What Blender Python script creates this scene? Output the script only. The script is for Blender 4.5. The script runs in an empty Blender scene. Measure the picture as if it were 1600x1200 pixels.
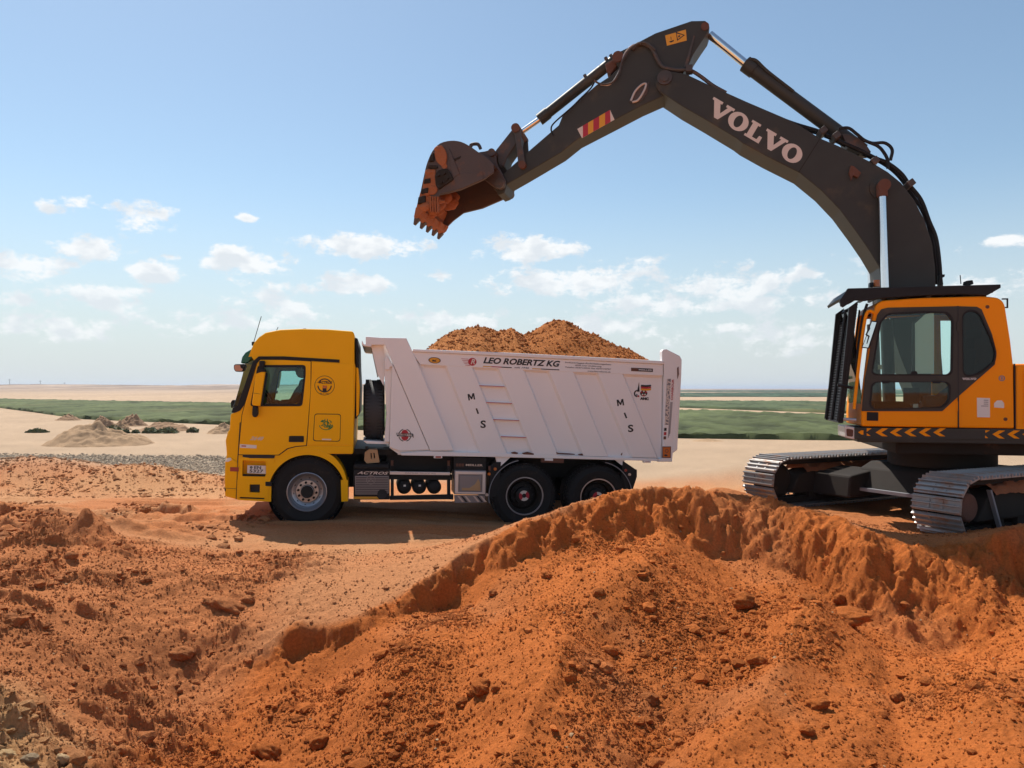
import bpy, bmesh, math, random
import numpy as np
from mathutils import Matrix, Vector
random.seed(7)
RNG = np.random.default_rng(11)
SC = bpy.context.scene
COL = SC.collection

# ------------------------------------------------------------------ camera
CAMZ, F, HY = 2.0, 1200.0, 607.0            # eye height, focal length in photo pixels, horizon row
cam_data = bpy.data.cameras.new('camera')
cam = bpy.data.objects.new('camera', cam_data)
COL.objects.link(cam)
cam.location = (0, 0, CAMZ)
cam.rotation_euler = (math.radians(90), 0, 0)
cam_data.sensor_width = 36.0
cam_data.lens = 36.0 * F / 1600.0
cam_data.shift_y = (HY - 600.0) / 1600.0
cam_data.clip_start = 0.1
cam_data.clip_end = 150000.0
SC.camera = cam

# ------------------------------------------------------------------ sun and sky
SUN_EL = math.radians(57.0)
SUN_AZ = math.radians(-34.0)                # measured from +Y towards +X
sun_dir = Vector((math.sin(SUN_AZ) * math.cos(SUN_EL), math.cos(SUN_AZ) * math.cos(SUN_EL), math.sin(SUN_EL)))
sd = bpy.data.lights.new('sun', 'SUN')
sd.energy = 5.0
sd.angle = math.radians(0.55)
sd.color = (1.0, 0.95, 0.87)
sun = bpy.data.objects.new('sun', sd)
COL.objects.link(sun)
sun.rotation_euler = sun_dir.to_track_quat('Z', 'Y').to_euler()
sun.location = (0, 0, 60)

world = bpy.data.worlds.new('World')
SC.world = world
world.use_nodes = True
WT = world.node_tree
WT.nodes.clear()
WL = WT.links.new


def wn(kind, **kw):
    n = WT.nodes.new(kind)
    for k, v in kw.items():
        setattr(n, k, v)
    return n


def wmath(op, a, b=None, c=None, clamp=False):
    n = wn('ShaderNodeMath', operation=op, use_clamp=clamp)
    for i, v in enumerate((a, b, c)):
        if v is None:
            continue
        if isinstance(v, (int, float)):
            n.inputs[i].default_value = v
        else:
            WL(v, n.inputs[i])
    return n.outputs[0]


sky = wn('ShaderNodeTexSky', sky_type='NISHITA')
sky.sun_disc = False
sky.sun_elevation = SUN_EL
sky.sun_rotation = SUN_AZ
sky.altitude = 80.0
sky.air_density = 1.0
sky.dust_density = 0.55
sky.ozone_density = 0.9
tc = wn('ShaderNodeTexCoord')
sep = wn('ShaderNodeSeparateXYZ')
WL(tc.outputs['Generated'], sep.inputs[0])
az = wmath('ARCTAN2', sep.outputs[0], sep.outputs[1])
el = wmath('ARCSINE', sep.outputs[2])
SECT = 2 * math.pi / 5                       # the cloud field repeats round the horizon
azw = wmath('WRAP', az, SECT / 2, -SECT / 2)
com = wn('ShaderNodeCombineXYZ')
WL(azw, com.inputs[0])
WL(el, com.inputs[1])
nz = wn('ShaderNodeTexNoise', noise_dimensions='2D')
nz.inputs['Scale'].default_value = 24.0
nz.inputs['Detail'].default_value = 7.0
nz.inputs['Roughness'].default_value = 0.66
mp = wn('ShaderNodeMapping')
mp.inputs['Scale'].default_value = (1.0, 1.75, 1.0)
WL(com.outputs[0], mp.inputs[0])
WL(mp.outputs[0], nz.inputs['Vector'])
# (column, row, half width, half height, strength) of every cloud, as measured on the photograph
CLOUDS = [(225, 331, 52, 20, 1.0), (125, 312, 22, 13, .55), (78, 324, 24, 11, .45), (385, 337, 17, 7, .8),
          (150, 384, 62, 21, .95), (235, 420, 56, 20, .95), (40, 408, 78, 25, .95), (265, 399, 24, 9, .8),
          (385, 402, 74, 25, .95), (362, 436, 34, 9, .5), (570, 379, 95, 21, 1.0), (560, 438, 58, 19, .9),
          (160, 460, 84, 24, .8), (25, 464, 34, 11, .75), (445, 470, 78, 32, .62), (825, 384, 86, 22, 1.0),
          (690, 428, 24, 8, .7), (905, 432, 130, 27, .85), (1030, 470, 95, 24, .66), (1150, 440, 120, 27, .75),
          (1265, 426, 60, 9, .55), (1575, 372, 30, 10, .9), (700, 496, 100, 17, .65), (930, 505, 140, 20, .65),
          (1200, 520, 130, 22, .6), (1180, 470, 110, 16, .65), (330, 500, 110, 18, .55), (80, 505, 120, 22, .62), (1540, 440, 70, 24, .5),
          (1380, 400, 60, 10, .3), (1000, 405, 40, 6, .4)]
acc = None
for (cx, cy, rx, ry, st) in CLOUDS:
    a0 = math.atan((cx - 800) / F)
    e0 = math.atan((HY - cy) / F * math.cos(a0))
    ra = rx / F * math.cos(a0) ** 2
    re = ry / F * math.cos(a0)
    s = wn('ShaderNodeVectorMath', operation='SUBTRACT')
    WL(com.outputs[0], s.inputs[0])
    s.inputs[1].default_value = (a0, e0 - re * .25, 0)
    m = wn('ShaderNodeVectorMath', operation='MULTIPLY')
    WL(s.outputs[0], m.inputs[0])
    m.inputs[1].default_value = (1 / ra, 1 / re, 0)
    ln = wn('ShaderNodeVectorMath', operation='LENGTH')
    WL(m.outputs[0], ln.inputs[0])
    v = wmath('MULTIPLY_ADD', ln.outputs['Value'], -st, 1.12 * st)
    acc = v if acc is None else wmath('MAXIMUM', acc, v)
acc = wmath('MAXIMUM', acc, -0.9)
dens = wmath('MULTIPLY_ADD', nz.outputs['Fac'], 2.7, acc)
mr = wn('ShaderNodeMapRange', interpolation_type='SMOOTHSTEP')
WL(dens, mr.inputs['Value'])
mr.inputs['From Min'].default_value = 1.35
mr.inputs['From Max'].default_value = 1.95
mr.inputs['To Max'].default_value = 0.96
up = wn('ShaderNodeMapRange')
WL(el, up.inputs['Value'])
up.inputs['From Min'].default_value = 0.0
up.inputs['From Max'].default_value = 0.16
cf = wmath('MULTIPLY', mr.outputs[0], wmath('MULTIPLY_ADD', up.outputs[0], .4, .6))
SKY_STRENGTH = 0.11
# dusty air whitens the sky towards the horizon, all the way round
hzf = wn('ShaderNodeMapRange', interpolation_type='SMOOTHSTEP')
WL(el, hzf.inputs['Value'])
hzf.inputs['From Min'].default_value = -0.02
hzf.inputs['From Max'].default_value = 0.27
hzf.inputs['To Min'].default_value = 0.92
hzf.inputs['To Max'].default_value = 0.04
tint = wn('ShaderNodeMix', data_type='RGBA', blend_type='MULTIPLY')
tint.inputs['Factor'].default_value = 1.0
WL(sky.outputs[0], tint.inputs['A'])
tint.inputs['B'].default_value = (.94, 1.0, .96, 1)
pale = wn('ShaderNodeMix', data_type='RGBA')
WL(hzf.outputs[0], pale.inputs['Factor'])
WL(tint.outputs['Result'], pale.inputs['A'])
pale.inputs['B'].default_value = (4.75, 5.2, 5.5, 1)
mix = wn('ShaderNodeMix', data_type='RGBA')
WL(cf, mix.inputs['Factor'])
WL(pale.outputs['Result'], mix.inputs['A'])
# tops of the clouds are white, their bases greyer: the same noise read a little higher up
mp2 = wn('ShaderNodeMapping')
mp2.inputs['Scale'].default_value = (1.0, 1.75, 1.0)
mp2.inputs['Location'].default_value = (-.004, .02, 0)
WL(com.outputs[0], mp2.inputs[0])
nz2 = wn('ShaderNodeTexNoise', noise_dimensions='2D')
nz2.inputs['Scale'].default_value = 24.0
nz2.inputs['Detail'].default_value = 3.0
WL(mp2.outputs[0], nz2.inputs['Vector'])
shd = wn('ShaderNodeMapRange')
WL(nz2.outputs['Fac'], shd.inputs['Value'])
shd.inputs['From Min'].default_value = .42
shd.inputs['From Max'].default_value = .62
clc = wn('ShaderNodeMix', data_type='RGBA')
WL(shd.outputs[0], clc.inputs['Factor'])
clc.inputs['A'].default_value = (7.1, 7.25, 7.35, 1)
clc.inputs['B'].default_value = (5.7, 6.05, 6.4, 1)
WL(clc.outputs['Result'], mix.inputs['B'])
bg = wn('ShaderNodeBackground')
bg.inputs['Strength'].default_value = SKY_STRENGTH
WL(mix.outputs['Result'], bg.inputs['Color'])
wo = wn('ShaderNodeOutputWorld')
WL(bg.outputs[0], wo.inputs['Surface'])

SC.view_settings.view_transform = 'Standard'
SC.view_settings.look = 'None'
SC.view_settings.gamma = 1.0
SC.view_settings.use_curve_mapping = False
SC.view_settings.exposure = 0.32
SC.render.engine = 'CYCLES'
SC.cycles.max_bounces = 8
SC.cycles.transparent_max_bounces = 12


# ------------------------------------------------------------------ materials
def new_mat(name):
    m = bpy.data.materials.new(name)
    m.use_nodes = True
    nt = m.node_tree
    nt.nodes.clear()
    out = nt.nodes.new('ShaderNodeOutputMaterial')
    p = nt.nodes.new('ShaderNodeBsdfPrincipled')
    nt.links.new(p.outputs[0], out.inputs['Surface'])
    return m, nt, p


def surf(name, base, rough=.5, metal=0.0, vary=.12, dust=None, dust_amt=0.0, dust_scale=3.0, grain=0.0,
         grain_scale=60.0, coat=0.0, rust=None, rust_amt=0.0, streak=None, spec=.5):
    """Painted or bare surface: a base colour broken up by noise, patches of dust and of rust, fine relief."""
    m, nt, p = new_mat(name)
    N, L = nt.nodes.new, nt.links.new
    t = N('ShaderNodeTexCoord')
    n1 = N('ShaderNodeTexNoise')
    n1.inputs['Scale'].default_value = 2.3
    n1.inputs['Detail'].default_value = 6
    L(t.outputs['Object'], n1.inputs['Vector'])
    a = N('ShaderNodeMix')
    a.data_type = 'RGBA'
    L(n1.outputs['Fac'], a.inputs['Factor'])
    a.inputs['A'].default_value = (*[c * (1 - vary) for c in base], 1)
    a.inputs['B'].default_value = (*[min(1, c * (1 + vary)) for c in base], 1)
    col = a.outputs['Result']
    rg = None
    for (c2, amt, sc, seed) in ((dust, dust_amt, dust_scale, 3.1), (rust, rust_amt, 7.0, 9.7)):
        if c2 is None or amt <= 0:
            continue
        mpn = N('ShaderNodeMapping')
        mpn.inputs['Location'].default_value = (seed, seed * 2, seed * .5)
        if streak:
            mpn.inputs['Scale'].default_value = streak
        L(t.outputs['Object'], mpn.inputs[0])
        n2 = N('ShaderNodeTexNoise')
        n2.inputs['Scale'].default_value = sc
        n2.inputs['Detail'].default_value = 9
        n2.inputs['Roughness'].default_value = .68
        L(mpn.outputs[0], n2.inputs['Vector'])
        r = N('ShaderNodeMapRange')
        r.interpolation_type = 'SMOOTHSTEP'
        r.inputs['From Min'].default_value = .78 - .55 * amt
        r.inputs['From Max'].default_value = 1.05 - .55 * amt
        r.inputs['To Max'].default_value = min(1.0, .35 + amt * .6)
        L(n2.outputs['Fac'], r.inputs['Value'])
        b = N('ShaderNodeMix')
        b.data_type = 'RGBA'
        L(r.outputs[0], b.inputs['Factor'])
        L(col, b.inputs['A'])
        b.inputs['B'].default_value = (*c2, 1)
        col = b.outputs['Result']
        rg = r.outputs[0] if rg is None else rg
    L(col, p.inputs['Base Color'])
    p.inputs['Metallic'].default_value = metal
    p.inputs['Specular IOR Level'].default_value = spec
    if rg is not None:
        rr = N('ShaderNodeMapRange')
        L(rg, rr.inputs['Value'])
        rr.inputs['To Min'].default_value = rough
        rr.inputs['To Max'].default_value = .9
        L(rr.outputs[0], p.inputs['Roughness'])
    else:
        p.inputs['Roughness'].default_value = rough
    if coat:
        p.inputs['Coat Weight'].default_value = coat
        p.inputs['Coat Roughness'].default_value = .12
    if grain:
        n3 = N('ShaderNodeTexNoise')
        n3.inputs['Scale'].default_value = grain_scale
        n3.inputs['Detail'].default_value = 5
        L(t.outputs['Object'], n3.inputs['Vector'])
        bp = N('ShaderNodeBump')
        bp.inputs['Strength'].default_value = grain
        bp.inputs['Distance'].default_value = .02
        L(n3.outputs['Fac'], bp.inputs['Height'])
        L(bp.outputs[0], p.inputs['Normal'])
    return m


def soil_mat(name, grain=.9, attr='albedo', rough=.95):
    """Earth: albedo from the point attribute (mineral colour), grain and pebble relief from noise."""
    m, nt, p = new_mat(name)
    N, L = nt.nodes.new, nt.links.new
    at = N('ShaderNodeAttribute')
    at.attribute_name = attr
    t = N('ShaderNodeTexCoord')
    n1 = N('ShaderNodeTexNoise')
    n1.inputs['Scale'].default_value = 40
    n1.inputs['Detail'].default_value = 8
    n1.inputs['Roughness'].default_value = .7
    L(t.outputs['Object'], n1.inputs['Vector'])
    r = N('ShaderNodeMapRange')
    r.inputs['From Min'].default_value = .3
    r.inputs['From Max'].default_value = .7
    r.inputs['To Min'].default_value = .70
    r.inputs['To Max'].default_value = 1.25
    L(n1.outputs['Fac'], r.inputs['Value'])
    mu = N('ShaderNodeVectorMath')
    mu.operation = 'SCALE'
    L(at.outputs['Color'], mu.inputs[0])
    L(r.outputs[0], mu.inputs['Scale'])
    L(mu.outputs[0], p.inputs['Base Color'])
    p.inputs['Roughness'].default_value = rough
    p.inputs['Specular IOR Level'].default_value = .15
    n2 = N('ShaderNodeTexNoise')
    n2.inputs['Scale'].default_value = 55
    n2.inputs['Detail'].default_value = 10
    n2.inputs['Roughness'].default_value = .82
    L(t.outputs['Object'], n2.inputs['Vector'])
    bp = N('ShaderNodeBump')
    bp.inputs['Strength'].default_value = grain
    bp.inputs['Distance'].default_value = .030
    L(n2.outputs['Fac'], bp.inputs['Height'])
    L(bp.outputs[0], p.inputs['Normal'])
    return m


def glass_mat(name, tint, refl=.12, rough=.02):
    m, nt, p = new_mat(name)
    N, L = nt.nodes.new, nt.links.new
    nt.nodes.remove(p)
    out = [n for n in nt.nodes if n.type == 'OUTPUT_MATERIAL'][0]
    tr = N('ShaderNodeBsdfTransparent')
    tr.inputs[0].default_value = (*tint, 1)
    gl = N('ShaderNodeBsdfGlossy')
    gl.inputs['Roughness'].default_value = rough
    fr = N('ShaderNodeFresnel')
    fr.inputs[0].default_value = 1.45
    ad = N('ShaderNodeMath')
    ad.operation = 'ADD'
    ad.use_clamp = True
    ad.inputs[1].default_value = refl * .4
    L(fr.outputs[0], ad.inputs[0])
    mx = N('ShaderNodeMixShader')
    L(ad.outputs[0], mx.inputs[0])
    L(tr.outputs[0], mx.inputs[1])
    L(gl.outputs[0], mx.inputs[2])
    L(mx.outputs[0], out.inputs['Surface'])
    return m


SOILD = (.36, .145, .062)
SANDD = (.42, .27, .165)
M = {}
M['soil'] = soil_mat('soil')
M['yellow'] = surf('truck_yellow_paint', (.92, .46, .003), .42, vary=.04, dust=(.56, .30, .06), dust_amt=.10, coat=.0, spec=.14)
M['exyellow'] = surf('excavator_yellow_paint', (.95, .315, .003), .46, vary=.05, dust=(.5, .22, .05), dust_amt=.12, spec=.14)
M['white'] = surf('white_bed_paint', (.81, .80, .80), .5, spec=.3, vary=.03, dust=(.52, .40, .30), dust_amt=.30, dust_scale=2.4, streak=(1.6, 1.6, .30), rust=(.16, .06, .03), rust_amt=.02)
M['boom'] = surf('boom_grey_paint', (.044, .043, .037), .5, spec=.25, vary=.25, dust=(.17, .12, .075), dust_amt=.42, dust_scale=1.5, rust=(.14, .07, .035), rust_amt=.08)
M['boomdusty'] = surf('dusty_boom_paint', (.058, .046, .040), .55, vary=.3, dust=(.30, .12, .05), dust_amt=.52, dust_scale=4.0, rust=(.2, .075, .03), rust_amt=.2)
M['bucket'] = surf('worn_bucket_steel', (.085, .055, .045), .5, metal=.25, vary=.3, dust=(.30, .10, .04), dust_amt=.46, dust_scale=5.0, grain=.25)
M['caked'] = surf('caked_soil', (.34, .115, .045), .95, vary=.25, grain=.9, grain_scale=30)
M['black'] = surf('black_plastic', (.018, .018, .019), .5, spec=.18, vary=.2, dust=(.16, .1, .06), dust_amt=.22)
M['chassis'] = surf('chassis_black', (.020, .019, .019), .6, spec=.18, vary=.3, dust=(.17, .1, .06), dust_amt=.3)
M['rubber'] = surf('tyre_rubber', (.020, .019, .019), .75, spec=.18, vary=.2, dust=(.17, .10, .06), dust_amt=.44, dust_scale=5, grain=.15)
M['tread'] = surf('worn_tread', (.035, .036, .038), .7, vary=.2, dust=(.15, .11, .08), dust_amt=.3)
M['steel'] = surf('rim_steel', (.36, .37, .40), .38, metal=.75, vary=.12, dust=(.32, .22, .15), dust_amt=.3, dust_scale=6)
M['hub'] = surf('hub_steel', (.55, .47, .42), .42, metal=.5, vary=.1, dust=(.36, .24, .16), dust_amt=.3)
M['chrome'] = surf('chromed_rod', (.78, .78, .80), .16, metal=1.0, vary=.04, dust=(.4, .28, .18), dust_amt=.12)
M['alu'] = surf('aluminium', (.55, .54, .55), .38, metal=.55, vary=.08, dust=(.35, .25, .18), dust_amt=.25)
M['tank'] = surf('ribbed_step_metal', (.24, .21, .21), .5, metal=.4, vary=.15, dust=(.3, .2, .14), dust_amt=.4)
M['shoe'] = surf('track_shoe_steel', (.30, .285, .275), .46, metal=.55, vary=.3, dust=(.40, .17, .065), dust_amt=.55, dust_scale=5)
M['trackdark'] = surf('track_frame_paint', (.030, .024, .020), .75, spec=.15, vary=.3, dust=(.22, .095, .04), dust_amt=.34)
M['green'] = surf('green_visor', (.004, .10, .045), .25, vary=.1)
M['orange_lamp'] = surf('amber_lens', (.55, .14, .02), .25, vary=.1)
M['red_lamp'] = surf('red_lens', (.32, .03, .02), .3, vary=.1)
M['peach'] = surf('mirror_back', (.55, .28, .17), .35, vary=.08)
M['mirror'] = surf('mirror_glass', (.75, .78, .8), .06, metal=1.0, vary=.02)
M['interior'] = surf('dark_interior', (.020, .020, .022), .8, spec=.18, vary=.2)
M['fabric'] = surf('seat_fabric', (.05, .05, .055), .9, vary=.2, grain=.3)
M['curtain'] = surf('pale_curtain', (.42, .36, .28), .9, vary=.1, grain=.2)
M['paper'] = surf('paper', (.72, .70, .66), .8, vary=.05)
M['ink'] = surf('black_print', (.012, .012, .014), .6, vary=.1)
M['red'] = surf('red_print', (.42, .015, .03), .5, vary=.1)
M['gold'] = surf('gold_print', (.62, .33, .06), .5, vary=.1)
M['amber'] = surf('amber_print', (.70, .32, .015), .5, vary=.08)
M['greenink'] = surf('green_print', (.03, .20, .05), .5, vary=.1)
M['greyink'] = surf('grey_print', (.22, .22, .24), .5, vary=.1)
M['whiteink'] = surf('cream_print', (.66, .58, .52), .6, vary=.08, dust=(.4, .25, .15), dust_amt=.2)
M['jerry'] = surf('tan_jerrycan', (.42, .25, .12), .5, vary=.15)
M['rust'] = surf('rust_patch', (.13, .055, .035), .85, vary=.3, grain=.4)
M['skin'] = surf('skin', (.16, .08, .05), .6, vary=.1)
M['shirt'] = surf('dark_shirt', (.05, .045, .045), .9, vary=.15)
M['hair'] = surf('dark_hair', (.012, .011, .010), .8, vary=.2)
M['wood'] = surf('grey_pole_wood', (.12, .11, .11), .9, vary=.2)
M['leaf'] = surf('shrub_leaf', (.125, .145, .070), .8, vary=.45)
M['stem'] = surf('shrub_stem', (.10, .07, .045), .9, vary=.2)
M['glass'] = glass_mat('cab_glass', (.74, .90, .87), .0)
M['glassdark'] = glass_mat('tinted_glass', (.22, .25, .26), .0)
M['exglass'] = glass_mat('excavator_glass', (.82, .97, .94), .0)


# ------------------------------------------------------------------ object helpers
def tag(o, label=None, cat=None, group=None, kind=None):
    if label:
        o['label'] = label
    if cat:
        o['category'] = cat
    if group:
        o['group'] = group
    if kind:
        o['kind'] = kind
    return o


def empty(name, mat4, label, cat, group=None):
    o = bpy.data.objects.new(name, None)
    COL.objects.link(o)
    o.empty_display_size = .3
    o.matrix_world = mat4
    return tag(o, label, cat, group)


class Frame:
    """A thing's own frame: turns a photo pixel, at local distance w along the thing's Y axis, into its (x, z)."""

    def __init__(s, mat4):
        s.m = mat4
        s.inv = mat4.inverted()
        s.o = s.inv @ Vector((0, 0, CAMZ))

    def q(s, px, py, w):
        d = s.inv.to_3x3() @ Vector(((px - 800) / F, 1, (HY - py) / F))
        t = (w - s.o.y) / d.y
        p = s.o + d * t
        return (p.x, p.z)

    def pts(s, l, w):
        return [s.q(a, b, w) for a, b in l]

    def p3(s, px, py, w):
        a = s.q(px, py, w)
        return Vector((a[0], w, a[1]))


class MB:
    def __init__(s):
        s.v = []
        s.f = []
        s.sm = []

    def add(s, vs, fs, smooth=False):
        k = len(s.v)
        s.v += [tuple(v) for v in vs]
        s.f += [tuple(i + k for i in f) for f in fs]
        s.sm += [smooth] * len(fs)
        return s

    def box(s, c, d, rot=None):
        vs = []
        for x in (-.5, .5):
            for y in (-.5, .5):
                for z in (-.5, .5):
                    p = Vector((x * d[0], y * d[1], z * d[2]))
                    if rot is not None:
                        p = rot @ p
                    vs.append(p + Vector(c))
        return s.add(vs, [(0, 1, 3, 2), (4, 6, 7, 5), (0, 4, 5, 1), (2, 3, 7, 6), (0, 2, 6, 4), (1, 5, 7, 3)])

    def prism(s, pts, w0, w1, holes=()):
        """Outline in (x, z), extruded along y from w0 to w1; holes go right through."""
        if not holes:
            n = len(pts)
            vs = [(a, w0, b) for a, b in pts] + [(a, w1, b) for a, b in pts]
            fs = [tuple(range(n)), tuple(range(2 * n - 1, n - 1, -1))]
            fs += [(i, (i + 1) % n, n + (i + 1) % n, n + i) for i in range(n)]
            return s.add(vs, fs)
        bm = bmesh.new()
        loops = [list(pts)] + [list(h) for h in holes]
        allv = []
        edges = []
        for lp in loops:
            vv = [bm.verts.new((a, w0, b)) for a, b in lp]
            allv.append(vv)
            for i in range(len(vv)):
                edges.append(bm.edges.new((vv[i], vv[(i + 1) % len(vv)])))
        bmesh.ops.triangle_fill(bm, use_beauty=True, use_dissolve=False, edges=edges)
        bm.verts.index_update()
        bm.faces.ensure_lookup_table()
        n = len(bm.verts)
        cap = [[v.index for v in f.verts] for f in bm.faces]
        co = [tuple(v.co) for v in bm.verts]
        vs = co + [(c[0], w1, c[2]) for c in co]
        fs = [tuple(c) for c in cap] + [tuple(n + i for i in reversed(c)) for c in cap]
        for vv in allv:
            ids = [v.index for v in vv]
            for i in range(len(ids)):
                a, b = ids[i], ids[(i + 1) % len(ids)]
                fs.append((a, b, n + b, n + a))
        bm.free()
        return s.add(vs, fs)

    def cyl(s, a, b, r0, r1=None, seg=12, cap=True):
        a, b = Vector(a), Vector(b)
        r1 = r0 if r1 is None else r1
        d = (b - a).normalized()
        u = d.orthogonal().normalized()
        w = d.cross(u)
        vs = []
        for (c, r) in ((a, r0), (b, r1)):
            for i in range(seg):
                t = 2 * math.pi * i / seg
                vs.append(c + u * (r * math.cos(t)) + w * (r * math.sin(t)))
        s.add(vs, [(i, (i + 1) % seg, seg + (i + 1) % seg, seg + i) for i in range(seg)], True)
        if cap:
            s.add(vs[:seg], [tuple(range(seg))])
            s.add(vs[seg:], [tuple(range(seg))])
        return s

    def tube(s, path, r, seg=8):
        P = [Vector(p) for p in path]
        n = len(P)
        ref = None
        vs = []
        for i, p in enumerate(P):
            d = (P[min(i + 1, n - 1)] - P[max(i - 1, 0)]).normalized()
            u = d.orthogonal().normalized() if ref is None else (ref - d * ref.dot(d)).normalized()
            ref = u
            w = d.cross(u)
            for k in range(seg):
                t = 2 * math.pi * k / seg
                vs.append(p + u * (r * math.cos(t)) + w * (r * math.sin(t)))
        fs = []
        for i in range(n - 1):
            for k in range(seg):
                a, b = i * seg + k, i * seg + (k + 1) % seg
                fs.append((a, b, b + seg, a + seg))
        s.add(vs, fs, True)
        s.add(vs[:seg], [tuple(range(seg))])
        s.add(vs[-seg:], [tuple(range(seg))])
        return s

    def lathe(s, prof, c, seg=48, smooth=True, close=False):
        """Profile of (radius, y) turned round the Y axis through c=(x, y, z)."""
        vs = []
        n = len(prof)
        for r, y in prof:
            for k in range(seg):
                t = 2 * math.pi * k / seg
                vs.append((c[0] + r * math.cos(t), c[1] + y, c[2] + r * math.sin(t)))
        fs = []
        for i in range(n if close else n - 1):
            for k in range(seg):
                a, b = i * seg + k, i * seg + (k + 1) % seg
                j = ((i + 1) % n - i) * seg
                fs.append((a, b, b + j, a + j))
        return s.add(vs, fs, smooth)

    def mesh(s, name, angle=35, recalc=True):
        me = bpy.data.meshes.new(name)
        me.from_pydata(s.v, [], s.f)
        me.polygons.foreach_set('use_smooth', s.sm)
        if recalc:
            bm = bmesh.new()
            bm.from_mesh(me)
            bmesh.ops.remove_doubles(bm, verts=bm.verts, dist=1e-5)
            bmesh.ops.recalc_face_normals(bm, faces=bm.faces)
            bm.to_mesh(me)
            bm.free()
        if any(s.sm):
            me.set_sharp_from_angle(angle=math.radians(angle))
        me.update()
        return me

    def build(s, name, mat, parent=None, bevel=0.0, seg=2, label=None, angle=35, mw=None):
        me = s.mesh(name, angle)
        me.materials.append(M[mat] if isinstance(mat, str) else mat)
        o = bpy.data.objects.new(name, me)
        COL.objects.link(o)
        if parent is not None:
            o.parent = parent
        elif mw is not None:
            o.matrix_world = mw
        if bevel:
            b = o.modifiers.new('bevel', 'BEVEL')
            b.width = bevel
            b.segments = seg
            b.limit_method = 'ANGLE'
            b.angle_limit = math.radians(30)
        if label:
            o['label'] = label
        return o


def rounded(pts, r, n=4):
    """Round the corners of an outline; r one radius or one per corner."""
    out = []
    N = len(pts)
    for i, p in enumerate(pts):
        rr = r[i] if isinstance(r, (list, tuple)) else r
        p = Vector(p)
        a, b = Vector(pts[i - 1]), Vector(pts[(i + 1) % N])
        u, v = (a - p), (b - p)
        k = min(rr, u.length * .48, v.length * .48)
        if k <= 1e-4:
            out.append(tuple(p))
            continue
        s0, s1 = p + u.normalized() * k, p + v.normalized() * k
        for j in range(n + 1):
            t = j / n
            q = s0 * (1 - t) ** 2 + p * 2 * t * (1 - t) + s1 * t * t
            out.append((q.x, q.y))
    return out


def smooth_path(pts, n=6):
    """Catmull-Rom through 3-D (or 2-D) points."""
    P = [Vector(p) for p in pts]
    P = [P[0] * 2 - P[1]] + P + [P[-1] * 2 - P[-2]]
    out = []
    for i in range(1, len(P) - 2):
        for j in range(n):
            t = j / n
            a, b, c, d = P[i - 1], P[i], P[i + 1], P[i + 2]
            out.append(.5 * ((2 * b) + (c - a) * t + (2 * a - 5 * b + 4 * c - d) * t * t + (3 * b - a - 3 * c + d) * t ** 3))
    out.append(P[-2])
    return out


def apply_bool(o, cutters):
    for c in cutters:
        b = o.modifiers.new('cut', 'BOOLEAN')
        b.operation = 'DIFFERENCE'
        b.solver = 'EXACT'
        b.object = c
    dg = bpy.context.evaluated_depsgraph_get()
    dg.update()
    me = bpy.data.meshes.new_from_object(o.evaluated_get(dg))
    old = o.data
    o.modifiers.clear()
    o.data = me
    bpy.data.meshes.remove(old)
    for c in cutters:
        d = c.data
        bpy.data.objects.remove(c)
        bpy.data.meshes.remove(d)
    return o


def text(name, body, size, mat, parent, loc, basis, shear=0.0, bold=0.0, width=None, align='CENTER', spacing=1.0, depth=.0015):
    """Flat lettering: centre at loc, basis = 3x3 rotation that stands the text on its surface."""
    cu = bpy.data.curves.new(name, 'FONT')
    cu.body = body
    cu.size = size
    cu.shear = shear
    cu.offset = bold
    cu.extrude = depth
    cu.align_x = align
    cu.align_y = 'CENTER'
    cu.space_character = spacing
    cu.resolution_u = 3
    tmp = bpy.data.objects.new(name, cu)
    COL.objects.link(tmp)
    dg = bpy.context.evaluated_depsgraph_get()
    dg.update()
    me = bpy.data.meshes.new_from_object(tmp.evaluated_get(dg))
    bpy.data.objects.remove(tmp)
    bpy.data.curves.remove(cu)
    if width:
        xs = [v.co.x for v in me.vertices]
        k = width / max(1e-6, max(xs) - min(xs))
        c0 = (max(xs) + min(xs)) / 2
        for v in me.vertices:
            v.co.x = (v.co.x - c0) * k if align == 'CENTER' else v.co.x * k
    me.transform(Matrix.Translation(loc) @ basis.to_4x4())
    me.materials.append(M[mat])
    me.name = name
    o = bpy.data.objects.new(name, me)
    COL.objects.link(o)
    o.parent = parent
    return o
# ------------------------------------------------------------------ terrain
def vnoise(x, y, seed=0):
    xi = np.floor(x).astype(np.int64)
    yi = np.floor(y).astype(np.int64)
    fx, fy = x - xi, y - yi
    ux = fx * fx * fx * (fx * (fx * 6 - 15) + 10)
    uy = fy * fy * fy * (fy * (fy * 6 - 15) + 10)

    def h(a, b):
        n = (a * 374761393 + b * 668265263 + seed * 1442695041) & 0xffffffff
        n = ((n ^ (n >> 13)) * 1274126177) & 0xffffffff
        n = (n ^ (n >> 16)) & 0xffff
        return n / 65535.0
    a, b, c, d = h(xi, yi), h(xi + 1, yi), h(xi, yi + 1), h(xi + 1, yi + 1)
    return (a * (1 - ux) + b * ux) * (1 - uy) + (c * (1 - ux) + d * ux) * uy


def fbm(x, y, octv=4, seed=0, gain=.5):
    s, a, t = 0, 1.0, 0
    c, sn = math.cos(.6), math.sin(.6)
    for i in range(octv):
        s = s + a * (vnoise(x, y, seed + i * 17) - .5)
        t += a
        a *= gain
        x, y = (x * c - y * sn) * 2.03 + 3.7, (x * sn + y * c) * 2.03 + 1.3
    return s / t * 2      # about -1..1


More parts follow.
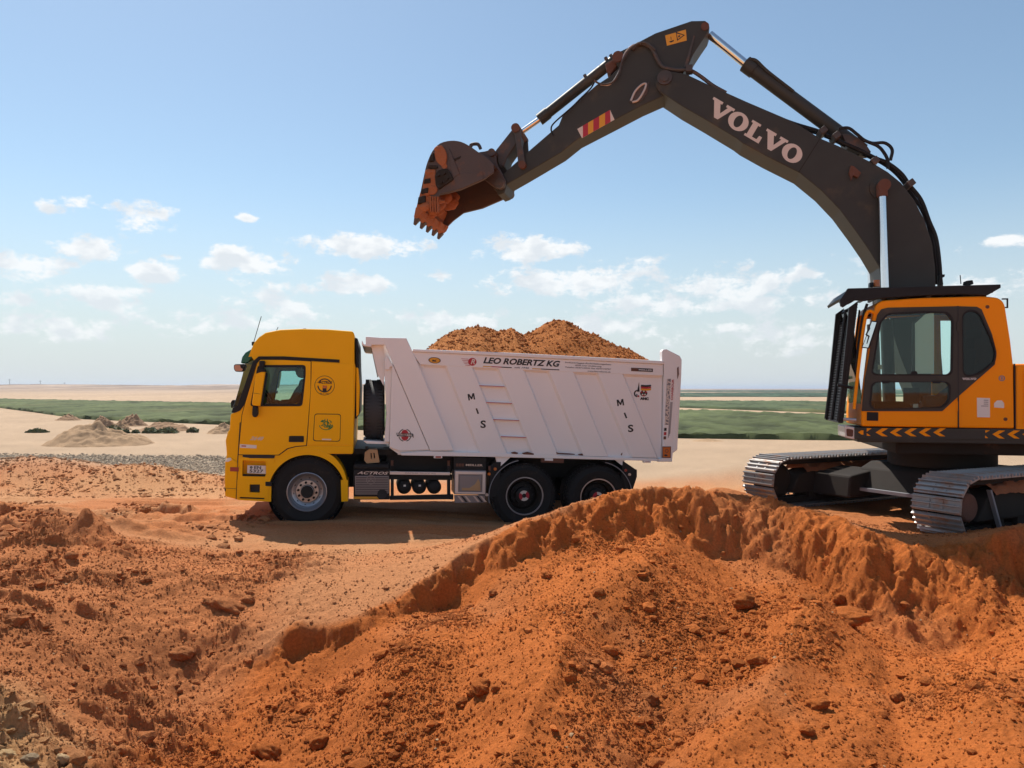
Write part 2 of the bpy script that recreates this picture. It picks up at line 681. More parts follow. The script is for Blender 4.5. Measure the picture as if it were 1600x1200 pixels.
def ridged(x, y, octv=3, seed=0):
    s, a, t = 0, 1.0, 0
    for i in range(octv):
        s = s + a * (1 - np.abs(2 * vnoise(x, y, seed + i * 31) - 1))
        t += a
        a *= .5
        x, y = x * 2.07 + 5.1, y * 2.07 + 2.9
    return s / t


def cell(x, y, seed=0):
    """One random height per lattice cell: fractured blocks."""
    n = (np.floor(x).astype(np.int64) * 374761393 + np.floor(y).astype(np.int64) * 668265263 + seed * 1442695041) & 0xffffffff
    n = ((n ^ (n >> 13)) * 1274126177) & 0xffffffff
    return ((n ^ (n >> 16)) & 0xffff) / 65535.0


def sstep(a, b, x):
    t = np.clip((x - a) / (b - a), 0, 1)
    return t * t * (3 - 2 * t)


def P3(px, py, d):
    return ((px - 800) / F * d, d, CAMZ - (py - HY) * d / F)


class TPS:
    def __init__(s, pts, lam=.004):
        P = np.array(pts, float)
        n = len(P)
        s.c = P[:, :2]
        r2 = ((s.c[:, None] - s.c[None]) ** 2).sum(-1)
        K = .5 * r2 * np.log(r2 + 1e-12) + lam * np.eye(n)
        A = np.zeros((n + 3, n + 3))
        A[:n, :n] = K
        A[:n, n] = 1
        A[:n, n + 1:] = s.c
        A[n:, :n] = A[:n, n:].T
        s.w = np.linalg.solve(A, np.concatenate([P[:, 2], [0, 0, 0]]))

    def __call__(s, x, y):
        n = len(s.c)
        z = s.w[n] + s.w[n + 1] * x + s.w[n + 2] * y
        for i in range(n):
            r2 = (x - s.c[i, 0]) ** 2 + (y - s.c[i, 1]) ** 2
            z = z + s.w[i] * .5 * r2 * np.log(r2 + 1e-12)
        return z


CREST = [(420, 1036, 7.0), (450, 992, 7.15), (500, 982, 7.25), (560, 966, 7.3), (600, 948, 7.5), (650, 915, 7.75), (700, 880, 8.0), (750, 850, 8.2),
         (800, 822, 8.4), (850, 802, 8.6), (900, 785, 8.8), (980, 766, 9.0), (1050, 762, 9.2), (1150, 776, 9.2), (1220, 786, 9.0),
         (1290, 802, 8.6), (1350, 826, 8.3), (1430, 852, 8.2), (1500, 845, 8.2), (1600, 822, 8.0), (1700, 806, 8.0)]
CREST3 = [P3(*c) for c in CREST]
LEFTB = [P3(*c) for c in [(0, 862, 9.3), (60, 840, 9.5), (100, 830, 9.5), (160, 872, 9.0), (60, 900, 8.4), (0, 1000, 6.2), (100, 1000, 6.75), (200, 960, 7.4),
                          (150, 950, 7.3), (250, 1000, 7.1), (300, 1060, 6.95), (200, 1100, 6.1), (330, 1150, 6.0), (100, 1120, 5.1), (0, 1100, 4.75),
                          (0, 1200, 3.95), (150, 1200, 4.4), (300, 1200, 5.3), (330, 955, 7.6), (400, 975, 7.5), (250, 880, 8.6), (380, 1010, 7.2), (-200, 900, 8.0), (-200, 1100, 5.0)]]
U_PTS = CREST3 + LEFTB + [P3(*c) for c in [(600, 868, 9.3), (500, 880, 9.0), (400, 900, 8.4), (300, 890, 8.7), (700, 850, 9.8), (800, 842, 10.2)]] + [
    (-3.9, 10.5, 0), (-3.0, 11.8, -.016), (-5.5, 11.0, .02), (-8, 11, .03), (-1.5, 11.0, -.05), (0.2, 11.4, -.12), (1.3, 11.4, -.10), (2.2, 11.2, .12),
    (-3.5, 13.5, -.02), (0.2, 13.5, -.12), (1.4, 13.5, -.12), (-8, 14, 0), (-4, 15.5, 0), (0, 15.5, -.05), (3, 15, 0), (3.6, 11.2, .26), (4.3, 10.3, .28),
    (4.9, 9.3, .27), (5.5, 9.3, .26), (6.5, 9.6, .25), (7, 12, .22), (6, 13, .18), (8.5, 9, .3), (9, 14, .1), (6, 16, 0), (-10, 9, .05), (3.2, 12.6, .15), (2.9, 9.9, .55), (12, 8, .4), (12, 15, .05)]
L_PTS = [P3(*c) for c in [(417, 1044, 6.95), (450, 1052, 6.9), (498, 1058, 6.88), (535, 1050, 6.9), (568, 997, 7.12), (600, 975, 7.32), (645, 958, 7.52), (701, 955, 7.72),
                          (750, 909, 7.95), (799, 873, 8.17), (823, 876, 8.2), (903, 832, 8.58), (942, 828, 8.68), (992, 840, 8.75), (1045, 828, 8.9), (1107, 866, 8.8),
                          (1160, 862, 8.8), (1200, 866, 8.65), (1240, 905, 8.2), (1296, 947, 7.7), (1384, 992, 7.3), (1430, 1012, 6.95), (1468, 1039, 6.8), (1534, 1031, 6.85), (1600, 972, 7.1),
                          (1480, 1050, 6.05), (1560, 1032, 6.2), (1640, 990, 6.4), (1400, 1015, 6.3),
                          (500, 1200, 5.5), (400, 1100, 6.5), (450, 1085, 6.6), (800, 1000, 6.5), (900, 900, 7.5), (700, 1100, 5.7), (800, 1200, 4.9), (1000, 1000, 6.6),
                          (1000, 1200, 4.8), (1200, 1000, 6.4), (1200, 1200, 4.5), (1290, 965, 6.9), (1130, 1080, 5.6), (1400, 1200, 4.4), (1600, 1200, 4.2), (1600, 1080, 5.4),
                          (1450, 1120, 5.0), (600, 1060, 6.2), (700, 1000, 6.75), (950, 1130, 5.2), (1300, 1080, 5.5)]] + [p for p in LEFTB if p[0] > -4.2] + [
    (-2, 3.5, -.3), (0, 3.2, -.15), (2, 3, .0), (0, 1.5, .3), (-2, 1.5, .3), (2, 1.5, .35), (4.5, 3, .1), (7, 6, .05), (7, 7.3, .1), (5, 1.5, .4), (-5, 2, .3), (9, 5, .2)]
TU, TL = TPS(U_PTS), TPS(L_PTS)
# spurs and rills running down the loose slope: (points, height, half width)
RILLS = [([(1285, 950, 7.2), (1240, 1040, 6.1), (1190, 1120, 5.3), (1100, 1200, 4.65), (1000, 1300, 4.1)], .13, .20),
         ([(1375, 1000, 6.8), (1405, 1100, 5.2), (1420, 1200, 4.4), (1420, 1300, 3.8)], -.12, .26),
         ([(885, 1060, 5.9), (850, 1110, 5.45), (810, 1180, 5.05), (780, 1240, 4.7)], .11, .17),
         ([(960, 1020, 6.4), (1030, 1110, 5.4), (1010, 1200, 4.8), (960, 1300, 4.3)], -.13, .28),
         ([(1040, 822, 8.6), (1015, 870, 7.95), (960, 940, 7.1), (890, 1010, 6.35), (830, 1090, 5.65)], .12, .30),
         ([(700, 960, 7.3), (640, 1050, 6.3), (590, 1130, 5.6)], .07, .25),
         ([(780, 930, 7.3), (740, 1030, 6.3), (690, 1130, 5.5), (660, 1200, 5.1)], -.08, .25),
         ([(1150, 880, 8.0), (1130, 960, 7.0), (1110, 1060, 5.9)], -.09, .30),
         ([(1530, 1060, 5.7), (1560, 1130, 4.9), (1600, 1220, 4.1)], .10, .25)]
RILL3 = [(np.array([P3(*c)[:2] for c in l]), h_, w_) for l, h_, w_ in RILLS]


def rills(x, y):
    z = np.zeros_like(x)
    wob = .12 * fbm(x * 1.6, y * 1.6, 3, 15)
    for P, h_, w_ in RILL3:
        best = np.full_like(x, 9.0)
        for (ax, ay), (bx, by) in zip(P[:-1], P[1:]):
            dx, dy = bx - ax, by - ay
            t = np.clip(((x - ax) * dx + (y - ay) * dy) / (dx * dx + dy * dy), 0, 1)
            best = np.minimum(best, (x - ax - t * dx) ** 2 + (y - ay - t * dy) ** 2)
        dd = np.sqrt(best) + wob
        z = z + h_ * np.exp(-np.abs(dd / w_) ** 1.5)
    return z

CX = np.array([c[0] for c in CREST3])
CY = np.array([c[1] for c in CREST3])


def scarp(x, y):
    yc = np.interp(x, CX, CY)
    sl = (np.interp(x + .1, CX, CY) - np.interp(x - .1, CX, CY)) / .2
    d = (yc - y) / np.sqrt(1 + sl * sl)
    w = np.interp(x, [-2, -.8, .2, 1.6, 2.6, 3.4, 3.9, 4.6, 4.95, 5.25, 6.5], [.10, .14, .30, .42, .55, .75, 1.0, 1.1, .40, .24, .5])
    g = sstep(-2.75, -2.2, x)
    return d, w, g


def height(x, y, detail=True):
    x = np.asarray(x, float)
    y = np.asarray(y, float)
    z = np.zeros_like(x)
    near = (y > -2) & (y < 17) & (np.abs(x) < 16)
    xn, yn = x[near], y[near]
    if xn.size:
        u = TU(xn, yn)
        fl = sstep(13.0, 16.5, yn)
        u = u * (1 - fl)
        edge = sstep(9, 15, np.abs(xn))
        lo = TL(xn, yn) + rills(xn, yn)
        d, w, g = scarp(xn, yn)
        dn = d + (.10 + .12 * sstep(-.9, -.3, xn)) * fbm(xn * 2.6, yn * 2.6, 4, 5) + .05 * fbm(xn * 11, yn * 11, 3, 6)
        t = np.clip(dn / w, 0, 1)
        t = (t * .65 + .35 * t * t * (3 - 2 * t)) * g
        zz = u * (1 - t) + lo * t
        zz = zz * (1 - edge) + .1 * edge
        b = sstep(1.0, -1.5, yn)
        z[near] = zz * (1 - b) + .35 * b
    z[(y <= -2)] = .35
    # rough skin of the low mounds and of the ground beside them is added with the detail
    # low mounds thrown up along the far edge of the works
    for (mx, my, mh, sx, sy) in ((-9.9, 16.6, .46, 1.7, 1.2), (-7.6, 15.7, .38, 1.1, .9), (-5.9, 15.4, .20, 1.3, .8), (-12.8, 17.0, .4, 1.8, 1.0), (6.5, 17.5, .35, 2.2, 1.0), (2.25, 10.5, .16, .34, .26), (2.75, 10.2, .20, .34, .28), (3.2, 10.3, .12, .25, .25)):
        z = z + mh * np.exp(-((x - mx) / sx) ** 2 - ((y - my) / sy) ** 2)
    # far land: a low desert ridge on the left, faint swells elsewhere
    far = sstep(220, 900, y)
    lm = 1 - sstep(-.06, .22, x / np.maximum(y, 1))
    z = z + far * lm * (6.0 + 2.6 * fbm(x / 90, y / 140, 4, 77)) * (1 - .75 * sstep(1000, 2600, y))
    z = z + sstep(30, 200, y) * .25 * fbm(x / 25, y / 25, 3, 79)
    if detail:
        m = y < 24
        xn, yn = x[m], y[m]
        d, w, g = scarp(xn, yn)
        low = sstep(-.1, .5, d) * g + (1 - g) * sstep(9.6, 8.6, yn)
        face = np.exp(-((d - w * .45) / (w * .45 + .05)) ** 2) * g
        patch = sstep(-.15, .45, fbm(xn * .9, yn * .9, 3, 21))
        fade = sstep(24, 14, yn)
        plate = 1 - low
        wx, wy = xn + .11 * fbm(xn * 5, yn * 5, 3, 145), yn + .11 * fbm(xn * 5 + 9, yn * 5, 3, 147)
        q = .075 * fbm(xn * 1.5, yn * 1.5, 4, 31) * (.35 + .65 * low)
        q = q + (.030 * low + .010 * plate) * (ridged(xn * 3.5, yn * 3.5, 3, 41) - .5) * (.4 + patch)
        q = q + (.018 * low + .009 * plate) * fbm(xn * 11, yn * 11, 3, 51) * (.5 + patch)
        q = q + (.010 * low * (.4 + .8 * patch) + .004 * plate) * fbm(xn * 30, yn * 30, 3, 61)
        q = q + face * np.clip(w * 2.6, .4, 1) * (.10 * (ridged(xn * 2.6, yn * 1.9, 3, 71) - .55) + .05 * fbm(xn * 9, yn * 8, 3, 73) + .03 * fbm(xn * 21, yn * 21, 3, 75)
                                                  + .11 * (cell(wx * 4.2, wy * 4.2, 141) - .5) + .06 * (cell(wx * 9.5, wy * 9.5, 143) - .5))
        # crumbled lumps over the left bank
        lb = (1 - sstep(-2.6, -1.6, xn)) * sstep(9.9, 9.0, yn)
        lum = np.maximum(0, ridged(xn * 2.4 + .5 * yn, yn * 2.0, 3, 81) - .50)
        stk = sstep(-.05, .4, fbm((xn * .9 + yn * .45) * 1.1, (yn * .9 - xn * .45) * 3.2, 3, 303))
        q = q + lb * (.25 + .95 * stk) * (lum * .24 + .040 * fbm(xn * 6.5, yn * 6.5, 3, 83) + .018 * fbm(xn * 17, yn * 17, 2, 84))
        # broken ledges running down the left bank
        uu_ = (xn * .50 + yn * .87) / .62 + .75 * fbm(xn * .7, yn * .7, 3, 131) + .12 * fbm(xn * 4, yn * 4, 3, 133)
        fr_ = uu_ - np.floor(uu_)
        saw = np.where(fr_ < .86, 1 - fr_ / .86, (fr_ - .86) / .14)
        am = sstep(-.05, .45, fbm(xn * .9 + 7, yn * .9, 3, 135)) * (1 - sstep(-3.2, -2.3, xn)) * sstep(9.7, 9.2, yn)
        q = q + lb * am * .17 * (saw - .5) + lb * stk * (.055 * (cell(wx * 6, wy * 6, 149) - .5) + .03 * (cell(wx * 13, wy * 13, 151) - .5))
        q = q + lb * (.24 * np.exp(-((xn + 5.6) / 1.1) ** 2 - ((yn - 8.5) / .9) ** 2) + .12 * np.exp(-((xn + 4.4) / .8) ** 2 - ((yn - 6.4) / .9) ** 2))
        # the chunky rim of the left bank
        for (mx, my, mh, sx, sy) in ((-5.5, 9.5, .13, .42, .2), (-5.12, 9.38, .15, .20, .17), (-4.85, 9.2, .11, .2, .14), (-4.62, 9.05, .09, .13, .12), (-5.95, 9.4, .09, .3, .2)):
            e = np.exp(-((xn - mx) / sx) ** 4 - ((yn - my) / sy) ** 4)
            q = q + mh * e * (1 + .55 * fbm(xn * 5, yn * 5, 3, 85))
        # rutted, churned strip in front of the truck
        rm = sstep(-3.6, -4.8, xn) * sstep(9.7, 10.4, yn) * sstep(13.4, 12.4, yn)
        wv = yn + .28 * fbm(xn * .5, yn * .5, 2, 91)
        rut = np.sin(wv * 2 * math.pi / .62) * .055 + .10 * np.abs(fbm(xn * 1.8, yn * 5.0, 4, 93)) + .04 * fbm(xn * 7, yn * 9, 3, 95)
        q = q + rm * 1.5 * rut * (.4 + .9 * sstep(-.2, .5, fbm(xn * .7, yn * 1.2, 2, 97)))
        mm = np.exp(-((yn - 15.9) / 1.5) ** 2) * sstep(-3.5, -5, xn)
        q = q + mm * (.05 * fbm(xn * 3, yn * 3, 4, 99) + .03 * fbm(xn * 12, yn * 12, 3, 98))
        # tyre marks on the haul strip
        hm = sstep(9.3, 9.9, yn) * sstep(16.5, 14.5, yn)
        q = q + hm * .028 * np.sin((yn + .12 * fbm(xn * .4, yn * .4, 2, 101)) * 2 * math.pi / .33) * sstep(0, .5, fbm(xn * .35, yn * 1.1, 2, 103))
        z[m] = z[m] + q * fade
    return z


def albedo(x, y):
    """Mineral colour of the ground (dry values), by place."""
    def c(r, g, b):
        return np.array([r, g, b])
    deep, mid, pale = c(.50, .140, .030), c(.50, .190, .072), c(.52, .255, .115)
    beige, chalk, grey = c(.43, .30, .195), c(.55, .305, .135), c(.35, .275, .20)
    d, w, g = scarp(x, y)
    n = fbm(x * .6, y * .6, 4, 201)
    n2 = fbm(x * 2.3, y * 2.3, 4, 203)
    low = sstep(-.10, .04, d + .06 * n2) * g * sstep(19, 16, y)
    col = np.empty(x.shape + (3,))
    t = (sstep(-.4, .5, n + .3 * n2) * (.35 + .65 * sstep(9.2, 10.2, y)))[:, None]
    col[:] = mid * (1 - t) + pale * t
    lane = sstep(.05, .5, fbm(x * .16 + 3, y * 1.7, 3, 213)) * sstep(8.6, 9.6, y) * .45
    col = col * (1 - lane[:, None]) + c(.56, .31, .155) * lane[:, None]
    # churned earth on the left is redder
    red = (sstep(-3.3, -4.6, x) * sstep(9.6, 10.2, y) * sstep(13.6, 12.6, y) * sstep(-.5, .3, n2 + .4 * n))[:, None]
    col = col * (1 - .75 * red) + (deep * .45 + mid * .55) * .75 * red
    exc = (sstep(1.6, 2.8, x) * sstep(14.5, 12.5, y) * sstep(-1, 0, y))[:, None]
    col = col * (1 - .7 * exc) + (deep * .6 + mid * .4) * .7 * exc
    bank = ((1 - g) * sstep(9.9, 9.2, y))[:, None]
    bc = (deep * .28 + mid * .72) * (1 + .22 * n2[:, None])
    col = col * (1 - bank) + bc * bank
    ld = deep * (1 + .16 * n2[:, None] + .10 * n[:, None])
    lt = sstep(.15, .7, fbm(x * 1.1, y * 1.1, 3, 207))[:, None]
    ld = ld * (1 - .4 * lt) + mid * .4 * lt
    col = col * (1 - low[:, None]) + ld * low[:, None]
    ck = (sstep(-.5, .8, -(x + 2.0) - (y - 4.0) * 1.0 + .45 * n2) * sstep(6.0, 5.0, y + .4 * n2) * (x < -.6))[:, None]
    col = col * (1 - ck) + (chalk * (1 + .2 * n2[:, None])) * ck
    fr = sstep(15.2, 17.6, y + .5 * n)[:, None]
    col = col * (1 - fr) + (beige * (1 + .10 * n[:, None] + .07 * n2[:, None])) * fr
    gb = (sstep(16.9, 17.8, y + x * .10 + .4 * n2) * sstep(22.3, 21.0, y + x * .10 + .4 * n2) * sstep(-1, -4, x))[:, None]
    col = col * (1 - .5 * gb) + grey * .5 * gb
    fx = fbm(x / 14, y / 30, 4, 209)
    col = col * (1 + (.10 * fx * sstep(25, 60, y))[:, None])
    rid = sstep(200, 500, y)[:, None]
    col = col * (1 - rid) + (c(.30, .215, .155) * (1 + .9 * fbm(x / 28, y / 160, 4, 211)[:, None])) * rid
    return np.clip(col, .01, .9)


def grid_mesh(name, X, Y, Z, colr=None):
    nr, nc = X.shape
    co = np.stack([X, Y, Z], -1).reshape(-1, 3).astype(np.float32)
    idx = np.arange(nr * nc).reshape(nr, nc)
    q = np.stack([idx[:-1, :-1], idx[:-1, 1:], idx[1:, 1:], idx[1:, :-1]], -1).reshape(-1)
    return fast_mesh(name, co, q, 4, colr)


def fast_mesh(name, co, q, k, colr=None, smooth=True):
    me = bpy.data.meshes.new(name)
    n = len(q) // k
    me.vertices.add(len(co))
    me.vertices.foreach_set('co', np.asarray(co, np.float32).ravel())
    me.loops.add(n * k)
    me.loops.foreach_set('vertex_index', np.asarray(q, np.int32).ravel())
    me.polygons.add(n)
    me.polygons.foreach_set('loop_start', np.arange(0, n * k, k, dtype=np.int32))
    me.polygons.foreach_set('use_smooth', np.full(n, smooth))
    if colr is not None:
        at = me.attributes.new('albedo', 'FLOAT_COLOR', 'POINT')
        at.data.foreach_set('color', np.concatenate([colr, np.ones((len(colr), 1))], 1).astype(np.float32).ravel())
    me.update(calc_edges=True)
    return me


def link(name, me, mat, **kw):
    me.materials.append(M[mat] if isinstance(mat, str) else mat)
    o = bpy.data.objects.new(name, me)
    COL.objects.link(o)
    return tag(o, **kw)


cols = np.concatenate([[-9, -5, -3, -2, -1.5, -1.2, -1.0], np.linspace(-.88, .88, 800), [1.0, 1.2, 1.5, 2, 3, 5, 9]])
rows = np.concatenate([[-300, -120, -40, -15, -6, -3, -1.5, -.5, .3, 1.0], np.linspace(1.5, 3.3, 40), np.arange(3.32, 9.6, .0145), np.arange(9.6, 14, .03),
                       14 * np.exp(np.linspace(0, math.log(9000 / 14), 190))])
SY = np.sqrt(rows ** 2 + 1.5 ** 2)
GX = cols[None, :] * SY[:, None]
GY = np.repeat(rows[:, None], len(cols), 1)
fx_, fy_ = GX.ravel(), GY.ravel()
GZ = height(fx_, fy_).reshape(GX.shape)
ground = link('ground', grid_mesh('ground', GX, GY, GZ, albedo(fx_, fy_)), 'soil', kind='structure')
ground['label'] = 'bare desert ground of orange soil and pale sand'


def hit(px, py, lo=2.6, hi=40, n=3000):
    """Where the sight line through a photo pixel meets the ground."""
    d = np.linspace(lo, hi, n)
    x, z = (px - 800) / F * d, CAMZ - (py - HY) / F * d
    g = height(x, d)
    k = np.argmax(z < g)
    return float(x[k]), float(d[k]), float(g[k])


# ------------------------------------------------------------------ loose stones and clods
def ico(sub):
    bm = bmesh.new()
    bmesh.ops.create_icosphere(bm, subdivisions=sub, radius=1)
    v = np.array([v.co[:] for v in bm.verts])
    f = np.array([[q.index for q in p.verts] for p in bm.faces])
    bm.free()
    return v, f


ICO1, ICO2, ICO3, ICO4 = ico(1), ico(2), ico(3), ico(4)


def scatter(name, x, y, r, base_col, flat=.7, sink=.35, tmpl=ICO1, jit=.28, smooth=False, label=None, z=None):
    V, Fc = tmpl
    n = len(x)
    zz = height(x, y) if z is None else z
    rad = np.repeat(r[:, None], len(V), 1)
    j = 1 + jit * RNG.normal(size=(n, len(V)))
    sx = RNG.uniform(.75, 1.35, (n, 1))
    sy = RNG.uniform(.75, 1.35, (n, 1))
    a = RNG.uniform(0, 6.28, (n, 1))
    px_, py_, pz_ = V[:, 0] * rad * j * sx, V[:, 1] * rad * j * sy, V[:, 2] * rad * j * flat
    ca, sa = np.cos(a), np.sin(a)
    co = np.stack([x[:, None] + px_ * ca - py_ * sa, y[:, None] + px_ * sa + py_ * ca, (zz + r * flat * (1 - 2 * sink))[:, None] + pz_], -1).reshape(-1, 3)
    q = (Fc[None] + (np.arange(n) * len(V))[:, None, None]).reshape(-1)
    cc = np.repeat(base_col, len(V), 0)
    o = link(name, fast_mesh(name, co, q, 3, cc, smooth), 'soil', kind='stuff')
    if label:
        o['label'] = label
    return o


def pick(n, x0, x1, y0, y1, fn):
    x = RNG.uniform(x0, x1, n)
    y = RNG.uniform(y0, y1, n)
    keep = RNG.uniform(size=n) < fn(x, y)
    return x[keep], y[keep]


def near_density(x, y):
    d, w, g = scarp(x, y)
    low = sstep(.15, .6, d) * g
    bank = (1 - g) * sstep(9.7, 9.0, y)
    c = sstep(-.1, .55, fbm(x * 1.3, y * 1.3, 3, 301))
    vis = (np.abs(x) < .84 * y + .3)
    st = sstep(-.05, .4, fbm((x * .9 + y * .45) * 1.1, (y * .9 - x * .45) * 3.2, 3, 303))
    return vis * np.clip(low * (.09 + .85 * c ** 1.3) + bank * (.10 + .75 * st * (.4 + .6 * c)) + .07 * (y < 11) * (.3 + c), 0, 1)


cx_, cy_ = pick(50000, -7.5, 7.5, 3.4, 11.0, near_density)
cr_ = np.clip(.0065 * (1 - RNG.uniform(size=len(cx_))) ** (-1 / 2.3), .006, .034)
cc_ = albedo(cx_, cy_) * RNG.uniform(.72, 1.18, (len(cx_), 1))
pl = (RNG.uniform(size=len(cx_)) < .04) & (cr_ < .016)
cc_[pl] = np.array([.52, .34, .19]) * RNG.uniform(.8, 1.2, (pl.sum(), 1))
scatter('loose_clods', cx_, cy_, cr_, cc_, label='small loose clods and pebbles strewn over the dug soil')
kx_, ky_ = pick(9000, -13, -4, 14, 17.3, lambda a, b: .8 * (np.abs(a) < .72 * b))
scatter('mound_crumbs', kx_, ky_, np.clip(.009 * (1 - RNG.uniform(size=len(kx_))) ** (-1 / 2.3), .009, .04), albedo(kx_, ky_) * RNG.uniform(.75, 1.1, (len(kx_), 1)), label='crumbs of earth over the low mounds beside the gravel').name = 'mound_crumbs'
mx_, my_ = pick(5200, -7.5, 7.5, 3.6, 10.5, lambda a, b: near_density(a, b) ** 1.6)
mr_ = np.clip(.02 * (1 - RNG.uniform(size=len(mx_))) ** (-1 / 2.6), .02, .062)
mc_ = albedo(mx_, my_) * RNG.uniform(.7, 1.08, (len(mx_), 1))
scatter('lumps', mx_, my_, mr_, mc_, flat=.72, tmpl=ICO2, jit=.12, smooth=False, label='fist sized lumps of orange earth on the slope').name = 'earth_lumps'
# finest crumbs, thick on the dug faces
OCT = (np.array([[1, 0, 0], [-1, 0, 0], [0, 1, 0], [0, -1, 0], [0, 0, 1], [0, 0, -1.]]), np.array([[0, 2, 4], [2, 1, 4], [1, 3, 4], [3, 0, 4], [2, 0, 5], [1, 2, 5], [3, 1, 5], [0, 3, 5]]))
fx0, fy0 = pick(300000, -6.6, 6.6, 3.6, 9.8, lambda a, b: near_density(a, b) ** .75 * 1.0)
fr0 = np.clip(.0045 * (1 - RNG.uniform(size=len(fx0))) ** (-1 / 2.6), .0045, .014)
fc0 = albedo(fx0, fy0) * RNG.uniform(.62, 1.3, (len(fx0), 1))
scatter('soil_grit', fx0, fy0, fr0, fc0, tmpl=OCT, jit=.2, sink=.2, flat=.9, label='gritty crumbs of orange soil covering the dug faces')
# grey and white gravel of the track behind
gx_, gy_ = pick(32000, -21, -1.5, 16.2, 24.4, lambda a, b: sstep(16.9, 17.8, b + a * .10) * sstep(22.3, 21.0, b + a * .10) * sstep(-1, -4, a) * (np.abs(a) < .9 * b))
gr_ = RNG.uniform(.012, .042, len(gx_))
gs_ = RNG.uniform(size=(len(gx_), 1))
gc_ = np.where(gs_ < .5, np.array([[.29, .225, .165]]), np.array([[.49, .385, .275]])) * RNG.uniform(.7, 1.2, (len(gx_), 1))
scatter('gravel', gx_, gy_, gr_, gc_, sink=.3, tmpl=OCT, jit=.2, label='band of grey and white gravel stones along the far track')
# churned crumbs in the ruts before the truck
rx_, ry_ = pick(9000, -9.5, -3.6, 9.7, 13.5, lambda a, b: sstep(-.2, .5, fbm(a * .8, b * 1.3, 3, 401)) * (np.abs(a) < .72 * b))
rr_ = np.clip(.012 * (1 - RNG.uniform(size=len(rx_))) ** (-1 / 2.2), .012, .07)
rc_ = albedo(rx_, ry_) * RNG.uniform(.68, 1.05, (len(rx_), 1))
scatter('crumbs', rx_, ry_, rr_, rc_, label='crumbled earth churned up in the ruts').name = 'earth_crumbs'


def lump(name, px, py, rpx, label, group='large clods lying on the dug soil', colr=None, flat=.75, seed=0, cat='clod', wide=1.0, sink=.3):
    x, y, z = hit(px, py)
    r = rpx * y / F
    rg = np.random.default_rng(500 + seed)
    V, Fc = ICO4
    n = fbm(V[:, 0] * 1.3 + seed * 3.1 + V[:, 2], V[:, 1] * 1.3 + V[:, 2] * .7, 4, 601 + seed) * .45
    n = n + .30 * (ridged(V[:, 0] * 2.2 + V[:, 2] * 1.4 + seed, V[:, 1] * 2.2 - V[:, 2] * 1.7, 3, 631 + seed) - .5) + .12 * fbm(V[:, 0] * 8 + V[:, 2] * 5, V[:, 1] * 8 + seed - V[:, 2] * 4, 3, 641)
    co = V * (1 + n)[:, None] * np.array([r * wide, r * rg.uniform(.8, 1.1), r * flat])
    a = rg.uniform(-.4, .4)
    co = np.stack([co[:, 0] * math.cos(a) - co[:, 2] * math.sin(a), co[:, 1], co[:, 0] * math.sin(a) + co[:, 2] * math.cos(a)], -1)
    base = albedo(np.array([x]), np.array([y]))[0] * .88 if colr is None else np.array(colr)
    cc = base[None] * (1 + .12 * n[:, None])
    o = link(name, fast_mesh(name, co, Fc.ravel(), 3, cc), 'soil', label=label, cat=cat, group=group)
    o.location = (x, y, z + r * flat * (1 - 2 * sink))
    return o


for i, (px, py, rr, lab, kw) in enumerate([
    (1162, 948, 17, 'dark round clod on the upper right of the orange slope', {}),
    (1322, 968, 24, 'long slab of orange earth lying above the scooped hollow', dict(wide=1.5, flat=.5)),
    (1312, 940, 10, 'small dark clod just above the long slab of earth', {}),
    (1183, 1037, 13, 'round brown clod right of centre on the orange slope', {}),
    (891, 1063, 11, 'rounded clod in the middle of the orange slope', {}),
    (752, 1080, 15, 'largest of three clods clustered left of the mid slope', {}),
    (737, 1086, 8, 'left small clod beside the clustered trio on the mid slope', {}),
    (774, 1080, 8, 'right small clod beside the clustered trio on the mid slope', {}),
    (853, 902, 9, 'dark clod high on the slope below the rear wheels', {}),
    (1278, 1106, 13, 'flat topped clod casting a shadow low on the right slope', dict(wide=1.3)),
    (1262, 1146, 11, 'sandy clod near the bottom below the flat topped clod', {}),
    (1402, 1092, 10, 'lone clod in the gully below the scooped hollow', {}),
    (1010, 1130, 9, 'clod in the shallow gully at bottom centre', {}),
    (535, 1082, 11, 'rounded boulder of earth at the foot of the cut notch', {}),
    (560, 1054, 9, 'small clod beside the foot of the cut notch', {}),
    (350, 946, 17, 'wide crusted block of earth on the left haul edge', dict(wide=1.7, flat=.55, sink=.45)),
    (388, 940, 10, 'smaller crusted block at the right end of the wide block', dict(sink=.4)),
    (284, 1025, 13, 'leaning clod with a sharp shadow in the left of the pit', dict(wide=1.4)),
    (500, 1166, 15, 'clod at the bottom of the pit near the lower edge', {}),
    (415, 1180, 16, 'broad clod in the pit floor near the lower edge', dict(wide=1.4)),
]):
    lump('soil_clod', px, py, rr, lab, seed=i, **kw)
for i, (px, py, rr, lab, cl) in enumerate([
    (98, 1192, 9, 'cream pebble rightmost of three at the lower left corner', (.62, .42, .23)),
    (47, 1192, 10, 'darker flat pebble middle of three at the lower left corner', (.36, .26, .16)),
    (12, 1184, 10, 'cream pebble leftmost of three at the lower left corner', (.58, .38, .19))]):
    lump('pebble', px, py, rr, lab, group='pale pebbles at the lower left corner', colr=cl, seed=60 + i, cat='pebble', wide=1.2)


# ------------------------------------------------------------------ land behind: heaps, fields, shrubs, poles
def flat(px, py, h=0.0):
    d = (CAMZ - h) * F / (py - HY)
    return (px - 800) / F * d, d


